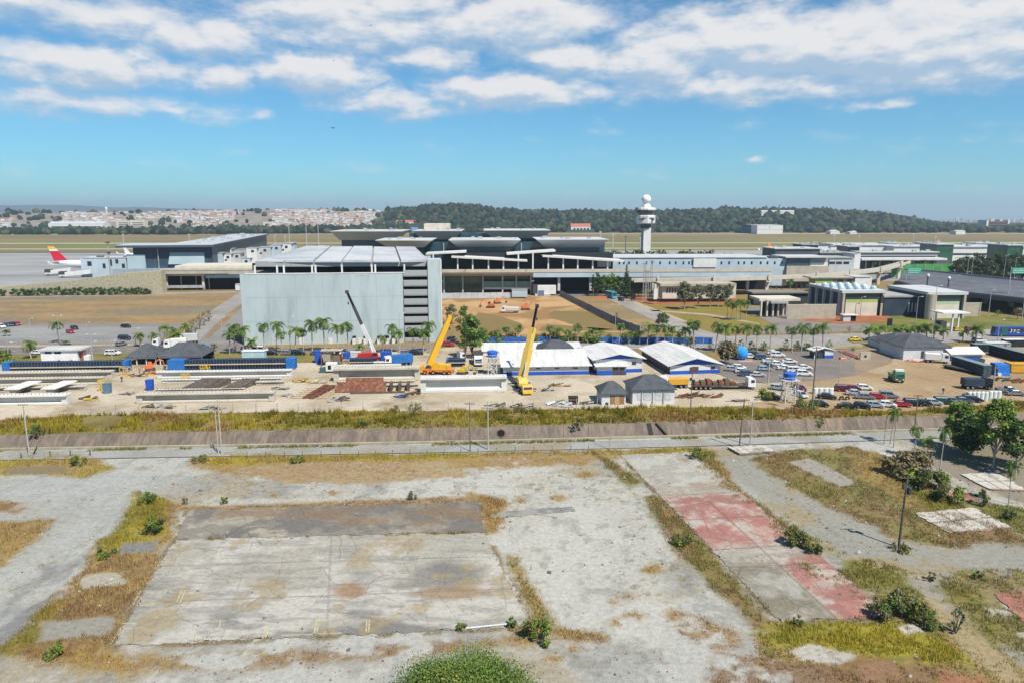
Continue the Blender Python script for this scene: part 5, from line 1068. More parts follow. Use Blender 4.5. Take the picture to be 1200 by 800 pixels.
# portal frames / bus shelter left of the walls
t, fp = front(890, 372, 'portal_shelter', 'open concrete portal frames with flat roof beside the beige block wall', 'shelter', R(3))
pb(t, fp, 'roof', CREAM, 890, 350, 938, 353, 4, 16); pb(t, fp, 'roof', GREYC, 904, 353.5, 924, 356, -2, 6)
for x in (891, 898, 905, 911, 917, 921): pb(t, fp, 'column', CREAM, x, 353, x + 1.6, 371 - (x - 890) * .03, 0, 1)
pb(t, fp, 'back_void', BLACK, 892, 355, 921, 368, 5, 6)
t, fp = front(883, 358, 'platform_building', 'low dark platform building with planted trough under the guideway', 'building', R(3)); pb(t, fp, 'wall', M('dark_platform', (.05, .05, .055), fine=.2), 883, 344, 948, 356, 0, 8); pb(t, fp, 'roof', M('grey_brown_slab', (.2, .19, .17)), 882, 342.6, 949, 344.2, -1, 9)
t, fp = front(1004, 347, 'white_panel_building', 'plain white panel wall building behind the domed station', 'building', R(2)); pb(t, fp, 'wall', WHITE, 1001, 325, 1020.5, 342, 2, 12); pb(t, fp, 'roof', LGREY, 1000.6, 324.2, 1021, 325, 1.6, 12.4)
t, fp = front(954, 347, 'lime_panel_building', 'low building with lime green wall panel under the guideway', 'building', R(2)); pb(t, fp, 'wall', M('lime_wall', (.28, .36, .12), (.24, .32, .10), sc=.2), 955, 326.5, 976, 336, 2, 10); pb(t, fp, 'side_wall', GREYC, 976.2, 325.5, 1000, 342, 2.2, 10); pb(t, fp, 'roof', BEIGE, 950, 325, 1000, 326.4, 1, 11)
pb(t, fp, 'door', M('brown_door', (.10, .06, .05)), 981, 328, 987, 338, 2, 2.3); pb(t, fp, 'door', M('brown_door', (.10, .06, .05)), 992, 328, 998, 338, 2, 2.3)
# elevated highway, right
t = thing('highway_overpass', 'wide dark asphalt highway overpass sloping across the right side', 'overpass', G(1090, 352)); zz = 7.5
qs = [(1052, 330), (1075, 337), (1110, 341.5), (1150, 345.5), (1215, 352.5), (1330, 366), (1330, 348), (1215, 331), (1150, 325), (1100, 319.5), (1060, 317)]
W_ = [loc(t, G(*p, zz)) for p in qs]; n = len(W_); m = MB(); m.add([(x, y, zz) for x, y, _ in W_] + [(x, y, zz - 1.8) for x, y, _ in W_], [tuple(range(n)), tuple(range(2 * n - 1, n - 1, -1))] + [(i, (i + 1) % n, n + (i + 1) % n, n + i) for i in range(n)])
m.obj('deck', M('highway_asphalt', (.085, .09, .105), (.11, .115, .125), sc=.05, fine=.15, fsc=.6), t)
b = MB(); [b.bar((W_[i][0], W_[i][1], zz + .55), (W_[i + 1][0], W_[i + 1][1], zz + .55), .3, 1.1) for i in range(6, 10)]; b.obj('barrier', GREYC, t)
b = MB(); [b.bar((W_[i][0], W_[i][1], zz + .3), (W_[i + 1][0], W_[i + 1][1], zz + .3), .3, .8) for i in range(0, 5)]; b.obj('barrier', M('barrier_dark', (.2, .2, .21)), t)
for px, y in ((1118, 352), (1140, 355), (1160, 357), (1191, 361)):
    p = loc(t, G(px, y)); MB().box(p[0] - .8, p[0] + .8, p[1] + 3, p[1] + 5, 0, zz - 1.8).obj('column', CREAM, t)
for i in range(3):   # lane lines
    m = MB()
    for s in range(14):
        u0, u1 = s / 14, s / 14 + .035; k = .25 + .25 * i
        a0 = Vector(W_[1]).lerp(Vector(W_[5]), u0).lerp(Vector(W_[10]).lerp(Vector(W_[6]), u0), k); a1 = Vector(W_[1]).lerp(Vector(W_[5]), u1).lerp(Vector(W_[10]).lerp(Vector(W_[6]), u1), k)
        d = (a1 - a0).normalized(); nn = Vector((-d.y, d.x, 0)) * .12; m.add([(*(a0 - nn)[:2], zz + .006), (*(a1 - nn)[:2], zz + .006), (*(a1 + nn)[:2], zz + .006), (*(a0 + nn)[:2], zz + .006)], [(0, 1, 2, 3)])
    m.obj('lane_marking', WHITE, t)
# ================================================================ GROUND COVERS OF THE MIDDLE DISTANCE
YARD = M('pale_yard_concrete', A(226, 212, 188), A(204, 188, 160), sc=.08, fine=.10, fsc=1.2, c3=A(174, 152, 120), sc3=.06, lo3=.52, hi3=.66)
DIRT = M('tan_dirt', A(196, 168, 128), A(178, 150, 112), sc=.05, fine=.14, fsc=.8, c3=A(204, 188, 158), sc3=.035, lo3=.5, hi3=.62)
ASPH = M('old_asphalt', A(166, 163, 160), A(152, 149, 147), sc=.08, fine=.1, fsc=1.2, st=(.4, 1, 1), c3=A(178, 176, 172), sc3=.05)
ASPH2 = M('dusty_asphalt', A(150, 140, 132), A(138, 130, 124), sc=.08, fine=.12, fsc=1.2, c3=A(170, 154, 134), sc3=.05)
ROADM = M('grey_road', A(186, 180, 172), A(172, 166, 160), sc=.1, fine=.08, c3=A(166, 158, 150), sc3=.04)
PATHM = M('beige_kerb', A(206, 192, 164), A(186, 172, 146), sc=.3)
FIELD = M('brown_field', A(180, 152, 106), A(168, 134, 88), sc=.06, fine=.25, fsc=.7, st=(.35, 1, 1), c3=A(152, 138, 112), sc3=.03, lo3=.46, hi3=.6)
CLAY = M('orange_clay', A(220, 182, 132), A(206, 158, 106), sc=.05, fine=.15, fsc=.6, c3=A(178, 138, 90), sc3=.025, lo3=.52, hi3=.58)
LAWN = M('park_lawn', A(160, 142, 66), A(136, 130, 58), sc=.06, fine=.2, fsc=1, c3=A(176, 140, 80), sc3=.03)
LAWN2 = M('green_lawn', A(142, 138, 70), A(112, 122, 54), sc=.05, fine=.22, fsc=1, c3=A(166, 142, 88), sc3=.03)
RUST = M('rust_earth', A(176, 104, 66), A(192, 130, 88), sc=.2, fine=.2)
patch('field', [(-400, 354), (0, 347), (190, 343.5), (286, 341.5), (286, 352), (262, 362), (214, 381.5), (0, 382), (-400, 388)], .02, FIELD, .8, 9)
patch('path', [(-400, 352), (0, 346.5), (190, 343), (286, 341.2), (286, 342.8), (190, 345), (0, 349.2), (-400, 357)], .03, ROADM)
patch('parking_lot', [(-400, 388), (0, 381), (216, 379.8), (180, 402), (0, 404), (-400, 414)], .03, ASPH)
patch('pavement', [(-400, 416), (0, 404.6), (60, 404), (180, 402.2), (178, 404.2), (60, 406.2), (0, 407), (-400, 418)], .05, PATHM)
patch('road', [(-400, 418), (0, 407), (178, 404.2), (190, 398), (300, 398), (300, 408), (518, 404), (518, 410), (290, 413), (120, 414), (0, 416), (-400, 430)], .034, ASPH2)
strip('road', [(300, 338), (284, 350), (262, 367), (240, 386), (222, 403)], [12, 13, 14, 15, 16], .038, ROADM)
strip('road', [(318, 342), (300, 352), (282, 367), (262, 388), (250, 404)], [9, 10, 11, 12, 12], .042, ASPH)
strip('verge', [(312, 340), (293, 351), (272, 367), (251, 387), (242, 397)], [2, 2.5, 3, 3, 1.5], .046, FIELD)
patch('verge', [(-400, 432), (0, 416.5), (120, 414.5), (290, 413.4), (400, 414), (380, 424), (0, 425), (-400, 440)], .03, LAWN2, .6, 5)
patch('yard', [(-400, 503), (-100, 496), (0, 492), (100, 486), (300, 483), (420, 482), (560, 481), (690, 479), (790, 477), (872, 475), (930, 460), (882, 442), (850, 440), (760, 425), (700, 402), (560, 404), (518, 408), (400, 416), (380, 425), (0, 426), (-400, 440)], .05, YARD, .4, 7)
patch('dirt_yard', [(872, 475), (900, 479), (1050, 482), (1080, 480), (1300, 462), (1300, 405), (1135, 404), (1045, 414), (1000, 412), (940, 436), (882, 442), (930, 460)], .06, DIRT, .7, 6)
patch('parking_lot', [(842, 414), (1000, 409), (1002, 440), (960, 446), (870, 449), (845, 440)], .075, ASPH2, .5, 6)
patch('dirt_yard', [(1000, 409), (1050, 407), (1045, 425), (1000, 440)], .07, M('dusty_yard', A(176, 154, 128), A(160, 140, 118), sc=.08, fine=.1))
patch('verge', [(830, 409), (1010, 405), (1010, 408), (842, 413.5)], .09, M('pale_verge', A(186, 168, 128), A(150, 146, 84), sc=.15, fine=.15))
patch('construction_ground', [(519, 352), (560, 347), (645, 344), (664, 349), (750, 391), (690, 389), (640, 396), (556, 394), (536, 384), (519, 372)], .05, CLAY, .8, 6)
for q in ([(560, 366), (590, 372), (612, 380), (608, 392), (560, 392), (545, 382)], [(648, 364), (690, 365), (738, 388), (700, 388), (640, 372)], [(640, 380), (720, 386), (660, 390), (630, 388)]): patch('dry_patch', q, .056, M('brown_grass', A(158, 132, 84), A(146, 130, 78), sc=.1, fine=.2), .8, 4)
patch('road', [(686, 337), (716, 337), (722, 343), (765, 362), (812, 384), (850, 394), (1000, 391), (1160, 386), (1400, 380), (1400, 396), (1160, 399), (1045, 405), (1000, 405), (835, 412), (560, 402.5), (560, 398), (820, 401), (795, 390), (750, 368), (705, 347)], .06, ROADM)
patch('road', [(636, 345), (690, 338), (700, 345), (742, 378), (760, 392), (748, 391), (664, 349)], .055, M('ramp_asphalt', A(150, 146, 140), A(134, 132, 130), sc=.1, fine=.1))
patch('verge', [(668, 349), (700, 346), (735, 362), (792, 388), (768, 390), (748, 384)], .066, FIELD, .3, 6)
patch('verge', [(742, 352), (900, 353), (893, 372), (896, 386), (850, 392), (815, 382)], .05, LAWN, .4, 8)
patch('path', [(745, 362), (830, 368), (890, 379), (890, 380.3), (828, 369.6), (745, 363.4)], .07, PATHM); patch('path', [(735, 353.5), (800, 378), (806, 377), (745, 353.5)], .07, PATHM)
patch('construction_ground', [(722, 344), (770, 350), (862, 350), (862, 355), (765, 358), (740, 352)], .06, RUST, .4, 6)
patch('road', [(880, 358), (905, 363), (960, 375), (1020, 380), (1020, 388), (880, 392), (905, 380), (890, 372), (872, 362)], .062, M('station_road', A(164, 154, 146), A(150, 142, 136), sc=.1, fine=.1))
patch('verge', [(975, 372), (1160, 360), (1400, 352), (1400, 380), (1160, 386), (1010, 391), (985, 386), (1010, 380)], .05, LAWN2, .5, 7)
patch('verge', [(1148, 345), (1400, 340), (1400, 372), (1148, 372)], .058, LAWN2)
patch('construction_ground', [(940, 370), (1040, 369), (1046, 377), (985, 380), (940, 376)], .064, RUST, .5, 5)
patch('verge', [(992, 400), (1070, 395), (1100, 396), (1000, 402.5)], .09, LAWN2, .2, 5)
rm = MB()
def dash(pts, n, fill=.4, w=.16, z=.085):
    L_ = [G(*p) for p in pts]
    for i in range(len(L_) - 1):
        for k in range(n):
            a = L_[i].lerp(L_[i + 1], k / n); b = L_[i].lerp(L_[i + 1], (k + fill) / n); d = (b - a).normalized(); q = Vector((-d.y, d.x, 0)) * w
            rm.add([(*(a - q)[:2], z), (*(b - q)[:2], z), (*(b + q)[:2], z), (*(a + q)[:2], z)], [(0, 1, 2, 3)])
dash([(712, 345), (756, 364), (806, 387), (850, 399), (1000, 397.5), (1160, 393)], 14); dash([(840, 405.5), (1000, 401)], 20); dash([(0, 411.6), (178, 408.6), (300, 404)], 12)
dash([(5, 395), (180, 392)], 40, .06, .9)
tag(rm.obj('road_markings', M('road_paint', (.55, .55, .52))), kind='structure')
# ================================================================ FENCES, KERBS, HOARDINGS
def post_fence(name, lb, pts, step, h, r, mat, wires=3, rail=None, cat='fence', z=.05, seed=1, lean=.03):
    P = [G(*p) for p in pts]; t = thing(name, lb, cat, P[0]); rn = random.Random(seed); w = MB(); n = 0
    for i in range(len(P) - 1):
        k = max(1, int((P[i + 1] - P[i]).length / step))
        for j in range(k + (i == len(P) - 2)):
            q = P[i].lerp(P[i + 1], j / k) - P[0]; n += 1
            if n <= 95: MB().bar((q.x, q.y, -.1), (q.x + rn.uniform(-lean, lean) * h, q.y, h * rn.uniform(.93, 1.05)), r * 2).obj('post', mat, t)
        for s in range(wires): zz = h * (s + 1) / (wires + .6); a, b = P[i] - P[0], P[i + 1] - P[0]; w.bar((a.x, a.y, zz), (b.x, b.y, zz), .018)
    if wires: w.obj('wire', STEEL, t)
    return t
CPOST = M('concrete_post', (.40, .38, .34), (.30, .28, .25), sc=1)
WPOST = M('weathered_post', (.14, .11, .08), (.2, .17, .13), sc=1)
post_fence('wire_fence', 'wire fence on thin concrete posts along the near edge of the beam yard', [(80, 488), (300, 484), (550, 482), (700, 478)], 4.6, 2.5, .07, CPOST, 4, seed=2, lean=.06)
post_fence('wire_fence', 'low wire fence on short wooden posts along the near side of the gravel road', [(290, 536), (420, 535), (560, 532), (690, 528)], 3.2, 1.25, .06, WPOST, 3, seed=3, lean=.08)
post_fence('wire_fence', 'short run of leaning wooden fence posts beside the left utility pole', [(-10, 540), (60, 536), (106, 534)], 3.4, 1.3, .09, WPOST, 2, seed=6, lean=.12)
post_fence('wire_fence', 'tall wire fence on slim posts along the left parking lot', [(-20, 408), (60, 405.5), (178, 403), (232, 372), (240, 366)], 5.5, 3.6, .05, CPOST, 3, seed=5)
def hoarding(lb, pts, h, mat, z=0, step=3.0, name='hoarding'):
    P = [G(*p) for p in pts]; t = thing(name, lb, 'hoarding', P[0]); m = MB(); rn = random.Random(int(pts[0][0]))
    for i in range(len(P) - 1):
        k = max(1, int((P[i + 1] - P[i]).length / step))
        for j in range(k):
            a = P[i].lerp(P[i + 1], j / k) - P[0]; b = P[i].lerp(P[i + 1], (j + .96) / k) - P[0]; d = (b - a).normalized(); q = Vector((-d.y, d.x, 0)) * .05; o = rn.uniform(0, .06); hh = h + rn.uniform(-.12, .08)
            m.hexa([(*(a + q * o)[:2], .1), (*(b + q * o)[:2], .1), (*(b + q)[:2], .1), (*(a + q)[:2], .1), (*(a + q * o)[:2], hh), (*(b + q * o)[:2], hh), (*(b + q)[:2], hh), (*(a + q)[:2], hh)])
    m.obj('panel', mat, t); f = MB()
    for i in range(len(P) - 1):
        k = max(1, int((P[i + 1] - P[i]).length / step / 2))
        for j in range(k + 1): a = P[i].lerp(P[i + 1], j / k) - P[0]; f.box(a.x - .08, a.x + .08, a.y + .06, a.y + .2, 0, h + .15)
    f.obj('post', STEEL, t); return t
BLUEH = M('hoarding_blue', (.022, .09, .30), (.03, .12, .36), sc=.2, fine=.12)
hoarding('blue sheet hoarding in front of the clay field, left run behind the white shed', [(562, 403), (655, 402.6)], 2.4, BLUEH)
hoarding('blue sheet hoarding running right behind the blue gabled sheds', [(697, 402.6), (835, 403)], 2.4, BLUEH)
hoarding('dark sagging black mesh screen between the two blue hoardings', [(652, 401), (668, 399.5), (698, 402.4)], 1.9, M('black_mesh', (.02, .022, .028)), step=2)
hoarding('grey sheet fence sloping down beside the ramp at the clay field', [(656, 346.5), (690, 364), (720, 379.5), (750, 391.5)], 3.0, M('hoarding_grey', (.20, .215, .235), (.16, .17, .19), sc=.2, fine=.1))
hoarding('pale grey hoarding between the clay field and the terminal shops', [(518, 350.5), (560, 350), (612, 349.5)], 3.2, M('hoarding_pale', (.46, .47, .49), (.38, .4, .42), sc=.2, fine=.15))
t, fp = front(622, 347.5, 'site_container', 'white site container stacked with a grey box beside the terminal shops', 'container', R(2)); pb(t, fp, 'box', WHITE, 630, 335, 651.5, 345, 3, 9); pb(t, fp, 'base_box', LGREY, 627, 345, 645, 348.5, 1, 5); pb(t, fp, 'door', M('blue_grey_door', (.14, .17, .24)), 630.5, 340.6, 637.6, 348, .7, 1); pb(t, fp, 'side', DKSTEEL, 624.5, 334, 630, 344, 3.2, 9)
t, fp = front(600, 349.4, 'site_container', 'low pale site container at the end of the hoarding', 'container', R(2)); pb(t, fp, 'box', PALEB2, 600, 340, 618, 348.2, -2, 1); pb(t, fp, 'ridge', STEEL, 599.6, 339.4, 618.4, 340, -2.2, 1.2)
# ================================================================ YARD BUILDINGS
BLUEP = M('deep_blue_paint', (.018, .07, .33), (.022, .085, .38), sc=.4, fine=.07)
WALLW = M('white_wall', (.56, .56, .56), (.50, .50, .51), sc=.25, fine=.07)
BROOF = M('bright_metal_roof', (.56, .55, .53), (.46, .455, .44), sc=.3, fine=.1, fsc=3, rough=.6, st=(2.5, .4, 1))
def shed(name, lb, x0, x1, yb, yt, depth, rh, axis, rz, base=None, wins=(), doors=(), roofm=BROOF, cat='shed', ov=.6, blue_gable=False, side=None, wall=WALLW):
    t, fp = front(x0, yb, name, lb, cat, rz); w = fx(fp, x1, yb); h = fz(fp, x0, yt); MB().box(0, w, 0, depth, -.2, h).obj('wall', wall, t)
    if base: MB().box(-.04, w + .04, -.04, .5, -.2, base).obj('blue_base', BLUEP, t)
    if base and not side: MB().box(-.045, .02, .51, depth, -.2, base).obj('blue_base', BLUEP, t)
    if side: MB().box(-.05, .0, .02, depth, -.2, h - .05).obj('side_cladding', side, t)
    r = MB()
    if axis == 'x': r.gable_roof(-ov, w + ov, -ov, depth + ov, h + .05, rh, 'x', .18); MB().prism([(0, h), (depth / 2, h + rh - .22), (depth, h)], .03, w - .03, 'x').obj('gable', wall, t)
    elif axis == 'y':
        r.gable_roof(-ov, w + ov, -ov, depth + ov, h + .05, rh, 'y', .18); MB().prism([(0, h), (w / 2, h + rh - .22), (w, h)], .03, depth - .03, 'y').obj('gable', BLUEP if blue_gable else wall, t)
    elif axis == 'hip': r.hip(-ov, w + ov, -ov, depth + ov, h + .16, rh, min(depth / 2, w / 2 - .1))
    else: r.hexa([(-ov, -ov, h), (w + ov, -ov, h), (w + ov, depth + ov, h + rh), (-ov, depth + ov, h + rh), (-ov, -ov, h + .15), (w + ov, -ov, h + .15), (w + ov, depth + ov, h + rh + .15), (-ov, depth + ov, h + rh + .15)])
    r.obj('roof', roofm, t)
    for q in wins: pb(t, fp, 'window', GLASS, *q, -.07, .1)
    for q in doors: pb(t, fp, 'door', q[4] if len(q) > 4 else DKSTEEL, *q[:4], -.08, .1)
    return t, fp, w, h
shed('site_shed', 'long white shed with blue base band and single broad white roof behind the biggest crane', 590, 690, 440, 429.5, 11, 2.4, 'mono', R(4), 1.1, wins=[(628, 430.4, 633.5, 432), (650, 430.2, 655.5, 431.8), (671, 430, 677, 431.6)], ov=.8)
shed('site_shed', 'narrow white roofed shed behind the long white one', 566, 681, 416, 411.5, 7, 1.3, 'mono', R(3), None, ov=.4)
shed('hip_roof_hut', 'dark grey hip roofed hut behind the long white shed', 636, 672, 420, 413.5, 12, 3.0, 'hip', R(4), None, roofm=SLATE, ov=1.2, cat='hut')
t, fp, w, h = shed('gabled_shed', 'middle white gabled shed with blue gable and porch', 697, 752, 437.5, 421, 17, 1.6, 'y', R(8), 1.1, wins=[(740.5, 423.4, 745.5, 427)], blue_gable=True, ov=1.0)
t2, fp2, w2, h2 = shed('porch_shed', 'low white roofed porch block with dark doorway before the middle gabled shed', 699, 733, 438.5, 428, 7, 1.0, 'mono', R(4), 1.4, doors=[(717, 428.6, 724, 438), (725, 428.6, 731, 438)], ov=.7)
t2.location.y -= 1.2
shed('gabled_shed', 'big white gabled shed with blue gable and dark left side, right of the middle one', 785, 843.5, 438.7, 428, 25, 2.1, 'y', R(8), 1.1, wins=[(833, 428.9, 837.8, 432)], doors=[(810.4, 429.2, 818.4, 435.4, M('brown_door', (.10, .06, .05))), (808, 430, 810, 438)], blue_gable=True, ov=1.0, side=NAVY)
t, fp, w, h = shed('workshop_shed', 'white walled workshop with dark grey hip roof at the yard edge', 741, 790, 473.5, 456.5, 8.5, 2.7, 'hip', R(3), None, roofm=SLATE, ov=.5, wins=[(747, 459, 752, 468), (754, 459, 763, 468), (767.5, 459, 776, 468), (779, 459, 786, 468)])
for o in t.children:
    if o.name.startswith('window'): o.data.materials[0] = M('dusty_sheet', (.36, .39, .40), (.50, .50, .50), sc=.5, fine=.2)
for x in (751.5, 764.5, 777): pb(t, fp, 'wall_post', STEEL, x, 457, x + .8, 473, -.25, -.1)
shed('workshop_shed', 'small dark roofed workshop with brown doors left of the white one', 705, 733, 474.5, 461.5, 7, 2.3, 'hip', R(3), None, roofm=SLATE, ov=.5, doors=[(715, 463, 720, 473, M('rusty_brown', (.28, .15, .08))), (720.4, 463, 726, 474, M('tan_board', (.42, .28, .16))), (726.4, 463, 731.5, 473, M('rusty_brown', (.28, .15, .08))), (709.5, 471, 713, 474)])
for lb, x0, x1, yb, yt in (('open gazebo with dark grey hip roof, the left of the pair by the blue moulds', 147, 184, 428, 418.5), ('open gazebo with dark grey hip roof, the right of the pair by the blue moulds', 186, 238, 428, 417.5)):
    t, fp = front(x0, yb, 'gazebo', lb, 'gazebo'); w = fx(fp, x1, yb); h = fz(fp, x0, yt); d = 10
    MB().hip(-.3, w + .3, -.3, d + .3, h, 3.4, 4.6).obj('roof', SLATE, t); MB().box(0, w, 0, .2, h - .5, h - .16).obj('eave_beam', WHITE, t); MB().box(0, w, d - .2, d, 0, h - .2).obj('back_wall', M('shed_inside', (.05, .045, .04)), t)
    for x in np.linspace(.3, w - .5, 4): MB().box(x, x + .25, .3, .55, 0, h - .2).obj('post', WHITE, t)
t, fp = front(49, 426, 'white_hut', 'white flat roofed hut with two small high windows by the left road', 'hut'); w = fx(fp, 92, 426); MB().box(0, w, 0, 5, -.2, fz(fp, 49, 411)).obj('wall', M('bright_white', (.66, .66, .67)), t); MB().box(-.5, w + 1.6, -.5, 5.6, fz(fp, 49, 411) + .003, fz(fp, 49, 409.3)).obj('roof', LGREY, t)
for q in ((52.6, 412, 60.4, 414.2), (63.6, 412, 71.4, 414.2), (67.6, 421.6, 70.6, 423.4), (81.6, 421.6, 85, 423.4)): pb(t, fp, 'window', GLASS, *q, -.07, .1)
MB().box(w, w + 1.4, 1, 1.2, 0, fz(fp, 49, 411)).obj('side_screen', M('brick_red', (.3, .12, .08)), t); MB().box(w + 1.4, w + 3, .6, 3, 0, 2.2).obj('tank_box', WHITE, t)
t, fp = front(284, 422, 'pale_blue_cabin', 'small pale blue flat cabin at the foot of the garage palms', 'cabin'); w = fx(fp, 310, 422); MB().box(0, w, 0, 2.6, 0, fz(fp, 284, 412)).obj('wall', M('cabin_blue', (.36, .50, .55)), t); MB().box(-.15, w + .15, -.15, 2.75, fz(fp, 284, 412), fz(fp, 284, 411.2)).obj('roof', M('cabin_roof', (.55, .62, .64)), t)
# right hand yard buildings
shed('site_house', 'grey hip roofed site house with dirty white walls and dark doorway', 1058, 1112, 421.5, 407, 13, 3.0, 'hip', R(3), None, roofm=SLATE, ov=.6, doors=[(1079, 411, 1083.5, 419.5)], cat='house'); shed('site_house', 'wider grey hip roof house joined behind the dirty white site house', 1042, 1092, 412.5, 404.5, 13, 3.0, 'hip', R(3), None, roofm=SLATE, ov=.6, cat='house')
shed('gabled_shed', 'small white and blue gabled shed beside the grey site house', 1114, 1150, 423, 414.5, 6.5, 1.6, 'x', R(3), 1.5, ov=.6)
def container(lb, x0, yb, rz, L_, mat, topm=None, name='shipping_container', cat='container', h=2.6, w=2.45):
    t = thing(name, lb, cat, G(x0, yb), rz); m = MB(); m.box(0, L_, 0, w, .12, h); o = m.obj('box', mat, t)
    r = MB(); k = int(L_ / .4); [r.box(i * .4 + .08, i * .4 + .26, -.05, w + .05, .2, h - .12) for i in range(k)]; r.obj('ribs', mat, o)
    MB().box(-.03, L_ + .03, -.07, w + .07, h, h + .05).obj('roof', topm or mat, t); MB().box(-.06, .0, .15, w / 2 - .05, .2, h - .1).obj('door', mat, t); MB().box(-.06, .0, w / 2 + .05, w - .15, .2, h - .1).obj('door', mat, t); return t
GC = M('green_grey_container', (.035, .06, .065), (.05, .075, .08), sc=.4, fine=.1); GCT = M('container_roof_pale', (.16, .22, .24)); NC = M('navy_container', (.012, .022, .03), (.02, .03, .04), sc=.4)
container('long dark green shipping container end-on to the dirt yard', 1161, 441, R(94), 13, GC, GCT, h=3.2); container('near-black shipping container on the right edge behind the yellow tank', 1216, 428, R(94), 17, NC, GCT, h=3.2); container('dark container half hidden behind the low grey wall', 1157, 411, R(180), 6, NC, GCT); container('small dark container at the right edge below the bus', 1178, 407, R(2), 8, NC, WROOF)
t, fp = front(1158, 411, 'low_wall_shed', 'low grey block sheds with dark doors behind the containers', 'shed', R(2)); pb(t, fp, 'wall', GREYC, 1158, 402.5, 1184, 411, 0, 3); pb(t, fp, 'roof', LGREY, 1157.5, 401.8, 1184.5, 402.6, -.2, 3.2); [pb(t, fp, 'door', DKSTEEL, x, 404, x + 3, 411, -.1, .1) for x in (1161, 1168, 1176)]
t, fp = front(1166, 440, 'tarp_load', 'bright blue tarpaulin over a stacked load in the right yard', 'tarp', R(-6)); m = MB(); w = fx(fp, 1184, 440); m.frus((0, w, 0, 4), 0, (.4, w - .5, .3, 3.6), fz(fp, 1170, 427)); m.obj('tarp', M('tarp_blue', (.02, .13, .48), (.03, .18, .56), sc=.8, fine=.15, bump=.5), t); MB().box(.5, 1.4, -.5, 0, 0, .9).obj('white_drum', WHITE, t)
t, fp = front(1185, 437, 'yellow_tank', 'orange yellow skip container right of the blue tarpaulin', 'skip', R(-4)); MB().frus((0, 6, 0, 3), .3, (-.3, 6.3, -.2, 3.2), 2.6).obj('body', M('skip_yellow', (.62, .33, .03)), t); MB().box(-.35, 6.35, -.28, 3.28, 2.6, 2.75).obj('rim', M('skip_rim', (.5, .26, .03)), t)
t, fp = front(1152, 430, 'tan_tarp', 'low pale tan covered pile behind the blue tarpaulin', 'pile', R(-4)); MB().frus((0, 6, 0, 5), 0, (1, 5, 1, 4), 2.2).obj('cover', M('tan_cover', (.45, .36, .26), bump=.5), t)
t, fp = front(1104, 431, 'flatbed_trailer', 'long low black flatbed trailer before the dark green container', 'trailer', R(-66)); MB().box(0, 9, 0, 2.4, .7, 1.0).obj('bed', DKSTEEL, t)
for x in (1, 2.2, 6.4, 7.6): MB().tube((x, -.02, .45), (x, .35, .45), .45, n=12).obj('wheel', BLACK, t)
t, fp = front(954, 420.5, 'guard_booth', 'white and blue guard booth with pitched white roof at the car park gate', 'booth', R(10)); w = fx(fp, 976, 420.5)
MB().box(w * .55, w, 0, 3, 0, 2.7).obj('wall', WALLW, t); MB().box(w * .55 - .03, w + .03, -.03, 3.03, -.1, 1.1).obj('blue_base', BLUEP, t); MB().box(0, w * .55, .4, 2.6, 0, 2.2).obj('shelter_back', NAVY, t); MB().gable_roof(-.8, w + .5, -.5, 3.5, 2.75, .8, 'y').obj('roof', BROOF, t); MB().box(0, .2, 0, .2, 0, 2.7).obj('post', WHITE, t)
t, fp = front(970, 421.5, 'barrier_cabinet', 'small orange and white barrier box beside the guard booth', 'barrier', R(10)); MB().box(4, 6, -.5, .2, 0, .9).obj('body', M('barrier_orange', (.6, .16, .06)), t); MB().box(4, 6.0, -.52, -.5, .4, .6).obj('stripe', WHITE, t)
t, fp = front(1103, 390, 'canopy_gazebo', 'flat white canopy on slim posts over a dark kiosk by the road', 'canopy', R(3)); w = fx(fp, 1135, 390); z = fz(fp, 1103, 366.8); MB().hexa([(0, 0, z - .4), (w, 0, z - .4), (w, 8, z - .4), (0, 8, z - .4), (0, 0, z), (w, 0, z), (w, 8, z), (0, 8, z)]).obj('roof', WROOF, t)
for x, y in ((w * .42, 1), (w * .9, 5), (.6, 5)): MB().box(x, x + .5, y, y + .5, 0, z - .4).obj('post', WHITE, t)
MB().box(.2, 2.6, 1, 4, 0, 4.2).obj('kiosk', DKSTEEL, t); MB().box(2.4, 3.6, .8, 2, 2.2, 3.4).obj('sign_panel', LGREY, t)
t, fp = front(988, 377, 'small_kiosk', 'small white roofed kiosk at the foot of the domed station wall', 'kiosk', R(3)); w = fx(fp, 1003.5, 377); MB().box(-.3, w + .3, -.5, 3, 2.6, 2.9).obj('roof', WROOF, t); MB().box(0, w * .55, 0, 2.5, 0, 2.6).obj('wall', LGREY, t); MB().box(w * .6, w, .5, 2.5, 0, 2.6).obj('shade', BLACK, t)
# overhead road signs
def road_sign(lb, x0, yt, x1, yb, Y, zb):
    p = AtY((x0 + x1) / 2, yt, Y); w = (x1 - x0) / FL * Y; h = (yb - yt) / FL * Y; t = thing('road_sign', lb, 'road sign', (p.x, Y, 0), R(3)); MB().box(-w / 2, w / 2, -.1, .1, p.z - h, p.z).obj('panel', M('sign_green', (.0, .28, .17), fine=.03), t); m = MB()
    m.box(-w / 2 - .3, -w / 2, .12, .4, zb, p.z + .2).obj('post', STEEL, t)
    rn = random.Random(3); l = MB()
    for r_ in range(3):   # lines of lettering far too small to read
        x = -w / 2 + .6
        while x < w / 2 - 1.4: q = rn.uniform(.4, 1.1); l.box(x, x + q, -.13, -.1, p.z - h * (.25 + .27 * r_) - .15, p.z - h * (.25 + .27 * r_) + .15); x += q + .25
    l.obj('lettering', WHITE, t)
road_sign('green overhead road sign on the highway near the guideway end', 1063.5, 313.6, 1080.5, 321, 400, 3); road_sign('green overhead road sign at the right edge of the highway', 1186, 313.8, 1204, 321, 330, 4)
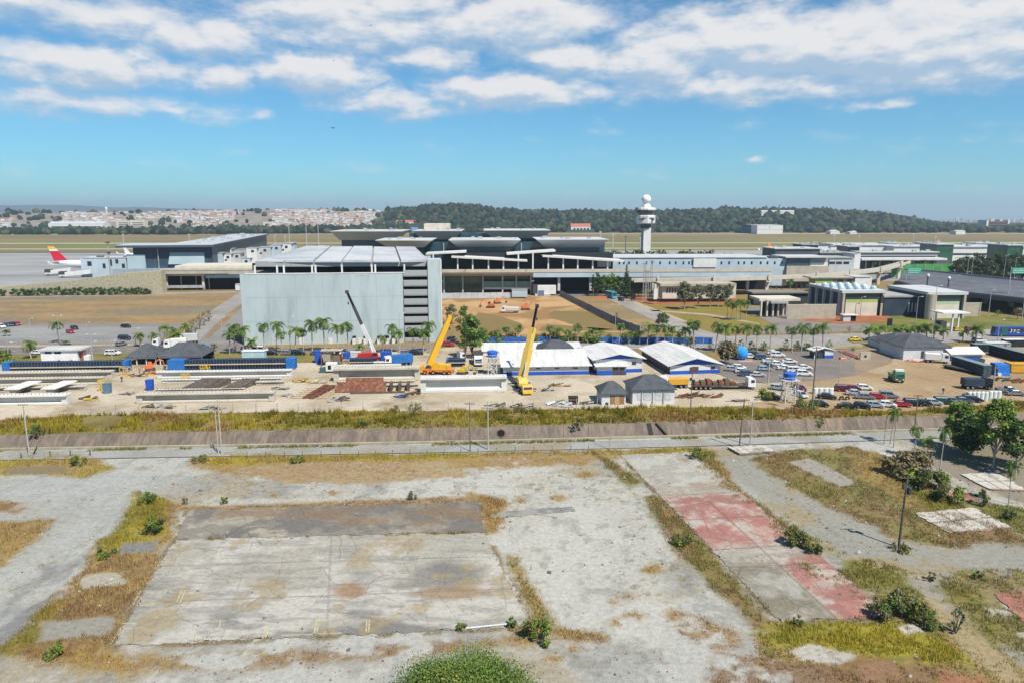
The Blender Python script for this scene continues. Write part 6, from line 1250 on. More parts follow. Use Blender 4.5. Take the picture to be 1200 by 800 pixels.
# ================================================================ PRECAST YARD
PRE = M('precast_concrete', (.46, .42, .35), (.40, .36, .30), sc=.3, fine=.08, c3=(.34, .30, .24), sc3=.4, lo3=.58, hi3=.7)
PREW = M('precast_fresh', (.56, .55, .52), (.50, .49, .46), sc=.3, fine=.06)
def girder(lb, x0, x1, yb, yt, mat=PRE, flange=1.5, rz=RZ, name='precast_girder', diaph=True):
    p = G(x0, yb); t, fp = front(x0, yb, name, lb, 'concrete beam', rz, 'precast girders in the yard'); w = fx(fp, x1, yb); h = fz(fp, x0, yt) * .92; f = flange; b = f * .62
    pr = [(.0, .0), (b, .0), (b, h * .16), (b * .5 + .14, h * .28), (b * .5 + .14, h * .74), (f - (f - b) / 2, h * .88), (f - (f - b) / 2, h), (-(f - b) / 2, h), (-(f - b) / 2, h * .88), (b * .5 - .14, h * .74), (b * .5 - .14, h * .28), (0, h * .16)]
    MB().prism([(y, z + .12) for y, z in pr], 0, w, 'x').obj('girder', mat, t)
    for x in (0, w - 1.4): MB().box(x + .002 if x == 0 else x, x + 1.4 - (.002 if x else 0), 0.02, b - .02, .125, h * .9).obj('end_block', mat, t)
    for x in (.8, w - 1.2): MB().box(x, x + .4, -.4, b + .4, -.02, .12).obj('bearer', M('timber_bearer', (.16, .12, .08)), t)
    m = MB(); rn = random.Random(int(x0 * 7 + yb))
    for k in range(int(w / .9)): x = .5 + k * .9; m.box(x, x + .05, b * .5 - .1, b * .5 + .1, h + .12, h + .32 + rn.uniform(0, .1))
    m.obj('rebar_loops', M('rebar', (.12, .07, .05)), t); return t
girder('rear left cream girder just in front of the blue mould', -60, 132, 446, 437, flange=2.4); girder('left cream girder second from the blue mould', -60, 122, 453, 444, flange=2.0); girder('left front low girder nearest the wire fence', -60, 80, 476.5, 464, PREW, flange=2.8)
girder('cream girder under the second blue mould, right of the gap in the yard', 184, 342, 443.5, 435, PREW, flange=2.0); girder('long cream girder nearest the fence, right of the blue bin', 160, 322, 473, 461, flange=2.4); girder('short girder before the garage palms', 300, 333, 451.5, 447, flange=1.6)
girder('thick cream girder behind the rusty formwork', 391, 492, 447, 430.5, flange=3.2); girder('clean white girder standing alone left of the biggest crane', 493, 594, 460.5, 441, PREW, flange=3.0); girder('short white girder beside the small blue mould', 438, 459, 430.5, 424, PREW, flange=1.8); girder('thin girder lying behind the thick cream one', 386, 470, 433.5, 428, PREW, flange=1.6)
girder('low girder lying between the left girders and the leaning slabs', -60, 100, 460, 454.5, flange=2.2); girder('slim girder behind the dark sloped trestles', 190, 330, 448.5, 444.8, PREW, flange=1.2); girder('slim girder just behind the long girder near the fence', 182, 287, 459.5, 456.4, flange=1.0); girder('slim cream girder between the rusty formwork and the thick girder', 396, 486, 450.5, 447.2, flange=1.2); girder('short girder beside the clean white one at the yellow crane', 452, 490, 455.5, 450.5, flange=1.4); girder('half hidden girder at the far left behind the first ones', -60, 118, 441, 436, PREW, flange=1.2)
for lb, x0, y0, x1, y1, w in (('flat pale slab leaning across the left girders, nearer the picture edge', 5, 463, 22, 456.5, 3.5), ('flat pale slab on the left girders, right of the other slab', 48, 462.5, 68, 456, 3.5)): 
    t = thing('concrete_slab_panel', lb, 'slab', G(x0, y0), RZ); MB().hexa([(0, 0, 1.4), (w, 0, 1.4), (w + 3, 5, 2.3), (3, 5, 2.3), (0, 0, 1.65), (w, 0, 1.65), (w + 3, 5, 2.55), (3, 5, 2.55)]).obj('panel', PREW, t); MB().box(1, w - 1, .5, 4, 0, 1.4).obj('support', PRE, t)
MOULD = M('mould_navy', (.012, .022, .045), (.02, .035, .06), sc=.5, fine=.1, rough=.6); MOULDB = M('mould_blue', (.02, .12, .36), (.03, .15, .40), sc=.5, fine=.12)
def mould(lb, x0, x1, yb, yt, ends):
    t, fp = front(x0, yb, 'steel_mould', lb, 'steel mould', RZ); w = fx(fp, x1, yb); h = fz(fp, x0, yt); MB().box(0, w, .6, 2.2, 0, h).obj('body', MOULD, t); MB().box(0, w, .1, .9, h * .5, h * .58).obj('walkway', M('mould_walkway', (.45, .38, .28)), t)
    r = MB(); k = int(w / .85)
    for i in range(k): x = i * .85; r.box(x, x + .16, .25, .62, .1, h * .48); r.box(x, x + .2, .3, .62, h * .6, h - .1)
    r.obj('ribs', M('mould_rib', (.05, .08, .13)), t); MB().box(-.1, w, .45, .75, h - .12, h + .05).obj('top_flange', M('mould_rib', (.05, .08, .13)), t)
    for a, b in ends: MB().box(w * a, w * b, -.3, 2.8, 0, h * 1.02).obj('end_frame', MOULDB, t)
    return t
mould('long dark blue steel beam mould with bright blue left end, at the left', 4, 150, 438.5, 425, [(0, .055), (.965, 1)]); mould('long dark blue steel beam mould with bright blue ends, before the gazebos and palms', 197, 346, 434.5, 422, [(0, .13), (.93, 1)]); mould('short dark blue mould beside the red crane', 408, 441, 429.5, 420.5, [(0, .05)]); mould('short dark blue mould behind the yellow crane', 524, 545, 430, 421, [(0, .06)])
YEL_ = paint('safety_yellow', (.62, .40, .03)); 
def frame_tower(lb, px, yb, w, h, mat, name='access_scaffold', cat='scaffold', rz=0):
    t = thing(name, lb, cat, G(px, yb), rz); 
    for x in (0, w):
        for y in (0, w * .8): MB().bar((x, y, 0), (x, y, h), .14).obj('leg', mat, t)
    m = MB()
    for z in (.08, h * .5, h): [m.bar(a, b, .11) for a, b in (((0, 0, z), (w, 0, z)), ((0, w * .8, z), (w, w * .8, z)), ((0, 0, z), (0, w * .8, z)), ((w, 0, z), (w, w * .8, z)))]
    m.bar((0, 0, 0), (w, 0, h), .1); m.bar((w, w * .8, 0), (0, w * .8, h), .1); m.obj('bracing', mat, t); return t
frame_tower('yellow steel access frame at the right end of the left blue mould', 141, 440.5, 2.2, 2.4, YEL_); frame_tower('yellow steel frame straddling the end of the left cream girder', 115.5, 458.5, 1.6, 3.0, YEL_); frame_tower('yellow steel frame standing on the second girder row', 212, 446.5, 1.8, 1.9, YEL_); frame_tower('yellow steel ladder frame leaning at the second blue mould', 235, 435, 2.0, 1.8, YEL_); frame_tower('yellow steel frame by the short blue mould near the cement plant', 402, 430, 1.8, 2.2, YEL_)
def bin_(lb, px, yb, w, h, mat, name='site_bin'):
    t = thing(name, lb, 'bin', G(px, yb), R(6)); MB().frus((0, w, 0, w * .8), .1, (-.1, w + .1, -.1, w * .8 + .1), h).obj('body', mat, t); MB().box(-.14, w + .14, -.14, w * .8 + .14, h, h + .1).obj('lid', mat, t); MB().tube((w * .2, -.02, .12), (w * .2, .15, .12), .12).obj('wheel', BLACK, t)
bin_('bright blue upright tank standing in the yard gap', 171.5, 457.5, 1.5, 2.7, BLUEP); bin_('grey blue tool cabinet at the end of the left girders', 121, 461, 1.6, 2.5, M('cabinet_blue', (.10, .17, .24))); 
RUSTM = M('rusty_steel', (.16, .062, .035), (.10, .04, .025), sc=.6, fine=.2, c3=(.24, .12, .07), sc3=1.1); RUST2 = M('rusty_steel_dull', (.13, .085, .06), (.09, .06, .045), sc=.6, fine=.2)
t, fp = front(393, 460, 'rusty_formwork', 'long rust red steel formwork panels lying before the thick girder', 'formwork', RZ); w = fx(fp, 452, 460)
MB().hexa([(0, 0, .1), (w, 0, .1), (w, 3, 2.0), (0, 3, 2.0), (0, -.1, .3), (w, -.1, .3), (w, 2.9, 2.2), (0, 2.9, 2.2)]).obj('panel', RUSTM, t); MB().hexa([(2, 3, .1), (w - 1, 3, .1), (w - 1, 5, 2.6), (2, 5, 2.6), (2, 2.9, .3), (w - 1, 2.9, .3), (w - 1, 4.9, 2.8), (2, 4.9, 2.8)]).obj('panel', RUSTM, t); [MB().box(w + 1 + 2.2 * k, w + 1.6 + 2.2 * k, .3, 3, 0, 2.2).obj('end_frame', RUST2, t) for k in range(3)]; MB().box(4, w + 5, -1.6, -.9, 0, .5).obj('rail', RUST2, t)
rn = random.Random(9)
def skew(name, lb, x0, yb, w, d, lean, h, mat, cat='trestle'):
    t = thing(name, lb, cat, G(x0, yb), RZ); MB().hexa([(0, 0, .02), (w, 0, .02), (w + lean, d, .02), (lean, d, .02), (0, 0, h * .5), (w, 0, h * .5), (w + lean, d, h), (lean, d, h)]).obj('body', mat, t); m = MB(); [m.bar((w * k / 4, -.02, h * .5 + .03), (w * k / 4 + lean, d, h + .03), .12) for k in range(5)]; m.obj('ribs', mat, t); return t
DKW = M('dark_timber', (.085, .07, .06), (.13, .11, .095), sc=1, fine=.2)
for i, (x, lb) in enumerate(((213, 'leftmost of the dark sloped trestles between the girders'), (226, 'second of the dark sloped trestles between the girders'), (240, 'third and narrowest dark sloped trestle between the girders'), (260, 'wide dark sloped trestle at the right of the row between the girders'))): skew('sloped_trestle', lb, x, 458, (2.6, 2.6, 1.5, 4.2)[i], 8, 2.6 + .5 * (i == 3), 1.5, DKW)
for x, lb in ((187.5, 'grey rubble heap left of the dark trestles'), (200, 'second grey rubble heap beside the dark trestles')):
    t = thing('rubble_heap', lb, 'heap', G(x, 457.5)); k = NP(); V = IV * np.array([1.6, 1.4, 1.3]) * np.random.default_rng(int(x)).uniform(.7, 1.2, (len(IV), 1)); k.add(V, IF, np.array((.30, .27, .24))); k.obj('heap', MA('rubble_stone', fine=.2), t)
skew('rust_rail', 'left of the two rust red steel rails lying toward the camera', 355, 467, 1.2, 11, 3.2, .9, RUSTM, 'steel rail'); skew('rust_rail', 'right of the two rust red steel rails lying toward the camera', 362, 467.5, 1.2, 11, 3.4, .9, RUSTM, 'steel rail')
for x, lb in ((340, 'pale timber grid laid flat left of the rust rails'), (368, 'pale timber grid laid flat right of the rust rails')):
    t = thing('timber_grid', lb, 'timber', G(x, 467), RZ); TM = M('pale_timber', (.45, .34, .22), (.36, .27, .18), sc=1); m = MB(); [m.bar((k * .8, 0, .1), (k * .8 + 3, 10, .1), .16) for k in range(5)]; m.obj('long_plank', TM, t); m = MB(); [m.bar((k * .6 * .5, k * 2, .22), (3.2 + k * .6, k * 2, .22), .14) for k in range(6)]; m.obj('cross_plank', TM, t)
TAN_ = M('tan_board', (.42, .28, .16))
def crate_pile(lb, px, yb, n, seed, mats, name='scrap_pile', spread=2.0, cat='scrap pile'):
    rn = random.Random(seed); t = thing(name, lb, cat, G(px, yb))
    for i in range(n):
        m = MB(); x, y = rn.uniform(-spread, spread), rn.uniform(-.8, .8); a = rn.uniform(-.5, .5); L_ = rn.uniform(.5, 1.5); m.bar((x - L_, y - a, rn.uniform(.1, .5)), (x + L_, y + a, rn.uniform(.1, 1.1)), rn.uniform(.1, .5), rn.uniform(.1, .4)); m.obj('scrap_piece', mats[i % len(mats)], t)
crate_pile('dark timber offcuts by the fence left of the rusty formwork', 398, 470, 12, 1, [DKW, GREYC]); crate_pile('brown scrap and pallets at the end of the left girders', 100, 468, 9, 2, [RUST2, DKW, YEL_], spread=2.4); crate_pile('mixed scrap heap with white boxes near the workshop', 652, 474, 16, 3, [LGREY, RUST2, DKW, WHITE], spread=3.4); crate_pile('grey sheet scrap beside the rust coloured barrel at the yard edge', 660, 476, 7, 4, [M('pale_green_sheet', (.4, .45, .42)), LGREY], spread=1.6); crate_pile('line of small pallets along the fence under the biggest crane', 598, 477.5, 16, 5, [DKW, RUST2, LGREY], spread=5.5); crate_pile('blue drums and pipes at the end of the rusty formwork', 470, 465, 8, 6, [BLUEP, DKSTEEL, STEEL], spread=1.2); crate_pile('scattered steel pieces at the end of the short girder', 332, 456, 10, 7, [STEEL, DKW, PRE], spread=2.2); crate_pile('loose formwork pieces left of the blue mould gap', 163, 441, 12, 8, [STEEL, RUSTM, YEL_, DKW], spread=2.8); crate_pile('yellow and red machine parts under the right gazebo', 182, 438, 12, 9, [YEL_, RUSTM, M('machine_orange', (.5, .16, .05))], spread=2.0); crate_pile('brown dry scraps on the yard beside the biggest crane', 655, 452, 9, 10, [RUST2, M('tan_board', (.42, .28, .16))], spread=3.0)
t = thing('rusty_bin', 'dark rusty skip at the yard edge left of the brown doored workshop', 'skip', G(667, 474)); MB().frus((0, 2.0, 0, 1.6), .05, (-.15, 2.15, -.1, 1.7), 1.9).obj('body', M('dark_rust', (.05, .025, .02)), t); MB().box(-.1, 2.1, -.3, -.12, 1.2, 1.5).obj('rail', RUST2, t)
# white tanks by the lower car park
for i in range(8):
    t = thing('white_tank', ['leftmost', 'second from left', 'third from left', 'fourth from left', 'fifth from left', 'sixth from left', 'seventh from left', 'rightmost'][i] + ' of the upright white tanks standing behind the right hand trees', 'tank', G(1134.5 + i * 5.0, 470 - (.5 if i < 5 else 1.6)), 0, 'white tanks by the right hand car park'); r = .58; m = MB(); m.lathe([(r, 0), (r, 2.1), (r * .9, 2.35), (.2, 2.5)], 14).obj('body', M('tank_white', (.58, .60, .58), (.5, .52, .5), sc=.8), t, smooth=False); MB().tube((0, 0, 2.45), (0, 0, 2.65), .22).obj('cap', DKSTEEL, t)
for i in range(4):
    t = thing('white_tank', ['left', 'second', 'third', 'right'][i] + ' small white drum tank by the tall black pole in the lower car park', 'tank', G(955 + i * 6, 461), 0, 'small white tanks by the pole'); MB().lathe([(.7, 0), (.7, 1.5), (.3, 1.7)], 12).obj('body', M('tank_white', (.58, .60, .58)), t); MB().tube((0, 0, 1.68), (0, 0, 1.85), .2).obj('cap', DKSTEEL, t)
t = thing('blue_dome', 'big bright blue round inflatable dome beside the grey tree at the car park', 'dome', G(868, 421)); MB().ball((0, 0, 2.1), 2.15, 24).obj('dome', M('dome_blue', (.02, .22, .62), (.03, .28, .68), sc=.5, fine=.08), t, smooth=True); m = MB(); [m.path([(2.18 * math.cos(a) * math.cos(b), 2.18 * math.cos(a) * math.sin(b), 2.1 + 2.18 * math.sin(a)) for a in np.linspace(-.9, 1.5, 8)], .04, 4) for b in np.linspace(0, 6.28, 9)[:-1]]; m.obj('seam', M('seam_pale', (.2, .45, .7)), t); MB().box(-1.4, 2.8, -3, -1.6, 0, .12).obj('mat', M('pink_mat', (.55, .3, .3)), t)
def water_tower(lb, px, yb, h, rz):
    t = thing('water_tower', lb, 'water tower', G(px, yb), rz); w = 1.25; WS = paint('tower_white', (.52, .52, .52))
    for x in (-w, w):
        for y in (-w, w): MB().bar((x, y, 0), (x * .85, y * .85, h), .2).obj('leg', WS, t)
    m = MB()
    for k in range(3):
        z0, z1 = h * k / 3, h * (k + 1) / 3
        for s in (-1, 1): m.bar((-w, s * w, z0), (w * .9, s * w * .9, z1), .1); m.bar((w, s * w, z0), (-w * .9, s * w * .9, z1), .1); m.bar((-w, s * w * .95, z1), (w, s * w * .95, z1), .1); m.bar((s * w * .95, -w, z1), (s * w * .95, w, z1), .1)
    m.obj('bracing', WS, t); MB().box(-2, 2, -1.8, 1.8, h, h + .15).obj('platform', WS, t); m = MB(); [m.bar((a, b, h + .9), (c, d, h + .9), .07) for a, b, c, d in ((-2, -1.8, 2, -1.8), (-2, 1.8, 2, 1.8), (-2, -1.8, -2, 1.8), (2, -1.8, 2, 1.8))]; [m.bar((x, y, h), (x, y, h + .9), .07) for x in (-2, 0, 2) for y in (-1.8, 1.8)]; m.obj('railing', WS, t)
    MB().lathe([(1.35, h + .16), (1.45, h + 1.7), (1.3, h + 1.8), (.4, h + 2.05)], 16).obj('tank', M('tank_blue', (.02, .10, .40), (.03, .12, .46), sc=.6), t); m = MB(); [m.bar((w + .3 + x, -w, 0), (w * .9 + .3 + x, -w, h), .06) for x in (0, .4)]; [m.bar((w + .3, -w, z), (w + .7, -w, z), .05) for z in np.arange(.3, h, .4)]; m.obj('ladder', WS, t)
water_tower('white steel water tower with blue tank left of the biggest crane', 577, 438, 4.9, R(4)); water_tower('white steel water tower with blue tank at the edge of the lower car park', 923, 471, 5.6, R(4))
for x, y, n_, sd_, lb, mt, sp in ((28, 456, 8, 21, 'loose planks between the left girders near the picture edge', (DKW, RUST2), 2), (60, 470, 7, 22, 'white offcuts before the leaning pale slabs', (PREW, LGREY), 2), (148, 462, 6, 23, 'small grey rubble by the tool cabinet', (GREYC, DKW), 1.5), (186, 478, 8, 24, 'thin steel bars lying by the fence below the long girder', (STEEL, RUST2), 4), (250, 479, 8, 25, 'second line of steel bars by the fence below the long girder', (STEEL, DKW), 4), (335, 464, 8, 26, 'concrete spacers left of the rust rails', (PRE, GREYC), 1.6), (352, 447, 10, 27, 'yellow and brown formwork bits behind the rust rails', (TAN_, RUST2, YEL_), 2.2), (372, 449, 9, 28, 'pale boards in front of the white batching machine', (TAN_, PREW), 2.4), (398, 468, 6, 29, 'two dark grates by the fence near the formwork', (DKSTEEL, DKW), 1), (480, 462, 8, 30, 'brown pieces beside the formwork end frames', (RUST2, TAN_), 1.6), (486, 432, 7, 31, 'white and orange pieces before the yellow crane', (WHITE, YEL_, RUSTM), 1.8), (556, 434, 8, 32, 'grey pallets left of the left water tower', (GREYC, DKW), 1.8), (640, 458, 6, 33, 'steel outrigger mats right of the biggest crane', (DKSTEEL, STEEL), 1.6), (690, 473, 7, 34, 'bits of board beside the brown doored workshop', (DKW, LGREY), 1.5), (800, 466, 9, 35, 'rusty frames on the ground right of the white workshop', (RUSTM, RUST2), 2), (818, 464, 12, 36, 'upright rusty frames before the flatbed semi', (RUSTM, RUST2), 2.2), (836, 465, 12, 37, 'second stack of rusty frames before the flatbed semi', (RUSTM, RUST2), 2.2), (860, 470, 7, 38, 'timbers near the yard mouth below the semi cab', (DKW, PRE), 2.4), (1125, 467, 10, 39, 'grey pipes and scrap left of the white tanks', (GREYC, STEEL, DKW), 1.8), (1178, 446, 10, 40, 'dark steel sections stacked right of the dark truck', (DKSTEEL, RUST2), 3), (1196, 448, 8, 41, 'red machine parts at the right edge of the yard', (RUSTM, M('machine_orange', (.5, .16, .05))), 1.5), (1073, 424, 8, 42, 'white and red sacks at the grey site house wall', (WHITE, M('barrier_red', (.62, .12, .07))), 2.6)):
    crate_pile(lb, x, y, n_, sd_, mt, spread=sp)
# ================================================================ VEHICLES
CP = {'white': (.66, .66, .66), 'silver': (.38, .40, .42), 'grey': (.17, .18, .19), 'black': (.012, .012, .014), 'red': (.36, .012, .018), 'darkred': (.14, .008, .016), 'blue': (.05, .08, .13), 'green': (.02, .05, .035), 'yellow': (.72, .48, .02), 'paleblue': (.28, .34, .40)}
TYRE = M('tyre_rubber', (.012, .012, .012)); RIM = M('wheel_rim', (.35, .35, .36), metal=.6, rough=.4); LAMP = M('lamp_lens', (.7, .7, .68), rough=.15, spec=.8); TAIL = M('tail_lens', (.35, .01, .01), rough=.2)
def car_kit(kind, color, cache={}):
    if (kind, color) in cache: return cache[kind, color]
    L_, W_, H_, hood, a0, a1, t0, t1 = {'hatch': (3.9, 1.68, 1.48, .95, -1.9, 1.15, -1.55, .35), 'sedan': (4.5, 1.75, 1.44, .92, -1.75, 1.2, -1.1, .4), 'suv': (4.5, 1.85, 1.72, 1.08, -2.2, 1.2, -2.0, .55), 'pickup': (5.2, 1.85, 1.75, 1.1, -.6, 1.5, -.35, .75), 'van': (5.0, 1.95, 2.1, 1.15, -2.45, 1.9, -2.4, 1.0)}[kind]
    p = paint('car_' + color, CP[color], rough=.28, spec=.6); x0, x1 = -L_ / 2, L_ / 2; w = W_ / 2
    m = MB(); prof = [(x0, .34), (x0 - .02, .62), (x0 + .08, hood), (a0, hood + .02), (a1, hood), (x1 - .35, hood - .16), (x1, hood - .36), (x1 + .02, .38)]
    m.prism(prof, -w, w, 'y'); wt = w * .8
    m.frus((t0, t1, -wt, wt), H_ - .07, (t0 + .08, t1 - .12, -wt + .06, wt - .06), H_)
    for s in (-1, 1):
        for xa, xb in ((a0 + .1, t0 + .05), ((a0 + a1) / 2 - .2, (t0 + t1) / 2 - .1), (a1 - .08, t1 - .05)): m.bar((xa, s * (w - .05), hood), (xb, s * (wt - .02), H_ - .05), .09)
    if kind == 'pickup': m.box(x0, a0 - .1, -w, -w + .12, hood, hood + .25); m.box(x0, a0 - .1, w - .12, w, hood, hood + .25)
    g = MB(); g.frus((a0 + .06, a1 - .04, -w + .07, w - .07), hood + .003, (t0 + .02, t1 - .02, -wt + .02, wt - .02), H_ - .068)
    def wheel(sx, sy): return MB().tube((sx * L_ * .31, sy * (w - .2), .32), (sx * L_ * .31, sy * (w + .02), .32), .33, n=14).mesh('wheel', TYRE), MB().tube((sx * L_ * .31, sy * (w + .021), .32), (sx * L_ * .31, sy * (w + .035), .32), .2, n=10).mesh('rim', RIM)
    kit = [('body', m.mesh('body', p), []), ('windows', g.mesh('windows', GLASS), [])]
    for sx in (-1, 1):
        for sy in (-1, 1): a, b = wheel(sx, sy); kit.append(('wheel', a, [('rim', b)]))
    for s in (-1, 1): kit.append(('headlight', MB().box(x1 - .06, x1 + .035, s * w * .68 - .18, s * w * .68 + .18, hood - .42, hood - .27).mesh('headlight', LAMP), [])); kit.append(('taillight', MB().box(x0 - .035, x0 + .06, s * w * .74 - .14, s * w * .74 + .14, hood - .32, hood - .1).mesh('taillight', TAIL), []))
    cache[kind, color] = kit; return kit
def car(px, yb, kind, color, deg, lb, group=None, name='parked_car', cat='car', z=.08): p = G(px, yb); return inst(car_kit(kind, color), name, lb, cat, (p.x, p.y, z), R(deg), 1.0, group)
GW = 'white cars in the upper car park'; GL = 'cars along the edge of the lower dirt car park'; GU = 'cars in the upper row of the lower car park'
for a in [
 (925, 425.5, 'sedan', 'white', -8, 'white sedan in the third row of the white fleet, nearest the tall pole', GW), (911, 418, 'suv', 'white', -8, 'white car at the back of the white fleet, next to the booth', GW), (911, 428.5, 'hatch', 'white', -8, 'white hatchback in the middle of the white fleet behind the thin pole', GW), (920, 433, 'sedan', 'white', -8, 'white sedan in the centre of the white fleet', GW), (931, 436, 'suv', 'white', -8, 'white car second from the front corner of the white fleet', GW), (942, 432.5, 'sedan', 'white', -8, 'white sedan at the right end of the white fleet, set back', GW), (942, 440, 'suv', 'white', -8, 'white car at the front right corner of the white fleet', GW), (902, 425, 'sedan', 'white', -8, 'white sedan at the left of the white fleet beside the dark cars', GW), (906, 415, 'hatch', 'white', -8, 'white hatchback furthest back in the white fleet', GW),
 (893, 421, 'suv', 'blue', -8, 'dark blue car left of the white fleet, set back', GW), (884, 417.5, 'suv', 'black', -8, 'black car behind the dark blue one beside the white fleet', GW), (900, 431, 'suv', 'blue', 80, 'dark blue car pointing at the camera at the edge of the white fleet', GW), (896, 434, 'hatch', 'paleblue', -8, 'pale blue car partly behind the thin pole left of the white fleet', GW), (879, 419.5, 'hatch', 'white', -8, 'white car beside the blue dome', None),
 (887, 441, 'sedan', 'silver', -4, 'silver sedan parked alone in front, below the blue dome', None), (866, 432.5, 'hatch', 'white', -20, 'white hatchback under the grey tree', None), (870, 437, 'hatch', 'white', -20, 'white hatchback second in front of the grey tree', None), (858, 434.5, 'hatch', 'silver', -20, 'silver hatchback in the shade of the grey tree', None), (876, 440.5, 'suv', 'blue', -10, 'dark blue car between the silver sedan and the grey tree', None),
 (911, 456.5, 'hatch', 'silver', -35, 'silver hatchback left of the blue topped water tower', GU), (937, 457.5, 'hatch', 'darkred', -70, 'dark red car right of the water tower', GU), (938.5, 465, 'hatch', 'silver', -75, 'silver car in front of the dark red one by the water tower', GU), (903, 466.5, 'sedan', 'black', -25, 'black car in the shade left of the water tower', GU),
 (969, 467, 'sedan', 'black', -22, 'black sedan right of the tall black pole', GU), (989, 458, 'suv', 'darkred', -10, 'dark red car at the left of the back pair', GU), (1000, 457.5, 'hatch', 'darkred', -20, 'dark red hatchback touching the white one in the back pair', GU), (1013, 456.5, 'hatch', 'white', -15, 'white hatchback at the right end of the back row of the dirt car park', GU), (1002, 462.5, 'sedan', 'silver', -15, 'silver sedan behind the motorcycles', GU), (1013, 467, 'sedan', 'grey', -15, 'grey sedan left of the bright red hatchback', GU), (1028, 467, 'hatch', 'red', -15, 'bright red hatchback between the grey cars', GU), (1041, 466, 'suv', 'grey', -18, 'grey car right of the bright red hatchback', GU),
 (961, 476, 'hatch', 'black', -15, 'small black hatchback nearest the tall black pole in the front row', GL), (993.5, 478.5, 'sedan', 'black', -15, 'black sedan in the front row beside a dark motorcycle', GL), (1010, 478, 'hatch', 'black', -30, 'small dark car in front row left of the pale blue one', GL), (1025, 477, 'hatch', 'paleblue', -20, 'pale blue hatchback in the front row', GL), (1040, 476.5, 'hatch', 'white', -25, 'white hatchback in the front row behind the near palm', GL), (1055.5, 476, 'sedan', 'red', -12, 'red sedan in the front row', GL), (1070, 475, 'suv', 'black', -12, 'black car right of the red sedan in the front row', GL), (1082, 475, 'hatch', 'black', -25, 'black hatchback in the middle of the front row', GL), (1093.5, 474, 'hatch', 'silver', -20, 'silver hatchback in the front row left of the dark green car', GL), (1105.5, 473, 'suv', 'green', -12, 'dark green car in the front row', GL), (1117, 472, 'hatch', 'grey', -20, 'grey hatchback in the front row right of the dark green car', GL), (1128, 471.5, 'sedan', 'blue', -15, 'dark blue sedan in the front row behind the tree tops', GL), (1139, 470.5, 'suv', 'black', -15, 'black car at the far right of the front row', GL), (1190, 463, 'sedan', 'grey', -10, 'grey car at the right edge beside the white tanks', None), (1180, 460, 'pickup', 'grey', -10, 'grey pickup parked behind the white tanks', None),
 (1, 384.5, 'suv', 'white', -30, 'white car at the left edge of the left parking lot', None), (9, 382.5, 'hatch', 'blue', -30, 'dark blue car second in the left lot group', None), (14.5, 382, 'hatch', 'black', -30, 'black car third in the left lot group', None), (20, 381.3, 'hatch', 'red', -30, 'red car at the end of the left lot group', None), (82.5, 390.5, 'hatch', 'red', -35, 'red hatchback beside a black one by the lone palm', None), (87.5, 386, 'hatch', 'black', -35, 'black hatchback behind the red one by the lone palm', None), (148, 384, 'hatch', 'black', -10, 'black car alone at the back of the left lot', None), (146.5, 398, 'suv', 'black', -10, 'black car in the middle of the left lot', None), (142.5, 405, 'hatch', 'grey', 70, 'grey blue car facing the camera near the lot fence', None), (132.5, 415.8, 'suv', 'white', 4, 'white car driving on the road right of the white hut', None), (45, 415, 'sedan', 'white', 4, 'white car half hidden behind the white hut', None), (236, 409, 'pickup', 'blue', 20, 'dark blue pickup at the road junction beside the gazebos', None), (305, 413, 'van', 'white', 4, 'white van under the garage palms', None),
 (728, 353, 'hatch', 'black', -65, 'black car on the ramp road behind the blue green bus', None), (525, 405.5, 'suv', 'red', 0, 'red car parked beside the yellow crane boom', None), (530, 399.5, 'suv', 'grey', 60, 'grey car parked behind the red one near the garage corner', None), (1002, 399.5, 'sedan', 'yellow', 2, 'yellow taxi on the wide road near the right palms', None), (1147, 401, 'suv', 'white', 2, 'white car on the road below the blue coach', None), (1137, 387, 'hatch', 'red', 0, 'red car near the road canopy', None), (1122, 388, 'hatch', 'yellow', 15, 'yellow car under the road canopy', None)]: car(*a)
# cars along the garage front road, small and partly hidden by palms
for i, x in enumerate((318, 337, 350, 372, 386, 402, 418, 476, 488)): car(x, 415.5, ['sedan', 'hatch', 'suv'][i % 3], ['black', 'grey', 'black', 'blue', 'grey', 'black', 'blue', 'grey', 'black'][i], 2, nth(i) + ' dark parked car from the left in the line below the garage palms', 'dark cars parked along the garage front')
for i, x in enumerate(range(736, 900, 18)): car(x, 340.5 - (x - 736) * .008, ['sedan', 'suv', 'hatch'][i % 3], ['white', 'silver', 'black', 'white', 'grey'][i % 5], 3, nth(i) + ' car from the left in the dark space under the elevated road', 'cars under the elevated road')
def moto(px, yb, deg, lb):
    t = thing('motorcycle', lb, 'motorcycle', G(px, yb, .08), R(deg), 'motorcycles of the lower car park'); 
    for x in (-.65, .65): MB().tube((x, -.06, .3), (x, .06, .3), .3, n=12).obj('wheel', TYRE, t)
    MB().hexa([(-.7, -.12, .55), (.4, -.12, .5), (.4, .12, .5), (-.7, .12, .55), (-.8, -.1, .8), (.3, -.14, .95), (.3, .14, .95), (-.8, .1, .8)]).obj('body', paint('moto_dark', (.03, .02, .025)), t); m = MB(); m.bar((.65, 0, .3), (.42, 0, 1.05), .07); m.bar((.42, -.35, 1.05), (.42, .35, 1.05), .05); m.obj('handlebar', DKSTEEL, t); MB().box(-.7, 0, -.13, .13, .8, .9).obj('seat', BLACK, t)
for px, yb, lb in ((986, 468, 'left motorcycle of the pair behind the grey sedan'), (993, 468, 'right motorcycle of the pair behind the grey sedan'), (980, 479, 'motorcycle in the front row beside the black sedan'), (285, 409, 'left motorcycle at the garage corner'), (289, 407.5, 'right motorcycle at the garage corner')): moto(px, yb, 30, lb)
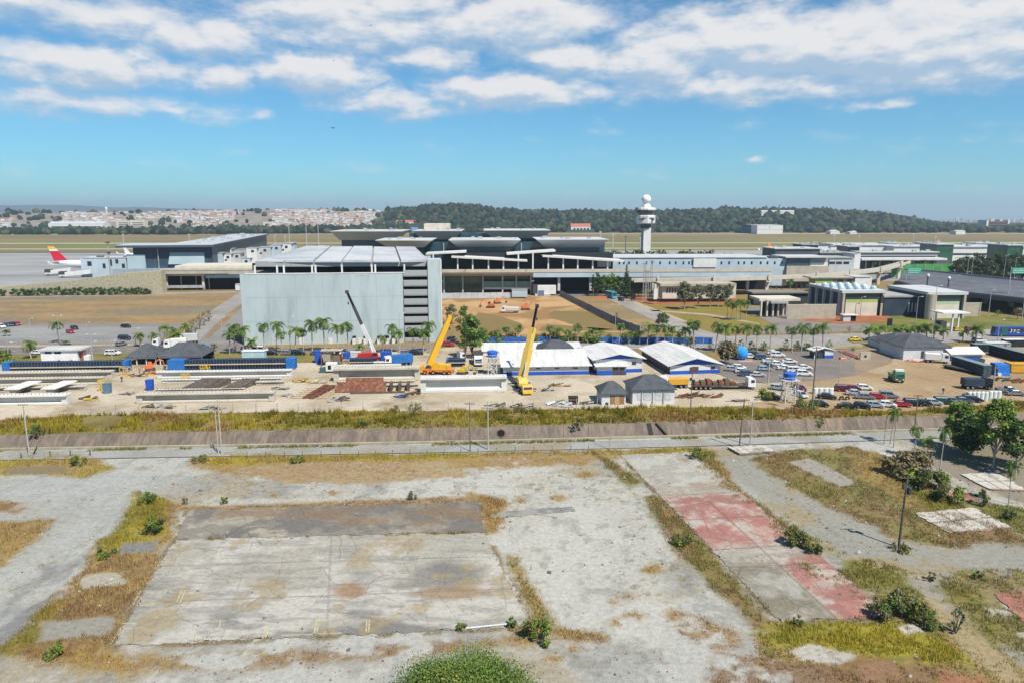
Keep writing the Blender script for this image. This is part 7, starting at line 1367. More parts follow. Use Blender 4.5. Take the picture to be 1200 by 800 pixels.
def truck(name, lb, px, yb, deg, cabc, L_, body, cargo=None, cat='truck', h=1.0, nw=3):
    """truck facing +x, origin mid; body: 'box','flat','tip','bare'"""
    t = thing(name, lb, cat, G(px, yb, .07), R(deg)); x1 = L_ / 2; x0 = -x1; c = paint('truck_' + cabc, {**CP, 'orange': (.6, .3, .03), 'green2': (.03, .15, .05)}[cabc])
    cb = MB(); cb.prism([(x1 - 2.0, .7), (x1, .7), (x1, 1.7), (x1 - .22, 2.85), (x1 - .5, 3.0), (x1 - 2.0, 3.1)], -1.22, 1.22, 'y'); co = cb.obj('cab', c, t)
    MB().hexa([(x1 + .005, -1.05, 1.75), (x1 + .02, 1.05, 1.75), (x1 - .02, 1.05, 1.74), (x1 - .03, -1.05, 1.74), (x1 - .2, -1.0, 2.7), (x1 - .2, 1.0, 2.7), (x1 - .26, 1.0, 2.7), (x1 - .26, -1.0, 2.7)]).obj('windscreen', GLASS, co)
    for s in (-1, 1): MB().box(x1 - 1.3, x1 - .35, s * 1.225 - .01, s * 1.225 + .01, 1.75, 2.55).obj('side_window', GLASS, co); MB().box(x1 - .01, x1 + .05, s * .85 - .2, s * .85 + .2, .95, 1.2).obj('headlight', LAMP, t)
    MB().box(x1 - .1, x1 + .06, -1.0, 1.0, 1.3, 1.6).obj('grille', DKSTEEL, co); MB().box(x0, x1 - 2, -.5, .5, .75, 1.0).obj('chassis', DKSTEEL, t)
    xs_ = [x1 - .9] + list(np.linspace(x0 + .8, x0 + .8 + 1.25 * (nw - 2), nw - 1))
    for x in xs_:
        for s in (-1, 1): w = MB().tube((x, s * .85, .5), (x, s * 1.2, .5), .5, n=14).obj('wheel', TYRE, t); MB().tube((x, s * 1.201, .5), (x, s * 1.22, .5), .27, n=10).obj('rim', RIM, w)
    if body == 'box': MB().box(x0, x1 - 2.1, -1.25, 1.25, 1.01, 3.3 * h).obj('cargo_box', cargo, t)
    elif body == 'tip': MB().frus((x0 + .3, x1 - 2.3, -1.1, 1.1), 1.01, (x0, x1 - 2.1, -1.28, 1.28), 2.5 * h).obj('tipper_body', cargo, t)
    elif body == 'flat': MB().box(x0, x1 - 2.2, -1.25, 1.25, 1.01, 1.2).obj('flatbed', cargo, t)
    elif body == 'tank': b = MB(); b.tube((x0, 0, 1.9), (x1 - 2.2, 0, 1.9), .95, n=16); b.obj('tank', cargo, t)
    return t
truck('dump_truck', 'white dump truck parked on the orange clay field', 598, 366.5, 176, 'white', 8, 'tip', WHITE); truck('box_truck', 'white cab truck with bright blue box beside the red crane', 467, 428, 200, 'white', 8.5, 'box', MOULDB); truck('semi_tractor', 'white semi tractor unit behind the yellow crane', 534, 424, 30, 'white', 6, 'bare'); truck('semi_truck', 'dark truck with white cab facing the camera left of the blue water tank', 560, 426, -85, 'white', 9, 'box', DKSTEEL); truck('tipper_truck', 'white cab tipper truck with orange hopper in front of the big gabled shed', 789, 453.5, 184, 'white', 7.6, 'tip', paint('hopper_orange', (.62, .32, .03)))
t = truck('flatbed_semi', 'long white cab flatbed semi trailer loaded with rusty steel frames', 847, 455, 3, 'white', 16.5, 'flat', RUST2, nw=5)
for k in range(7): m = MB(); x = -7.8 + k * 1.6; m.box(x, x + 1.3, -1.1, 1.1, 1.25, 1.9 + .35 * (k % 3)); m.obj('steel_load', (RUSTM, RUST2)[k % 2], t)
truck('green_truck', 'green truck with white front standing alone on the dirt yard', 1049.5, 446, -98, 'green2', 5.4, 'tip', paint('green_tip', (.035, .17, .06)), h=.8); MB().box(.9, 2.3, -1.1, 1.1, 3.11, 3.6).obj('cab_roof', WHITE, [o for o in bpy.data.objects if o.name.startswith('green_truck')][0]); truck('box_truck', 'white light truck reversing at the grey site house doorway', 1097, 424.5, -20, 'white', 6.5, 'box', WHITE, h=.85); truck('dark_truck', 'dark box truck parked at the back of the lower car park', 1144, 455, -6, 'black', 7, 'box', NAVY, h=.85); truck('white_lorry', 'white lorry cab turned toward the gazebos on the left road', 206, 408, 200, 'white', 7, 'box', WHITE); truck('white_lorry', 'white sleeper lorry with flat nose left of the other lorry by the gazebos', 192, 406.5, 190, 'white', 6.5, 'bare'); truck('white_lorry', 'white lorry behind the gazebos nearest the road junction', 220, 402, 195, 'white', 7, 'box', LGREY)
# coach and bus
def coach(lb, px, yb, deg, L_, mats, name='coach'):
    t = thing(name, lb, 'bus', G(px, yb, .08), R(deg)); x0, x1 = -L_ / 2, L_ / 2
    MB().prism([(x0, .45), (x1, .45), (x1 + .1, 1.4), (x1 - .35, 3.6), (x0, 3.65)], -1.28, 1.28, 'y').obj('body', mats[0], t)
    for s in (-1, 1): MB().box(x0 + .4, x1 - 1.5, s * 1.285 - .012, s * 1.285 + .012, 1.95, 3.05).obj('side_windows', GLASS, t); MB().box(x1 - 4.6, x1 - 2.4, s * 1.29 - .02, s * 1.29 + .02, .6, 3.5).obj('colour_panel', mats[1], t)
    MB().hexa([(x1 + .1, -1.15, 1.5), (x1 + .1, 1.15, 1.5), (x1 + .05, 1.15, 1.5), (x1 + .05, -1.15, 1.5), (x1 - .28, -1.15, 3.4), (x1 - .28, 1.15, 3.4), (x1 - .36, 1.15, 3.4), (x1 - .36, -1.15, 3.4)]).obj('windscreen', GLASS, t)
    for x in (x0 + 2.2, x0 + 3.5, x1 - 2.4):
        for s in (-1, 1): w = MB().tube((x, s * 1.0, .5), (x, s * 1.3, .5), .5, n=14).obj('wheel', TYRE, t); MB().tube((x, s * 1.301, .5), (x, s * 1.31, .5), .28, n=10).obj('rim', RIM, w)
    for s in (-1, 1): MB().box(x1 + .02, x1 + .1, s * .9 - .2, s * .9 + .2, .7, .95).obj('headlight', LAMP, t)
    return t
t = coach('deep blue coach with green panel and white lettering on the right road', 1186, 394, 179, 14.5, (paint('coach_blue', (.015, .06, .26)), paint('coach_green', (.02, .10, .09))))
m = MB(); 
for x, pts in ((.5, [(0, 0), (.55, 1.1), (.1, 1.5)]), (1.6, [(0, 0), (0, 1.1), (.8, 1.1)]), (1.6, [(0, .55), (.6, .55)]), (2.6, [(0, 0), (0, 1.1)]), (3.0, [(.8, 1.1), (0, 1.1), (0, 0), (.8, 0)])):
    for i in range(len(pts) - 1): m.bar((x + pts[i][0] - 2.2, 1.31, 1.5 + pts[i][1] * .9), (x + pts[i + 1][0] - 2.2, 1.31, 1.5 + pts[i + 1][1] * .9), .04, .26)
for p in m.v: pass
m.v = [(-x, y, z) for x, y, z in m.v]; m.obj('lettering', WHITE, t)
coach('small turquoise bus coming down the ramp road', 716, 349.5, -70, 8.5, (paint('bus_cyan', (.06, .35, .45)), paint('bus_dark', (.03, .14, .2))), 'bus')
def crane(lb, px, yb, deg, bodyc, boom, tipc, basec, W0, cabc=None, bumper=None):
    """boom: list of (px,py,Y) from foot to tip; W0 boom width"""
    P = G(px, yb); t = thing('mobile_crane', lb, 'mobile crane', (P.x, P.y, .07), R(deg)); bm = paint('crane_' + bodyc, {'yellow': (.66, .36, .02), 'red': (.42, .03, .03), 'yellow2': (.62, .42, .09)}[bodyc], rough=.4); bc = {'white': WHITE, 'dark': DKSTEEL, 'orange': paint('carrier_orange', (.55, .16, .03)), 'red': bm}[basec]
    MB().box(-5, 5, -1.2, 1.2, .9, 1.5).obj('carrier', bc, t); c = MB(); c.prism([(3.6, .6), (5.4, .6), (5.4, 1.5), (5.1, 2.4), (3.6, 2.4)], -1.25, 1.25, 'y'); co = c.obj('carrier_cab', bm if not cabc else cabc, t); MB().box(5.33, 5.42, -1.05, 1.05, 1.5, 2.1).obj('windscreen', M('purple_glass', (.03, .03, .09), rough=.15, spec=.8), co)
    MB().box(5.4, 5.6, -1.3, 1.3, .45, 1.0).obj('bumper', bumper or bm, t)
    for x in (-4, -2.6, .6, 3.0):
        for s in (-1, 1): w = MB().tube((x, s * .85, .6), (x, s * 1.3, .6), .6, n=14).obj('wheel', TYRE, t); MB().tube((x, s * 1.301, .6), (x, s * 1.32, .6), .32, n=10).obj('rim', paint('crane_rim_' + basec, (.5, .2, .08) if basec == 'orange' else (.3, .3, .3)), w)
    for x in (-4.8, 2.0):
        for s in (-1, 1): o = MB().bar((x, 0, .8), (x, s * 3.0, .7), .3).obj('outrigger', bc, t); MB().bar((x, s * 3.0, 0), (x, s * 3.0, .75), .2).box(x - .35, x + .35, s * 3 - .35, s * 3 + .35, 0, .08).obj('foot_pad', STEEL, o)
    MB().prism([(-3.4, 1.5), (1.2, 1.5), (1.2, 2.1), (-.6, 3.1), (-3.4, 2.9)], -1.1, 1.1, 'y').obj('superstructure', bm, t); MB().box(-4.2, -3.4, -1.3, 1.3, 1.5, 2.8).obj('counterweight', bm, t)
    k = MB(); k.prism([(0.2, 1.6), (2.0, 1.6), (2.1, 2.3), (1.7, 3.2), (.2, 3.2)], -1.5, -.7, 'y'); ko = k.obj('operator_cab', bm, t); MB().box(.5, 1.7, -1.53, -1.5, 2.2, 3.0).obj('cab_window', GLASS, ko)
    pts = [Vector(loc(t, AtY(*b))) for b in boom]; a, z = pts[0], pts[-1]
    def seg(u0, u1, w, mat, nm): return MB().bar(a.lerp(z, u0), a.lerp(z, u1), w, w * 1.1).obj(nm, mat, t)
    if tipc == 'black_white': seg(0, .5, W0, WHITE, 'boom_section'); seg(.48, .78, W0 * .8, DKSTEEL, 'boom_section'); seg(.76, 1, W0 * .62, BLACK, 'boom_section')
    elif tipc == 'lattice':
        seg(0, .42, W0, bm, 'boom_section'); seg(.4, .70, W0 * .82, bm, 'boom_section'); d = (z - a).normalized(); sd_ = d.cross(Vector((0, 1, 0))).normalized(); m = MB()
        for s in (-.5, -.1, .35): m.bar(a.lerp(z, .62) + sd_ * W0 * s, z + sd_ * W0 * s * .8, .22)
        for u in np.arange(.66, 1, .05): m.bar(a.lerp(z, u) - sd_ * W0 * .5, a.lerp(z, u + .03) + sd_ * W0 * .35, .12)
        m.bar(a.lerp(z, .55) + sd_ * W0 * .7, a.lerp(z, .97) + sd_ * W0 * .75, .16); m.obj('lattice_jib', BLACK, t)
    else: seg(0, .55, W0, bm, 'boom_section'); seg(.53, .86, W0 * .84, bm, 'boom_section'); seg(.84, 1, W0 * .7, bm, 'boom_section'); m = MB(); d = (z - a).normalized(); [m.bar(a.lerp(z, u) + Vector((-.5, -.2, .25)) * W0, a.lerp(z, u + .05) + Vector((-.5, -.2, .25)) * W0, .3) for u in (.25, .4, .52)]; m.obj('boom_fitting', paint('crane_dark_orange', (.4, .16, .03)), t)
    MB().box(z.x - .5, z.x + .5, z.y - .4, z.y + .4, z.z - .5, z.z + .4).obj('boom_head', DKSTEEL if tipc != 'plain' else bm, t)
    MB().bar((.6, 0, 1.8), a.lerp(z, .3), .32).obj('luffing_ram', STEEL if tipc != 'plain' else bm, t)
    MB().bar(z + Vector((.3, -.2, -.3)), z + Vector((.3, -.2, -3.2)), .05).box(z.x + .1, z.x + .5, z.y - .35, z.y, z.z - 3.9, z.z - 3.2).obj('hook', DKSTEEL, t)
    return t
crane('red based mobile crane with black and white boom leaning left before the garage', 436, 424, 6, 'red', [(441, 418, 214), (406.5, 342, 214)], 'black_white', 'red', .95); crane('orange yellow mobile crane with thick boom leaning right by the green tree', 511, 438, 176, 'yellow', [(503, 427, 195), (527.5, 371, 197)], 'plain', 'orange', 1.5); crane('biggest mobile crane, pale yellow boom with black lattice jib, cab facing the camera', 613, 457, -78, 'yellow2', [(612, 444, 181), (629.5, 358.5, 186)], 'lattice', 'dark', 1.7, bumper=YEL_)
t = thing('concrete_spreader', 'small white batching machine between the blue mould and the thick girder', 'machine', G(382, 437), R(5)); MB().box(0, 3, 0, 2.4, .6, 2.8).obj('body', WHITE, t); MB().box(.6, 1.5, -.05, 0, 1.1, 2.3).obj('opening', BLACK, t); [MB().box(x, x + .25, y, y + .25, 0, .6).obj('leg', DKSTEEL, t) for x in (0, 2.7) for y in (0, 2.1)]; MB().box(-1.8, -.2, .3, 1.8, 0, 1.5).obj('hopper', M('teal_dark', (.05, .10, .12)), t)
t = thing('cement_plant', 'brown steel framed cement plant behind the white batching machine', 'plant', G(377, 429), R(5)); [MB().bar((x, y, 0), (x, y, 4.6), .25).obj('leg', RUST2, t) for x in (0, 3, 6) for y in (0, 2.5)]; MB().box(-.2, 6.2, -.2, 2.7, 4.6, 4.8).obj('deck', M('plant_beige', (.4, .33, .26)), t); MB().frus((.5, 2.5, .4, 2.2), 1.6, (.1, 2.9, .1, 2.4), 3.6).obj('hopper', M('plant_beige', (.4, .33, .26)), t); MB().box(3.4, 5.8, .4, 2.2, 1.2, 3.2).obj('engine_box', M('plant_brown', (.2, .13, .09)), t)
for lb, x0, yt, x1, yb, mat in (('deep blue container left of the cement plant', 369, 412, 377, 424, BLUEP), ('white pitched container right of the cement plant', 398, 414, 404, 421.5, WHITE), ('dark blue box right of the white pitched container', 402.5, 414, 409.5, 424, BLUEP), ('pale grey long container behind the garage palms', 409.5, 413, 423, 420, LGREY), ('bright blue container left of the white truck cab', 446, 413, 458.5, 424, BLUEP)):
    t, fp = front(x0, yb + 1.5, 'container', lb, 'container'); w = fx(fp, x1, yb + 1.5); h = fz(fp, x0, yt); MB().box(0, w, 0, 2.4, .1, h).obj('box', mat, t); MB().box(-.05, w + .05, -.05, 2.45, h, h + .1).obj('roof', mat, t); MB().box(w * .1, w * .45, -.06, 0, .2, h * .9).obj('door', mat, t)
# yellow backhoe and orange excavators
def digger(name, lb, px, yb, deg, col, s=1.0):
    t = thing(name, lb, 'excavator', G(px, yb, .07), R(deg), None, s); c = paint('digger_' + name, col)
    for y in (-1, 1): MB().prism([(-1.8, .1), (1.8, .1), (2.1, .5), (1.8, .9), (-1.8, .9), (-2.1, .5)], y * .95 - .25, y * .95 + .25, 'y').obj('track', DKSTEEL, t)
    MB().box(-1.8, 1.2, -1.1, 1.1, 1.0, 2.0).obj('body', c, t); k = MB(); k.prism([(-.2, 2.0), (1.2, 2.0), (1.1, 2.9), (.8, 3.2), (-.2, 3.2)], .1, 1.05, 'y'); o = k.obj('cab', c, t); MB().box(0, 1.0, 1.06, 1.08, 2.2, 3.0).obj('cab_window', GLASS, o)
    MB().path([(1.0, -.3, 1.8), (3.2, -.3, 3.9), (4.6, -.3, 3.4)], .22, 6).obj('boom', c, t); MB().path([(4.6, -.3, 3.4), (5.2, -.3, 1.2)], .17, 6).obj('arm', c, t); MB().frus((4.7, 5.5, -.8, .2), .4, (4.6, 5.7, -.8, .2), 1.2).obj('bucket', DKSTEEL, t)
OR_ = (.55, .15, .05)
digger('excavator', 'orange excavator left of the white dump truck on the clay', 575, 361, 170, OR_); digger('excavator', 'orange excavator at the back of the clay near the pale hoarding', 583, 356, 20, OR_, .9); digger('excavator', 'orange brown excavator right of the white dump truck', 616, 363.5, 10, (.42, .16, .07)); digger('backhoe', 'small yellow backhoe between the yellow crane and the clean white girder', 542, 438, -20, (.62, .40, .03), .75); digger('excavator', 'dark excavator behind the left gazebo posts', 175, 434, 30, (.3, .1, .05), .8)
for x, y, lb in ((700, 349.5, 'orange mesh barrier pile on the verge beside the ramp road'), (705, 350.5, 'second orange mesh barrier pile on the verge by the ramp road')):
    t = thing('mesh_barrier', lb, 'barrier', G(x, y)); [MB().box(k * 1.0, k * 1.0 + .9, k * .3, k * .3 + .12, 0, 1.2).obj('panel', M('barrier_orange', (.6, .16, .06)), t) for k in range(3)]
for i in range(8): 
    t = thing('traffic_barrier', nth(i) + ' red and white road barrier from the left, lined up right of the guard booth', 'barrier', G(985 + i * 2.6 + .0, 412.5 + i * 1.05), R(-50), 'red barriers beside the guard booth'); MB().frus((-.6, .6, -.25, .25), 0, (-.55, .55, -.1, .1), .95).obj('body', M('barrier_red', (.62, .12, .07)), t); MB().box(-.57, .57, -.24, -.1, .35, .55).obj('stripe', WHITE, t)
t, fp = front(1008, 421.5, 'concrete_block', 'pale concrete block with a round black hole at the end of the red barriers', 'concrete block', R(2)); MB().box(0, 3.3, 0, .6, 0, 2.4).obj('block', BEIGE, t); MB().lathe([(.4, 0), (.4, .1)], 14).obj('hole', BLACK, t); t.children[-1].rotation_euler = (R(90), 0, 0); t.children[-1].location = (1.6, .02, 1.2)
def person(lb, px, yb, top, legs, hat, pose=0):
    t = thing('person', lb, 'person', G(px, yb, .06), R(pose * 40)); me = bpy.data.meshes.new('body'); J = [(0, 0, .98), (0, 0, 1.2), (0, 0, 1.43), (0, 0, 1.52), (0, .02, 1.64), (.2, 0, 1.42), (.27, .02, 1.14), (.26 + .05 * pose, -.14, .9), (-.2, 0, 1.42), (-.27, .02, 1.14), (-.24, -.2, .95), (.1, 0, .92), (.12, -.04, .5), (.12, .03, .06), (.12, -.12, .03), (-.1, 0, .92), (-.13, .03 + .1 * pose, .5), (-.13, .12 * pose + .03, .06), (-.13, -.08, .03)]
    me.from_pydata(J, [(0, 1), (1, 2), (2, 3), (3, 4), (2, 5), (5, 6), (6, 7), (2, 8), (8, 9), (9, 10), (0, 11), (11, 12), (12, 13), (13, 14), (0, 15), (15, 16), (16, 17), (17, 18)], []); o = link('body', me, t); o.modifiers.new('skin', 'SKIN'); sv = me.skin_vertices[0].data
    for v, r in zip(sv, [.16, .15, .17, .06, .105, .07, .055, .04, .07, .055, .04, .1, .075, .05, .05, .1, .075, .05, .05]): v.radius = (r, r * .85)
    sv[0].use_root = True; s = o.modifiers.new('sub', 'SUBSURF'); s.levels = s.render_levels = 1; me.materials.append(M('clothes_' + legs, {'navy': (.02, .03, .07), 'grey': (.1, .1, .1)}[legs]))
    MB().lathe([(.19, .95), (.205, 1.2), (.215, 1.42), (.09, 1.5)], 12).obj('shirt', M('shirt_' + top, {'blue': (.03, .06, .2), 'orange': (.6, .2, .04), 'white': (.55, .55, .55)}[top]), t); MB().lathe([(.14, 1.70), (.13, 1.78), (.03, 1.84)], 12, (0, .02, 0)).obj('helmet', M('helmet_' + hat, {'white': (.7, .7, .7), 'yellow': (.7, .5, .05)}[hat]), t)
person('worker in dark blue clothes and white helmet beside the left girder ends', 143, 447, 'blue', 'navy', 'white'); person('worker in orange shirt near the yard gap by the blue mould', 164, 437, 'orange', 'grey', 'yellow', 1); person('worker in white shirt walking in the yard gap', 169, 438, 'white', 'navy', 'white', 1); person('worker in dark blue standing on the tan dirt behind the front car row', 1105, 461, 'blue', 'navy', 'white')
# ================================================================ PALMS
PK = [palm_kit(8.0, 1, 2.9, 17, GREEN, 1.1), palm_kit(8.0, 2, 2.7, 15, GREEN, 1.35), palm_kit(8.0, 3, 3.0, 18, LIME[:3] + GREEN[:2], 1.0), palm_kit(8.0, 4, 2.6, 14, GREEN, 1.5)]
LK = [palm_kit(4.2, 5, 2.4, 16, LIME, .9), palm_kit(4.2, 6, 2.6, 14, LIME[:2] + GREEN[:2], 1.1)]
def palm(px, yt, yb, k, lb, group, kits=PK, base=8.0, fat=1.0):
    p = G(px, yb); h = Hz(p.y, yt); s = max(.3, (h - .6) / base); o = inst(kits[k % len(kits)], 'palm_tree', lb, 'palm tree', (p.x, p.y, 0), k * 1.7, max(s, .72) * fat, group); f_ = max(s, .78) * fat * (.86 + .3 * ((k * 37 + int(px)) % 10) / 10); o.scale = (f_, f_, s); o.rotation_euler = (.05 * math.sin(px * 1.7), .07 * math.sin(px * 2.9), k * 1.7 + px); return o
ROW = [(269, 389, 415), (276, 381, 413), (286, 384, 415), (310, 379, 413), (324, 379, 411), (331, 389, 414), (346, 385, 414), (356, 386, 413), (366, 377, 412), (381, 374, 412), (396, 382, 413), (408, 378, 412), (449, 393, 413), (459, 381, 413), (468, 388, 413), (484, 384, 414), (496, 387, 414), (504, 378, 413)]
for i, (x, yt, yb) in enumerate(ROW): palm(x, yt, yb, i, nth(i) + ' palm from the left in the row before the blank garage wall', 'palms before the parking garage')
for i, (x, yt, yb) in enumerate([(296, 398, 415), (422, 403, 415)]): palm(x, yt, yb, i, ['short bushy young palm at the garage left corner among taller palms', 'short bushy young palm beneath the black and white crane boom'][i], None, LK, 4.2)
for i, (x, yt, yb, kk, lb) in enumerate([(69, 378, 402, PK, 'lone palm in the middle of the left parking lot'), (36.5, 401, 420, LK, 'small thin palm behind the left end of the white hut'), (8, 386, 394, LK, 'low palm by the cars at the left edge of the parking lot'), (77, 399, 404, LK, 'very low young palm at the lot kerb right of the lone palm'), (165, 391, 406, LK, 'left of two low bushy palms before the lot fence by the gazebos'), (180, 391, 406, LK, 'right of two low bushy palms before the lot fence by the gazebos'), (193, 382, 404, PK, 'tall leftmost palm of the cluster behind the gazebos'), (202, 386, 405, LK, 'second palm of the cluster behind the gazebos'), (208, 390, 406, LK, 'yellowish low palm before the white lorry'), (217, 381, 398, LK, 'palm of the gazebo cluster next to the road fence')]): palm(x, yt, yb, i, lb, None, kk, 8.0 if kk is PK else 4.2)
MID = [(582, 386, 402), (593, 382, 402), (606, 381, 402), (645, 382, 403), (655, 384, 403), (666, 386, 405), (677, 381, 405), (695, 385, 401), (703, 387, 401), (725, 379, 405), (737, 388, 404), (749, 387, 404), (758, 380, 405), (770, 382, 405), (779, 381, 405), (788, 382, 405), (803, 384, 410), (813, 376, 412)]
for i, (x, yt, yb) in enumerate(MID): palm(x, yt, yb, i + 2, nth(i) + ' palm from the left in the row along the blue hoarding', 'palms along the blue hoarding')
RG = [(838, 379, 412), (851, 381, 412), (861, 382, 411), (874, 382, 412), (887, 382, 412), (902, 382, 412), (928, 383, 413), (939, 381, 412), (953, 384, 409), (964, 380.5, 412)]
for i, (x, yt, yb) in enumerate(RG): palm(x, yt, yb, i + 1, nth(i) + ' drooping palm from the left in the row along the car park road', 'palms along the car park road')
RR = [(1018, 384, 399), (1029, 383, 399), (1045, 384, 399), (1055, 382, 398), (1066, 384, 398), (1076, 381, 398), (1085, 380, 398), (1094, 382, 398), (1105, 386, 400), (1128, 387, 400), (1143, 383, 402)]
for i, (x, yt, yb) in enumerate(RR): palm(x, yt, yb, i, nth(i) + ' small yellow green palm from the left on the road median at right', 'small palms on the right road median', LK, 4.2, 1.15)
CL = [(852, 352, 374), (857, 355, 375), (864, 353, 376), (868, 351, 375), (874, 353, 376)]
for i, (x, yt, yb) in enumerate(CL): palm(x, yt, yb, i, nth(i) + ' palm from the left in the tight clump on the lawn before the portal shelter', 'clump of palms on the lawn', PK, 8.0, .8)
for i, (x, yt, yb, lb) in enumerate([(1043, 478, 520, 'tall thin palm by the drain channel in front of the red sedan'), (1072, 499, 536, 'young palm in the brown lot, left of the big trees'), (1084.5, 512, 546, 'small yellow palm between two young palms left of the big trees'), (1101, 501, 552, 'thin trunked palm just left of the big trees, nearest the camera'), (1182, 541, 590, 'palm at the lower right beside the brown lot, below the big trees')]): palm(x, yt, yb, i, lb, None, PK, 8.0, .62)
for x, yt, yb, lb in ((925, 328, 352, 'dark palm on the station platform before the lime panel'), (1024, 305, 322, 'left dark palm before the long right hand terminal'), (1038, 306, 322, 'second dark palm before the long right hand terminal'), (1050, 308, 324, 'third dark palm by the guideway end'), (1080, 305, 322, 'left palm of a pair before the green hoarding'), (1085, 305, 322, 'right palm of a pair before the green hoarding')): palm(x, yt, yb, int(x), lb, None, PK, 8.0, .9)
# ================================================================ TREES AND SHRUBS
def tree(px, yt, yb, wpx, seed, cols, lb, n=900, name='tree', group=None, base=.3, bark=None, nb=9, size=None, up=1.0, shell=.5, cat='tree'):
    p = G(px, yb); h = Hz(p.y, yt); r = wpx / 2 / FL * p.y; return inst(tree_kit(h, r, seed, cols, n, size, base, nb, None, bark, up, shell), name, lb, cat, (p.x, p.y, -.05), seed, 1.0, group)
# big trees at the right
tree(1119, 468, 527, 44, 1, GREEN + LIME[:3], 'leafy green tree at the left of the big right hand group, before the cars', 3000, base=.3, bark=PALE_BARK, nb=18, size=.36, shell=.35)
tree(1138, 490, 533, 44, 2, DARK + GREEN[:2] + LIME[:1], 'dark tree in the middle of the big right hand group', 5200, base=.2, nb=11, size=.34)
tree(1163, 466, 547, 56, 3, GREEN[:2] + LIME, 'tallest bright green tree of the right hand group with pale forked trunk', 4400, base=.3, bark=PALE_BARK, nb=24, size=.36, shell=.35)
tree(1190, 492, 557, 46, 4, RUSSET + GREEN[:2], 'brownish leaved tree at the right edge of the big right hand group', 3000, base=.3, bark=PALE_BARK, nb=18, size=.36, shell=.35)
tree(1208, 478, 550, 40, 14, GREEN, 'green tree cut by the right picture edge', 4000, base=.3, nb=10, size=.34)
# foreground crown at the bottom edge
t = inst(tree_kit(4.9, 7.8, 21, [(.11, .175, .035), (.135, .19, .04), (.08, .13, .03), (.095, .15, .032), (.2, .22, .045)], 60000, .13, .15, 34, .3, None, .85, .45), 'tree', 'round bright green bush-like tree at the bottom edge of the picture', 'tree', (G(550, 838).x, 56.5, -.3))
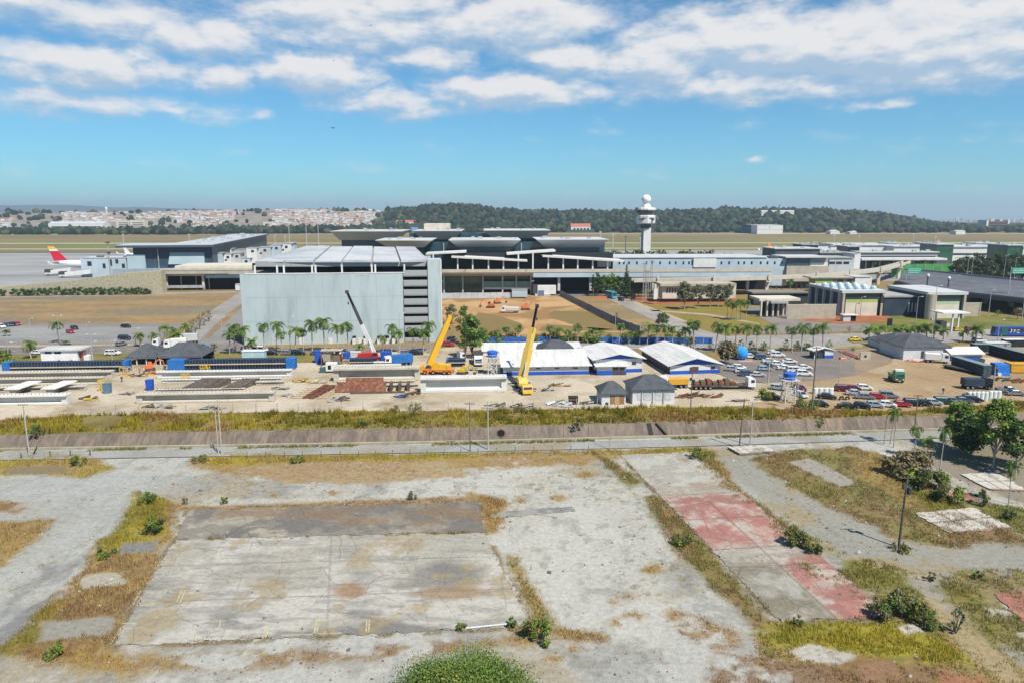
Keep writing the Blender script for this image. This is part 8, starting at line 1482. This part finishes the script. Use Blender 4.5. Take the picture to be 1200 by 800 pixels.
# bushes in the lots
for px, yt, yb, w, sd_, cols, n, lb in [(172, 573, 590, 22, 31, GREEN, 900, 'upper dark green bush on the weedy island left of the slab'), (178, 597, 626, 24, 32, DARK + GREEN[:1], 1300, 'larger dark green bush on the weedy island beside the slab edge'), (124, 636, 652, 24, 33, LIME, 700, 'yellow green clump of tall weeds on the island'), (64, 748, 768, 26, 34, LIME, 700, 'yellow weed clump at the lower end of the island'), (217, 578, 590, 7, 35, DRYB, 150, 'small dead brown stump bush at the upper slab corner'), (262, 578, 590, 9, 36, LIME, 180, 'small yellow bush on the gravel behind the slab'), (484, 571, 585, 13, 37, DRYB, 260, 'small dry brown bush behind the dark slab'), (541, 726, 738, 14, 38, GREEN, 300, 'small green bush on the lower edge of the main slab, left of the pipe'), (600, 718, 735, 15, 39, GREEN, 300, 'small green bush at the right end of the pipe'), (632, 715, 750, 40, 40, LIME + DRYB[:1], 1200, 'yellow green weed clump at the lower right slab corner'), (350, 531, 541, 18, 41, GREEN, 350, 'low green bush on the verge under the gravel road'), (235, 531, 541, 22, 42, RUSSET, 400, 'brown green bush at the foot of the left twin poles'), (92, 531, 545, 22, 43, LIME, 500, 'bright yellow grass clump on the left verge strip'), (817, 522, 537, 26, 44, LIME, 500, 'yellow green bush beside the pale slab end by the road'), (935, 716, 733, 14, 45, GREEN, 300, 'small bluish green bush at the lower end of the red slab'), (1058, 682, 722, 48, 46, [(.15, .17, .09), (.13, .15, .07), (.17, .19, .10)], 3200, 'big grey green bush right of the red slab'), (1030, 690, 722, 36, 47, DRYB + GREEN[:2], 1300, 'brown olive bush joining the big grey green one'), (1084, 700, 735, 26, 48, GREEN, 900, 'green bush on the right flank of the big grey green one'), (935, 614, 640, 36, 49, [(.09, .11, .03), (.07, .09, .03)], 1300, 'olive bush on the weed strip right of the red slab'), (953, 633, 648, 20, 50, DARK, 500, 'dark low bush at the lower end of the right weed strip'), (799, 620, 636, 26, 51, [(.08, .10, .03), (.10, .12, .035)], 800, 'dark olive bush on the weed strip left of the red slab'), (1066, 531, 556, 62, 52, RUSSET + DRYB, 2400, 'big brown shrub left of the young palms in the brown lot'), (1088, 540, 572, 40, 53, [(.07, .09, .035), (.09, .10, .04)], 1500, 'olive shrub below the small yellow palm'), (1110, 556, 585, 38, 54, [(.08, .10, .035), (.10, .11, .045)], 1300, 'low olive shrub right of the other lot shrubs'), (1146, 664, 678, 14, 55, LIME, 300, 'single small bright green sapling on the right lot'), (1118, 690, 740, 22, 56, GREY, 300, 'thin see-through sapling on the right verge'), (1152, 566, 592, 18, 57, DARK, 600, 'dark spiky bush by the small red slab'), (1182, 592, 608, 18, 58, DARK, 500, 'round dark bush right of the white cracked slab'), (1090, 665, 680, 12, 59, DRYB, 200, 'small brown bush on the right gravel'), (1052, 633, 644, 26, 60, DRYB + LIME[:1], 500, 'dry weed clump round the foot of the leaning utility pole'), (485, 468, 481, 18, 61, DRYB, 260, 'leafless tan bush by the yard fence, right of the rusty formwork'), (462, 472, 482, 14, 62, DRYB, 200, 'smaller leafless tan bush by the yard fence'), (610, 473, 482, 10, 63, DRYB, 150, 'dry bush by the fence under the biggest crane'), (677, 485, 500, 14, 64, DARK, 350, 'dark green bush on the embankment below the scrap heap'), (425, 486, 500, 14, 65, GREEN, 350, 'green bush on the embankment below the rusty formwork'), (44, 492, 510, 20, 66, GREEN, 500, 'green bush on the embankment near the left pole'), (960, 486, 500, 14, 67, GREEN, 300, 'green bush on the embankment beside the black pole'), (945, 462, 478, 26, 68, LIME + GREEN[:1], 900, 'bright bush at the foot of the right hand water tower'), (896, 451, 468, 22, 69, LIME, 600, 'yellow bush left of the right hand water tower over the black car'), (2, 404, 426, 32, 70, RUSSET + GREEN[:1], 900, 'olive tree at the left picture edge by the road'), (1000, 405, 411, 6, 71, GREEN, 80, 'tiny bush by the road median')]:
    cols = list(cols) + LIME[:1] + [(.15, .14, .05), (.12, .12, .045)] if w > 11 else cols; p = G(px, yb); inst(bush_kit(Hz(p.y, yt) * 1.05, w / 2 / FL * p.y * 1.1, sd_, cols, int(n * 1.5)), 'bush', lb, 'bush', (p.x, p.y, 0), sd_)
# hedge along the stone wall
for i, x in enumerate([3, 18, 27, 33, 38, 46, 54, 62, 70, 78, 86, 94, 101, 108, 116, 124, 132, 140, 148, 156, 164, 172]):
    tree(x, (337.5 if i > 5 else 339) - (i % 3) * .8, 347.2 - x * .012, 12, 100 + i, DARK + GREEN[:1], nth(i) + ' bush from the left in the hedge along the stone wall', 420, 'hedge_bush', 'hedge bushes along the stone wall', .05, None, 5, None, 1.0, .35, 'bush')
# trees along the left road fence
for i, (x, yt, yb) in enumerate([(224, 375, 394), (229, 373, 391), (234, 369, 386), (239, 366, 382), (245, 363, 377)]): tree(x, yt, yb, 8, 130 + i, [(.09, .10, .035), (.12, .12, .04)], nth(i) + ' olive young tree from the camera along the road fence by the brown field', 260, 'tree', 'young trees along the road fence', .1)
tree(203, 396, 402, 8, 140, GREEN, 'low round bush at the road kerb right of the parking lot', 120, 'bush', cat='bush'); tree(251, 401, 412, 10, 141, DARK, 'dark round bush by the pale blue cabin road corner', 200, 'bush', cat='bush')
# the green tree by the yellow crane and its companions
tree(553, 368, 420, 26, 150, GREEN + LIME[:2], 'leafy green tree right of the yellow crane, before the blue hoarding', 1900, base=.22, nb=11); tree(543, 358, 404, 20, 151, LIME + GREEN, 'yellow green tree behind the leafy one at the garage corner', 1000, base=.2); tree(529, 356, 380, 16, 152, LIME[:2] + GREY, 'olive yellow tree at the foot of the stair tower', 700, base=.15); tree(566, 383, 404, 18, 153, LIME + GREEN, 'yellow green low tree at the left end of the blue hoarding', 700, base=.1); tree(545, 378, 424, 16, 154, GREEN + DARK[:1], 'darker narrow tree just right of the yellow crane cab', 900, base=.25); tree(577, 388, 402, 14, 155, LIME, 'low yellow bush tree above the blue hoarding', 400, base=.1)
# trees before the elevated road
for i, (x, yt, yb, w, c, lb) in enumerate([(700, 319, 341, 12, DARK, 'dark tree at the left end of the trees before the elevated road'), (708, 322, 343, 13, GREEN, 'green tree left of the tall conifer by the bus'), (716, 320, 344, 14, GREEN + LIME[:1], 'bright green tree right behind the turquoise bus'), (723, 323, 342, 12, GREEN, 'green tree just left of the conifer'), (728, 330, 347, 14, LIME, 'yellow green tree in front of the conifer foot'), (741, 326, 342, 14, GREY, 'grey green tree right of the conifer'), (748, 328, 344, 13, GREY + DARK[:1], 'grey tree beside the steel pylons'), (695, 322, 337, 8, DARK, 'small dark tree by the underpass column')]): tree(x, yt, 347.4 + i * .08, w, 160 + i, c, lb, 700, base=.2)
p = G(733.5, 350); inst(conifer_kit(Hz(p.y, 304.5), 3.4, 170, DARK, 900), 'conifer_tree', 'tall narrow dark conifer before the pale blue wing', 'tree', (p.x, p.y, 0))
for i, (x, yt, yb, w, c, lb) in enumerate([(802, 330, 363, 22, GREY, 'large grey eucalyptus before the slotted building'), (818, 333, 362, 16, GREY, 'second grey eucalyptus, slimmer, right of the large one'), (832, 333, 360, 15, GREY, 'third grey eucalyptus from the left'), (842, 333, 360, 16, GREY, 'fourth grey eucalyptus from the left'), (852, 332, 360, 14, GREY, 'rightmost grey eucalyptus of the row'), (776.5, 366, 383, 18, GREY + GREEN[:1], 'round grey green tree on the road bank above the blue hoarding'), (853, 400, 427, 25, GREY[2:] + RUSSET, 'broad grey brown tree beside the blue dome'), (722, 366, 378, 5, DRYB, 'thin bare tree on the verge beside the ramp')]): tree(x, yt, yb, w, 180 + i, c, lb, 900 if w < 20 else 1500, base=.3, bark=PALE_BARK, nb=8)
# wood behind the overpass
rn = random.Random(8)
for i in range(18):
    x = 1120 + i * 5.6 + rn.uniform(-1.5, 1.5); tree(x, 296 + (i % 4) * 2 + (6 if i < 2 else 0), 331, 18, 200 + i, [DARK + GREY[3:], GREY[1:] + DARK[:1], DARK][i % 3], nth(i) + ' tree from the left in the dark wood behind the highway overpass', 1000, group='wood behind the overpass', base=.1)
for i, (x, w) in enumerate(((1137, 12), (1146, 13), (1155, 11), (1168, 14), (1176, 13), (1186, 13), (1196, 14))): tree(x, 339 + i * .8, 352 + i * .6, w, 230 + i, DARK + RUSSET[:1] if i < 3 else GREY + DARK[:1], nth(i) + ' bush from the left under the highway overpass', 300, 'bush', 'bushes under the overpass', .05, cat='bush')
for x, yt, yb, w, c, lb in ((1169, 363, 371, 9, GREEN, 'round bush on the lawn left of the coach'), (1192, 360, 374, 14, DRYB, 'bare brown tree on the lawn above the coach'), (995, 382, 391, 6, DRYB, 'small dry bush on the green verge by the taxi')): tree(x, yt, yb, w, int(x), c, lb, 200, 'bush', cat='bush')
# dark clipped tree row behind the pale blue wing
for i, x in enumerate([722, 729, 736, 742, 748, 757, 763, 770, 775, 779, 795, 800, 806, 812, 818, 824, 830, 837, 843, 849, 857, 865, 873]):
    tree(x, 292.5 + (i * 7 % 4) + (3 if x > 835 else 0), 324, 21, 260 + i, DARK, nth(i) + ' dark evergreen from the left in the row behind the pale blue wing', 420, 'evergreen_tree', 'evergreens behind the pale blue wing', .1)
# flower trough on the station platform
for i, x in enumerate((903, 909, 915, 932, 938, 944)): tree(x, 332, 350, 7, 300 + i, GREY + LIME[:1], nth(i) + ' shrub from the left on the station platform', 130, 'shrub', 'shrubs on the station platform', .2, cat='shrub')
# ================================================================ POLES AND LAMPS
WOODP = M('pole_wood', (.17, .13, .10), (.11, .09, .07), sc=1.5, fine=.2, st=(1, 1, .2)); CONCP = M('pole_concrete', (.40, .37, .32), (.32, .29, .25), sc=1)
def pole(px, yt, yb, lb, mat=CONCP, arms=1, r=.15, trafo=False, lean=0.0, name='utility_pole'):
    p = G(px, yb); h = Hz(p.y, yt); t = thing(name, lb, 'utility pole', p); MB().tube((0, 0, -.2), (lean, 0, h), r, r * .65, 10).obj('pole', mat, t)
    for k in range(arms):
        z = h - .35 - k * .9; a = MB(); a.box(lean - .95, lean + .95, -.06, .06, z, z + .13); o = a.obj('crossarm', DKSTEEL if k else mat, t); m = MB(); [m.lathe([(.05, 0), (.07, .1), (.03, .2)], 8, (lean + x, 0, z + .13)) for x in (-.85, -.4, .4, .85)]; m.obj('insulators', M('insulator', (.25, .14, .1)), o)
    if trafo: MB().lathe([(.3, 0), (.32, .9), (.2, 1.0)], 12, (lean + .42, 0, h - 2.6)).obj('transformer', M('transformer_dark', (.05, .055, .06)), t); MB().box(lean - .5, lean - .1, -.2, .2, h - 1.9, h - 1.2).obj('switch_box', DKSTEEL, t)
    return t
pole(34.5, 472, 533, 'pale concrete utility pole standing alone at the far left of the gravel road'); pole(256, 481, 531, 'shorter left pole of the pair by the road mouth', arms=0, r=.13); pole(260, 467, 532, 'taller right pole of the pair by the road mouth', trafo=False, arms=0, r=.16)
pole(551, 471, 529, 'dark wooden pole left of the concrete pole near the pipe outlet', WOODP, 1, .12); pole(572, 470, 527, 'pale concrete pole right of the dark wooden one near the pipe outlet', arms=0); pole(715, 491, 527, 'thin grey pole on the road verge near the channel steps', arms=0, r=.10); pole(809, 436, 486, 'dark pole with blue grey box on top beside the white workshop', WOODP, 0, .14, True); pole(866, 467, 525, 'leaning dark wooden pole at the yard road mouth', WOODP, 1, .16, lean=.5); pole(879, 470, 522, 'pale concrete pole right of the leaning dark one', arms=1, r=.14); pole(951, 406, 484, 'tallest dark pole with crossarms and boxes beside the white drums', WOODP, 2, .17, True); pole(900, 404, 450, 'pale concrete pole before the white fleet', arms=0, r=.2); pole(982, 409, 458, 'slim pole with red tags right of the white fleet', arms=1, r=.10); pole(1072, 462, 500, 'brown pole with crossarm before the front car row', WOODP, 1, .12); pole(1162, 424, 466, 'grey pole before the dark truck and white tanks', arms=0, r=.16, trafo=True); pole(1053, 557, 641, 'leaning dark utility pole with crossarm standing alone in the right lot', M('pole_dark', (.10, .085, .07), (.07, .06, .05), sc=1.5, fine=.2), 1, .17, True, lean=.2); pole(1036, 486, 520, 'thin dead trunk left of the channel palm', PALE_BARK, 0, .1); pole(1047, 488, 524, 'thin dead trunk right of the channel palm', PALE_BARK, 0, .1)
def lamp(px, yt, yb, lb, group=None, heads=1, r=.09, arm=1.4, mat=None):
    p = G(px, yb); h = Hz(p.y, yt); t = thing('street_lamp', lb, 'street lamp', p, 0, group); MB().tube((0, 0, -.1), (0, 0, h), r * 1.3, r * .8, 8).obj('pole', mat or STEEL, t)
    for s in ((-1, 1) if heads == 2 else (1,)): MB().bar((0, 0, h - .1), (s * arm, 0, h + .1), .08).obj('arm', mat or STEEL, t); MB().frus((s * arm - .4, s * arm + .4, -.16, .16), h + .02, (s * arm - .3, s * arm + .3, -.1, .1), h + .2).obj('lamp_head', LGREY, t)
    return t
for i, a in enumerate([(71, 370, 404, 2, 'lamp beside the lone palm in the left parking lot'), (108, 392, 407, 2, 'lamp standing in the middle of the left lot front'), (159, 385, 405, 1, 'lamp by the two low palms of the left lot'), (11, 401, 425, 1, 'lamp at the left edge before the olive tree'), (109, 400, 425, 1, 'lamp rising right of the white hut'), (132, 399, 425, 1, 'dark lamp in front of the white car on the left road'), (35, 373, 384, 1, 'far lamp at the back of the left lot, behind the red car'), (101, 378, 384, 1, 'far lamp at the back of the left lot, centre'), (260, 372, 388, 1, 'lamp on the grass median of the left road'), (249, 370, 378, 1, 'lamp at the far end of the road fence'), (340.5, 371, 413, 1, 'slim grey lamp post against the blank garage wall, left'), (469, 367, 413, 1, 'slim dark lamp post against the garage wall near the open floors'), (721, 357, 384, 2, 'double headed lamp on the ramp verge'), (727, 330, 349, 1, 'tall lamp by the turquoise bus'), (757, 330, 350, 1, 'lamp left of the steel pylon'), (793, 305, 324, 1, 'lamp on the elevated road before the pale blue wing'), (871, 305, 320, 1, 'lamp on the elevated road near the pavilion'), (913, 302, 320, 1, 'lamp before the glass pavilion'), (1091, 335, 403, 1, 'tall pale lamp mast before the rounded corner station'), (1071, 348, 398, 1, 'lamp post left of the tall pale mast'), (1008, 348, 371, 1, 'curved lamp before the domed station wall'), (1137, 301, 333, 1, 'lamp on the far side of the overpass, left'), (1132, 303, 333, 1, 'thin lamp just left of the first overpass lamp'), (1175, 299, 333, 1, 'lamp on the far side of the overpass, right'), (1187, 302, 336, 1, 'lamp beside the right overhead sign'), (1119, 323, 345, 1, 'short lamp on the near side of the overpass'), (1158, 340, 372, 1, 'lamp on the lawn under the overpass'), (1197, 347, 378, 1, 'lamp at the right edge above the coach'), (1169, 375, 399, 1, 'thin lamp on the road before the coach'), (1113, 320, 333, 1, 'lamp between the green sign and the dark wood')]): lamp(a[0], a[1], a[2], a[4], None, a[3], .13 if a[2] < 380 else .1)
for i, (x, yt, yb, lb) in enumerate(((754.5, 309, 352, 'left steel lattice pylon beside the slotted building'), (762.5, 306, 352, 'right taller steel pylon with four lamps on top'), (758, 318, 352, 'middle low steel pylon beside the slotted building'))):
    p = G(x, yb); h = Hz(p.y, yt); t = thing('lattice_pylon', lb, 'pylon', p); [MB().bar((a, b, 0), (a * .6, b * .6, h), .16).obj('leg', GREYC, t) for a in (-.6, .6) for b in (-.6, .6)]; m = MB(); [m.bar((-.6 + .03 * k, -.6, h * k / 9), (.6 - .03 * k, -.6, h * (k + 1) / 9), .09) for k in range(9)]; m.obj('bracing', GREYC, t); MB().box(-1.3, 1.3, -.2, .2, h - .2, h).obj('crossarm', DKSTEEL, t); [MB().box(q - .15, q + .15, -.2, .2, h, h + .5).obj('lamp_head', LGREY, t) for q in (-1.1, -.4, .4, 1.1)]
for i, (x, yt, yb) in enumerate(((703, 272, 300), (717.5, 275, 302), (732.5, 277, 303), (749.8, 279, 305))):
    p = G(x, 309); t = thing('floodlight_mast', nth(i) + ' pale apron floodlight mast from the left, left of the control tower', 'floodlight', p, 0, 'apron masts by the control tower'); h = Hz(p.y, yt); MB().tube((0, 0, 0), (0, 0, h), .55, .35, 8).obj('pole', LGREY, t); MB().box(-1.2, 1.2, -.3, .3, h - .5, h + .3).obj('lamp_head', LGREY, t)
for i, (x, yt) in enumerate(((976, 276), (1005, 277), (1068, 275), (1094, 278), (340, 256), (360, 256), (374, 262), (323, 277), (335, 277), (146, 275), (223, 275))):
    p = G(x, 300 if x > 400 else 296); t = thing('floodlight_mast', ['slim far mast behind the dark right hand pier', 'slim far mast before the runway right of the white sheds', 'slim far mast behind the long white terminal', 'slim far mast behind the green glass hall', 'left tall mast standing before the wood behind the garage', 'middle tall mast before the wood behind the garage', 'right shorter mast before the wood behind the garage', 'short mast on the rooftops left of the garage roof', 'second short mast on the rooftops left of the garage roof', 'slim mast left of the pier roof', 'slim mast behind the pier roof'][i], 'floodlight', p); h = Hz(p.y, yt); MB().tube((0, 0, 0), (0, 0, h), .4, .28, 6).obj('pole', LGREY, t); MB().box(-.9, .9, -.3, .3, h - .4, h + .5).obj('lamp_head', LGREY, t)
# signal heads on the guideway posts
for i, (x, y, yb) in enumerate(((1084.5, 323, 352), (1109, 326, 354))):
    p = G(x, yb); h = Hz(p.y, y - 2); t = thing('signal_post', ('left', 'right')[i] + ' white topped dark signal post at the near edge of the overpass', 'signal', p); MB().box(-.5, .5, -.5, .5, 0, h * .55).obj('base', CREAM, t); MB().box(-.25, .25, -.25, .25, h * .55, h - 1).obj('pole', DKSTEEL, t); MB().lathe([(.7, h - 1.6), (.9, h - .8), (.4, h)], 10).obj('signal_head', WHITE, t)
for x, yb, lb, w_ in ((703, 346, 'dark gantry frame by the bus stop on the ramp road', 2.2), (742, 353.5, 'dark blue small booth on the rust earth beside the road', 2.2), (1042, 385, 'black box sign on a post on the green verge', 1.8)):
    t = thing('post_box_sign', lb, 'sign', G(x, yb), R(4)); MB().box(-w_ / 2, w_ / 2, -.3, .3, 1.2, 4.0).obj('panel', M('sign_black', (.015, .015, .02)), t); [MB().box(q - .1, q + .1, -.1, .1, 0, 1.2).obj('post', DKSTEEL, t) for q in (-w_ * .35, w_ * .35)]
t = thing('drain_pipe', 'white pipe lying along the lower edge of the main slab', 'pipe', G(545, 738)); a, b = G(540, 738), G(600, 732); MB().tube((a.x - t.location.x, a.y - t.location.y, .2), (b.x - t.location.x, b.y - t.location.y, .2), .1, n=10).obj('pipe', M('pipe_white', (.5, .5, .5)), t)
t = thing('burnt_post', 'short dark leaning burnt post on the left verge beside the pole', 'post', G(38.5, 533)); MB().tube((0, 0, 0), (.9, .2, 1.7), .14, .09, 8).obj('post', BLACK, t); MB().tube((.4, .1, .9), (.8, .1, 1.0), .06, .04, 6).obj('branch_stub', BLACK, t)
t = thing('channel_steps', 'dark narrow stair slot cut in the channel wall below the white workshop', 'steps', G(761, 497)); yy = float(yof(FARX, t.location.x)); t.location = (t.location.x, yy, .02)
MB().hexa([(-.5, -.12, 0), (.5, -.12, 0), (.5, .1, 0), (-.5, .1, 0), (-.1, -3.4, -3.1), (.9, -3.4, -3.1), (.9, -3.2, -3.0), (-.1, -3.2, -3.0)]).obj('chute', M('chute_dark', (.03, .03, .03)), t); MB().bar((1.6, -.2, .1), (4.6, -3.3, -2.9), .45, .12).obj('side_chute', M('chute_dark', (.03, .03, .03)), t)
# ================================================================ BIRDS
def bird(px, py, Y, s, rz, lb):
    t = thing('bird', lb, 'bird', AtY(px, py, Y), rz, 'soaring birds', s); m = MB(); m.path([(-.35, 0, 0), (-.1, 0, .02), (.2, 0, .03), (.38, 0, .02)], [.03, .1, .09, .02], 8)
    for q in (-1, 1): m.add([(.15, q * .04, .04), (-.12, q * .04, .04), (-.05, q * .5, .16), (-.1, q * .95, .1), (.06, q * .9, .1), (.18, q * .45, .17), (.15, q * .04, .07), (-.12, q * .04, .07), (-.05, q * .5, .19), (-.1, q * .95, .12), (.06, q * .9, .12), (.18, q * .45, .2)], [(0, 1, 2, 5), (5, 2, 3, 4), (11, 8, 7, 6), (10, 9, 8, 11), (0, 5, 11, 6), (5, 4, 10, 11), (4, 3, 9, 10), (3, 2, 8, 9), (2, 1, 7, 8)])
    m.add([(-.3, -.05, .0), (-.3, .05, .0), (-.6, .12, .0), (-.6, -.12, .0), (-.3, -.05, .02), (-.3, .05, .02), (-.6, .12, .02), (-.6, -.12, .02)], [(0, 1, 2, 3), (7, 6, 5, 4), (0, 3, 7, 4), (1, 0, 4, 5), (2, 1, 5, 6), (3, 2, 6, 7)]); m.obj('body', M('bird_black', (.012, .012, .014)), t)
for a in ((434.5, 30.5, 300, 1.0, 1.0, 'black bird soaring highest of the group, in the grey cloud'), (363.5, 57, 300, 1.0, 2.2, 'black bird left of the bright cloud puff'), (391, 71.5, 300, .9, .4, 'black bird over the bright white cloud puff'), (571, 47.5, 300, 1.0, 1.6, 'black bird alone at the right in the grey cloud'), (390, 150.5, 240, 1.2, 2.6, 'black bird lowest of the group in the clear blue')): bird(*a)
for i, x in enumerate((568, 574, 586, 598, 612, 626, 638, 650, 661, 672, 688, 699, 714, 731, 743, 764, 783, 796, 809)): tree(x, 387 + (i * 5 % 7), 401.5 + (i % 3) * .5 + (6 if x > 790 else 0), 11 + i % 4 * 2, 400 + i, LIME + GREEN[:2] if i % 3 else RUSSET + LIME[:2], nth(i) + ' low yellow green tree from the left among the palms along the blue hoarding', 420, group='low trees along the blue hoarding', base=.15)
for i, x in enumerate((832, 845, 856, 868, 880, 895, 921, 934, 946, 971)): tree(x, 397 + i % 3 * 2, 411, 9 + i % 3 * 2, 430 + i, GREEN + RUSSET[:2], nth(i) + ' low bush from the left under the palms of the car park road', 260, 'bush', 'bushes under the car park palms', .05, cat='bush')
# ================================================================ HAZE
HZ = MB().box(-15100, 15100, -900, 15100, -151, 260); hm = bpy.data.materials.new('haze'); hm.use_nodes = True; N = hm.node_tree.nodes; N.clear(); o_ = N.new('ShaderNodeOutputMaterial'); v_ = N.new('ShaderNodeVolumePrincipled'); hm.node_tree.links.new(v_.outputs[0], o_.inputs['Volume']); v_.inputs['Color'].default_value = (.72, .84, 1, 1); v_.inputs['Density'].default_value = HAZE = 1.0e-4; v_.inputs['Anisotropy'].default_value = .2
if HAZE: tag(HZ.obj('haze', hm), kind='stuff')
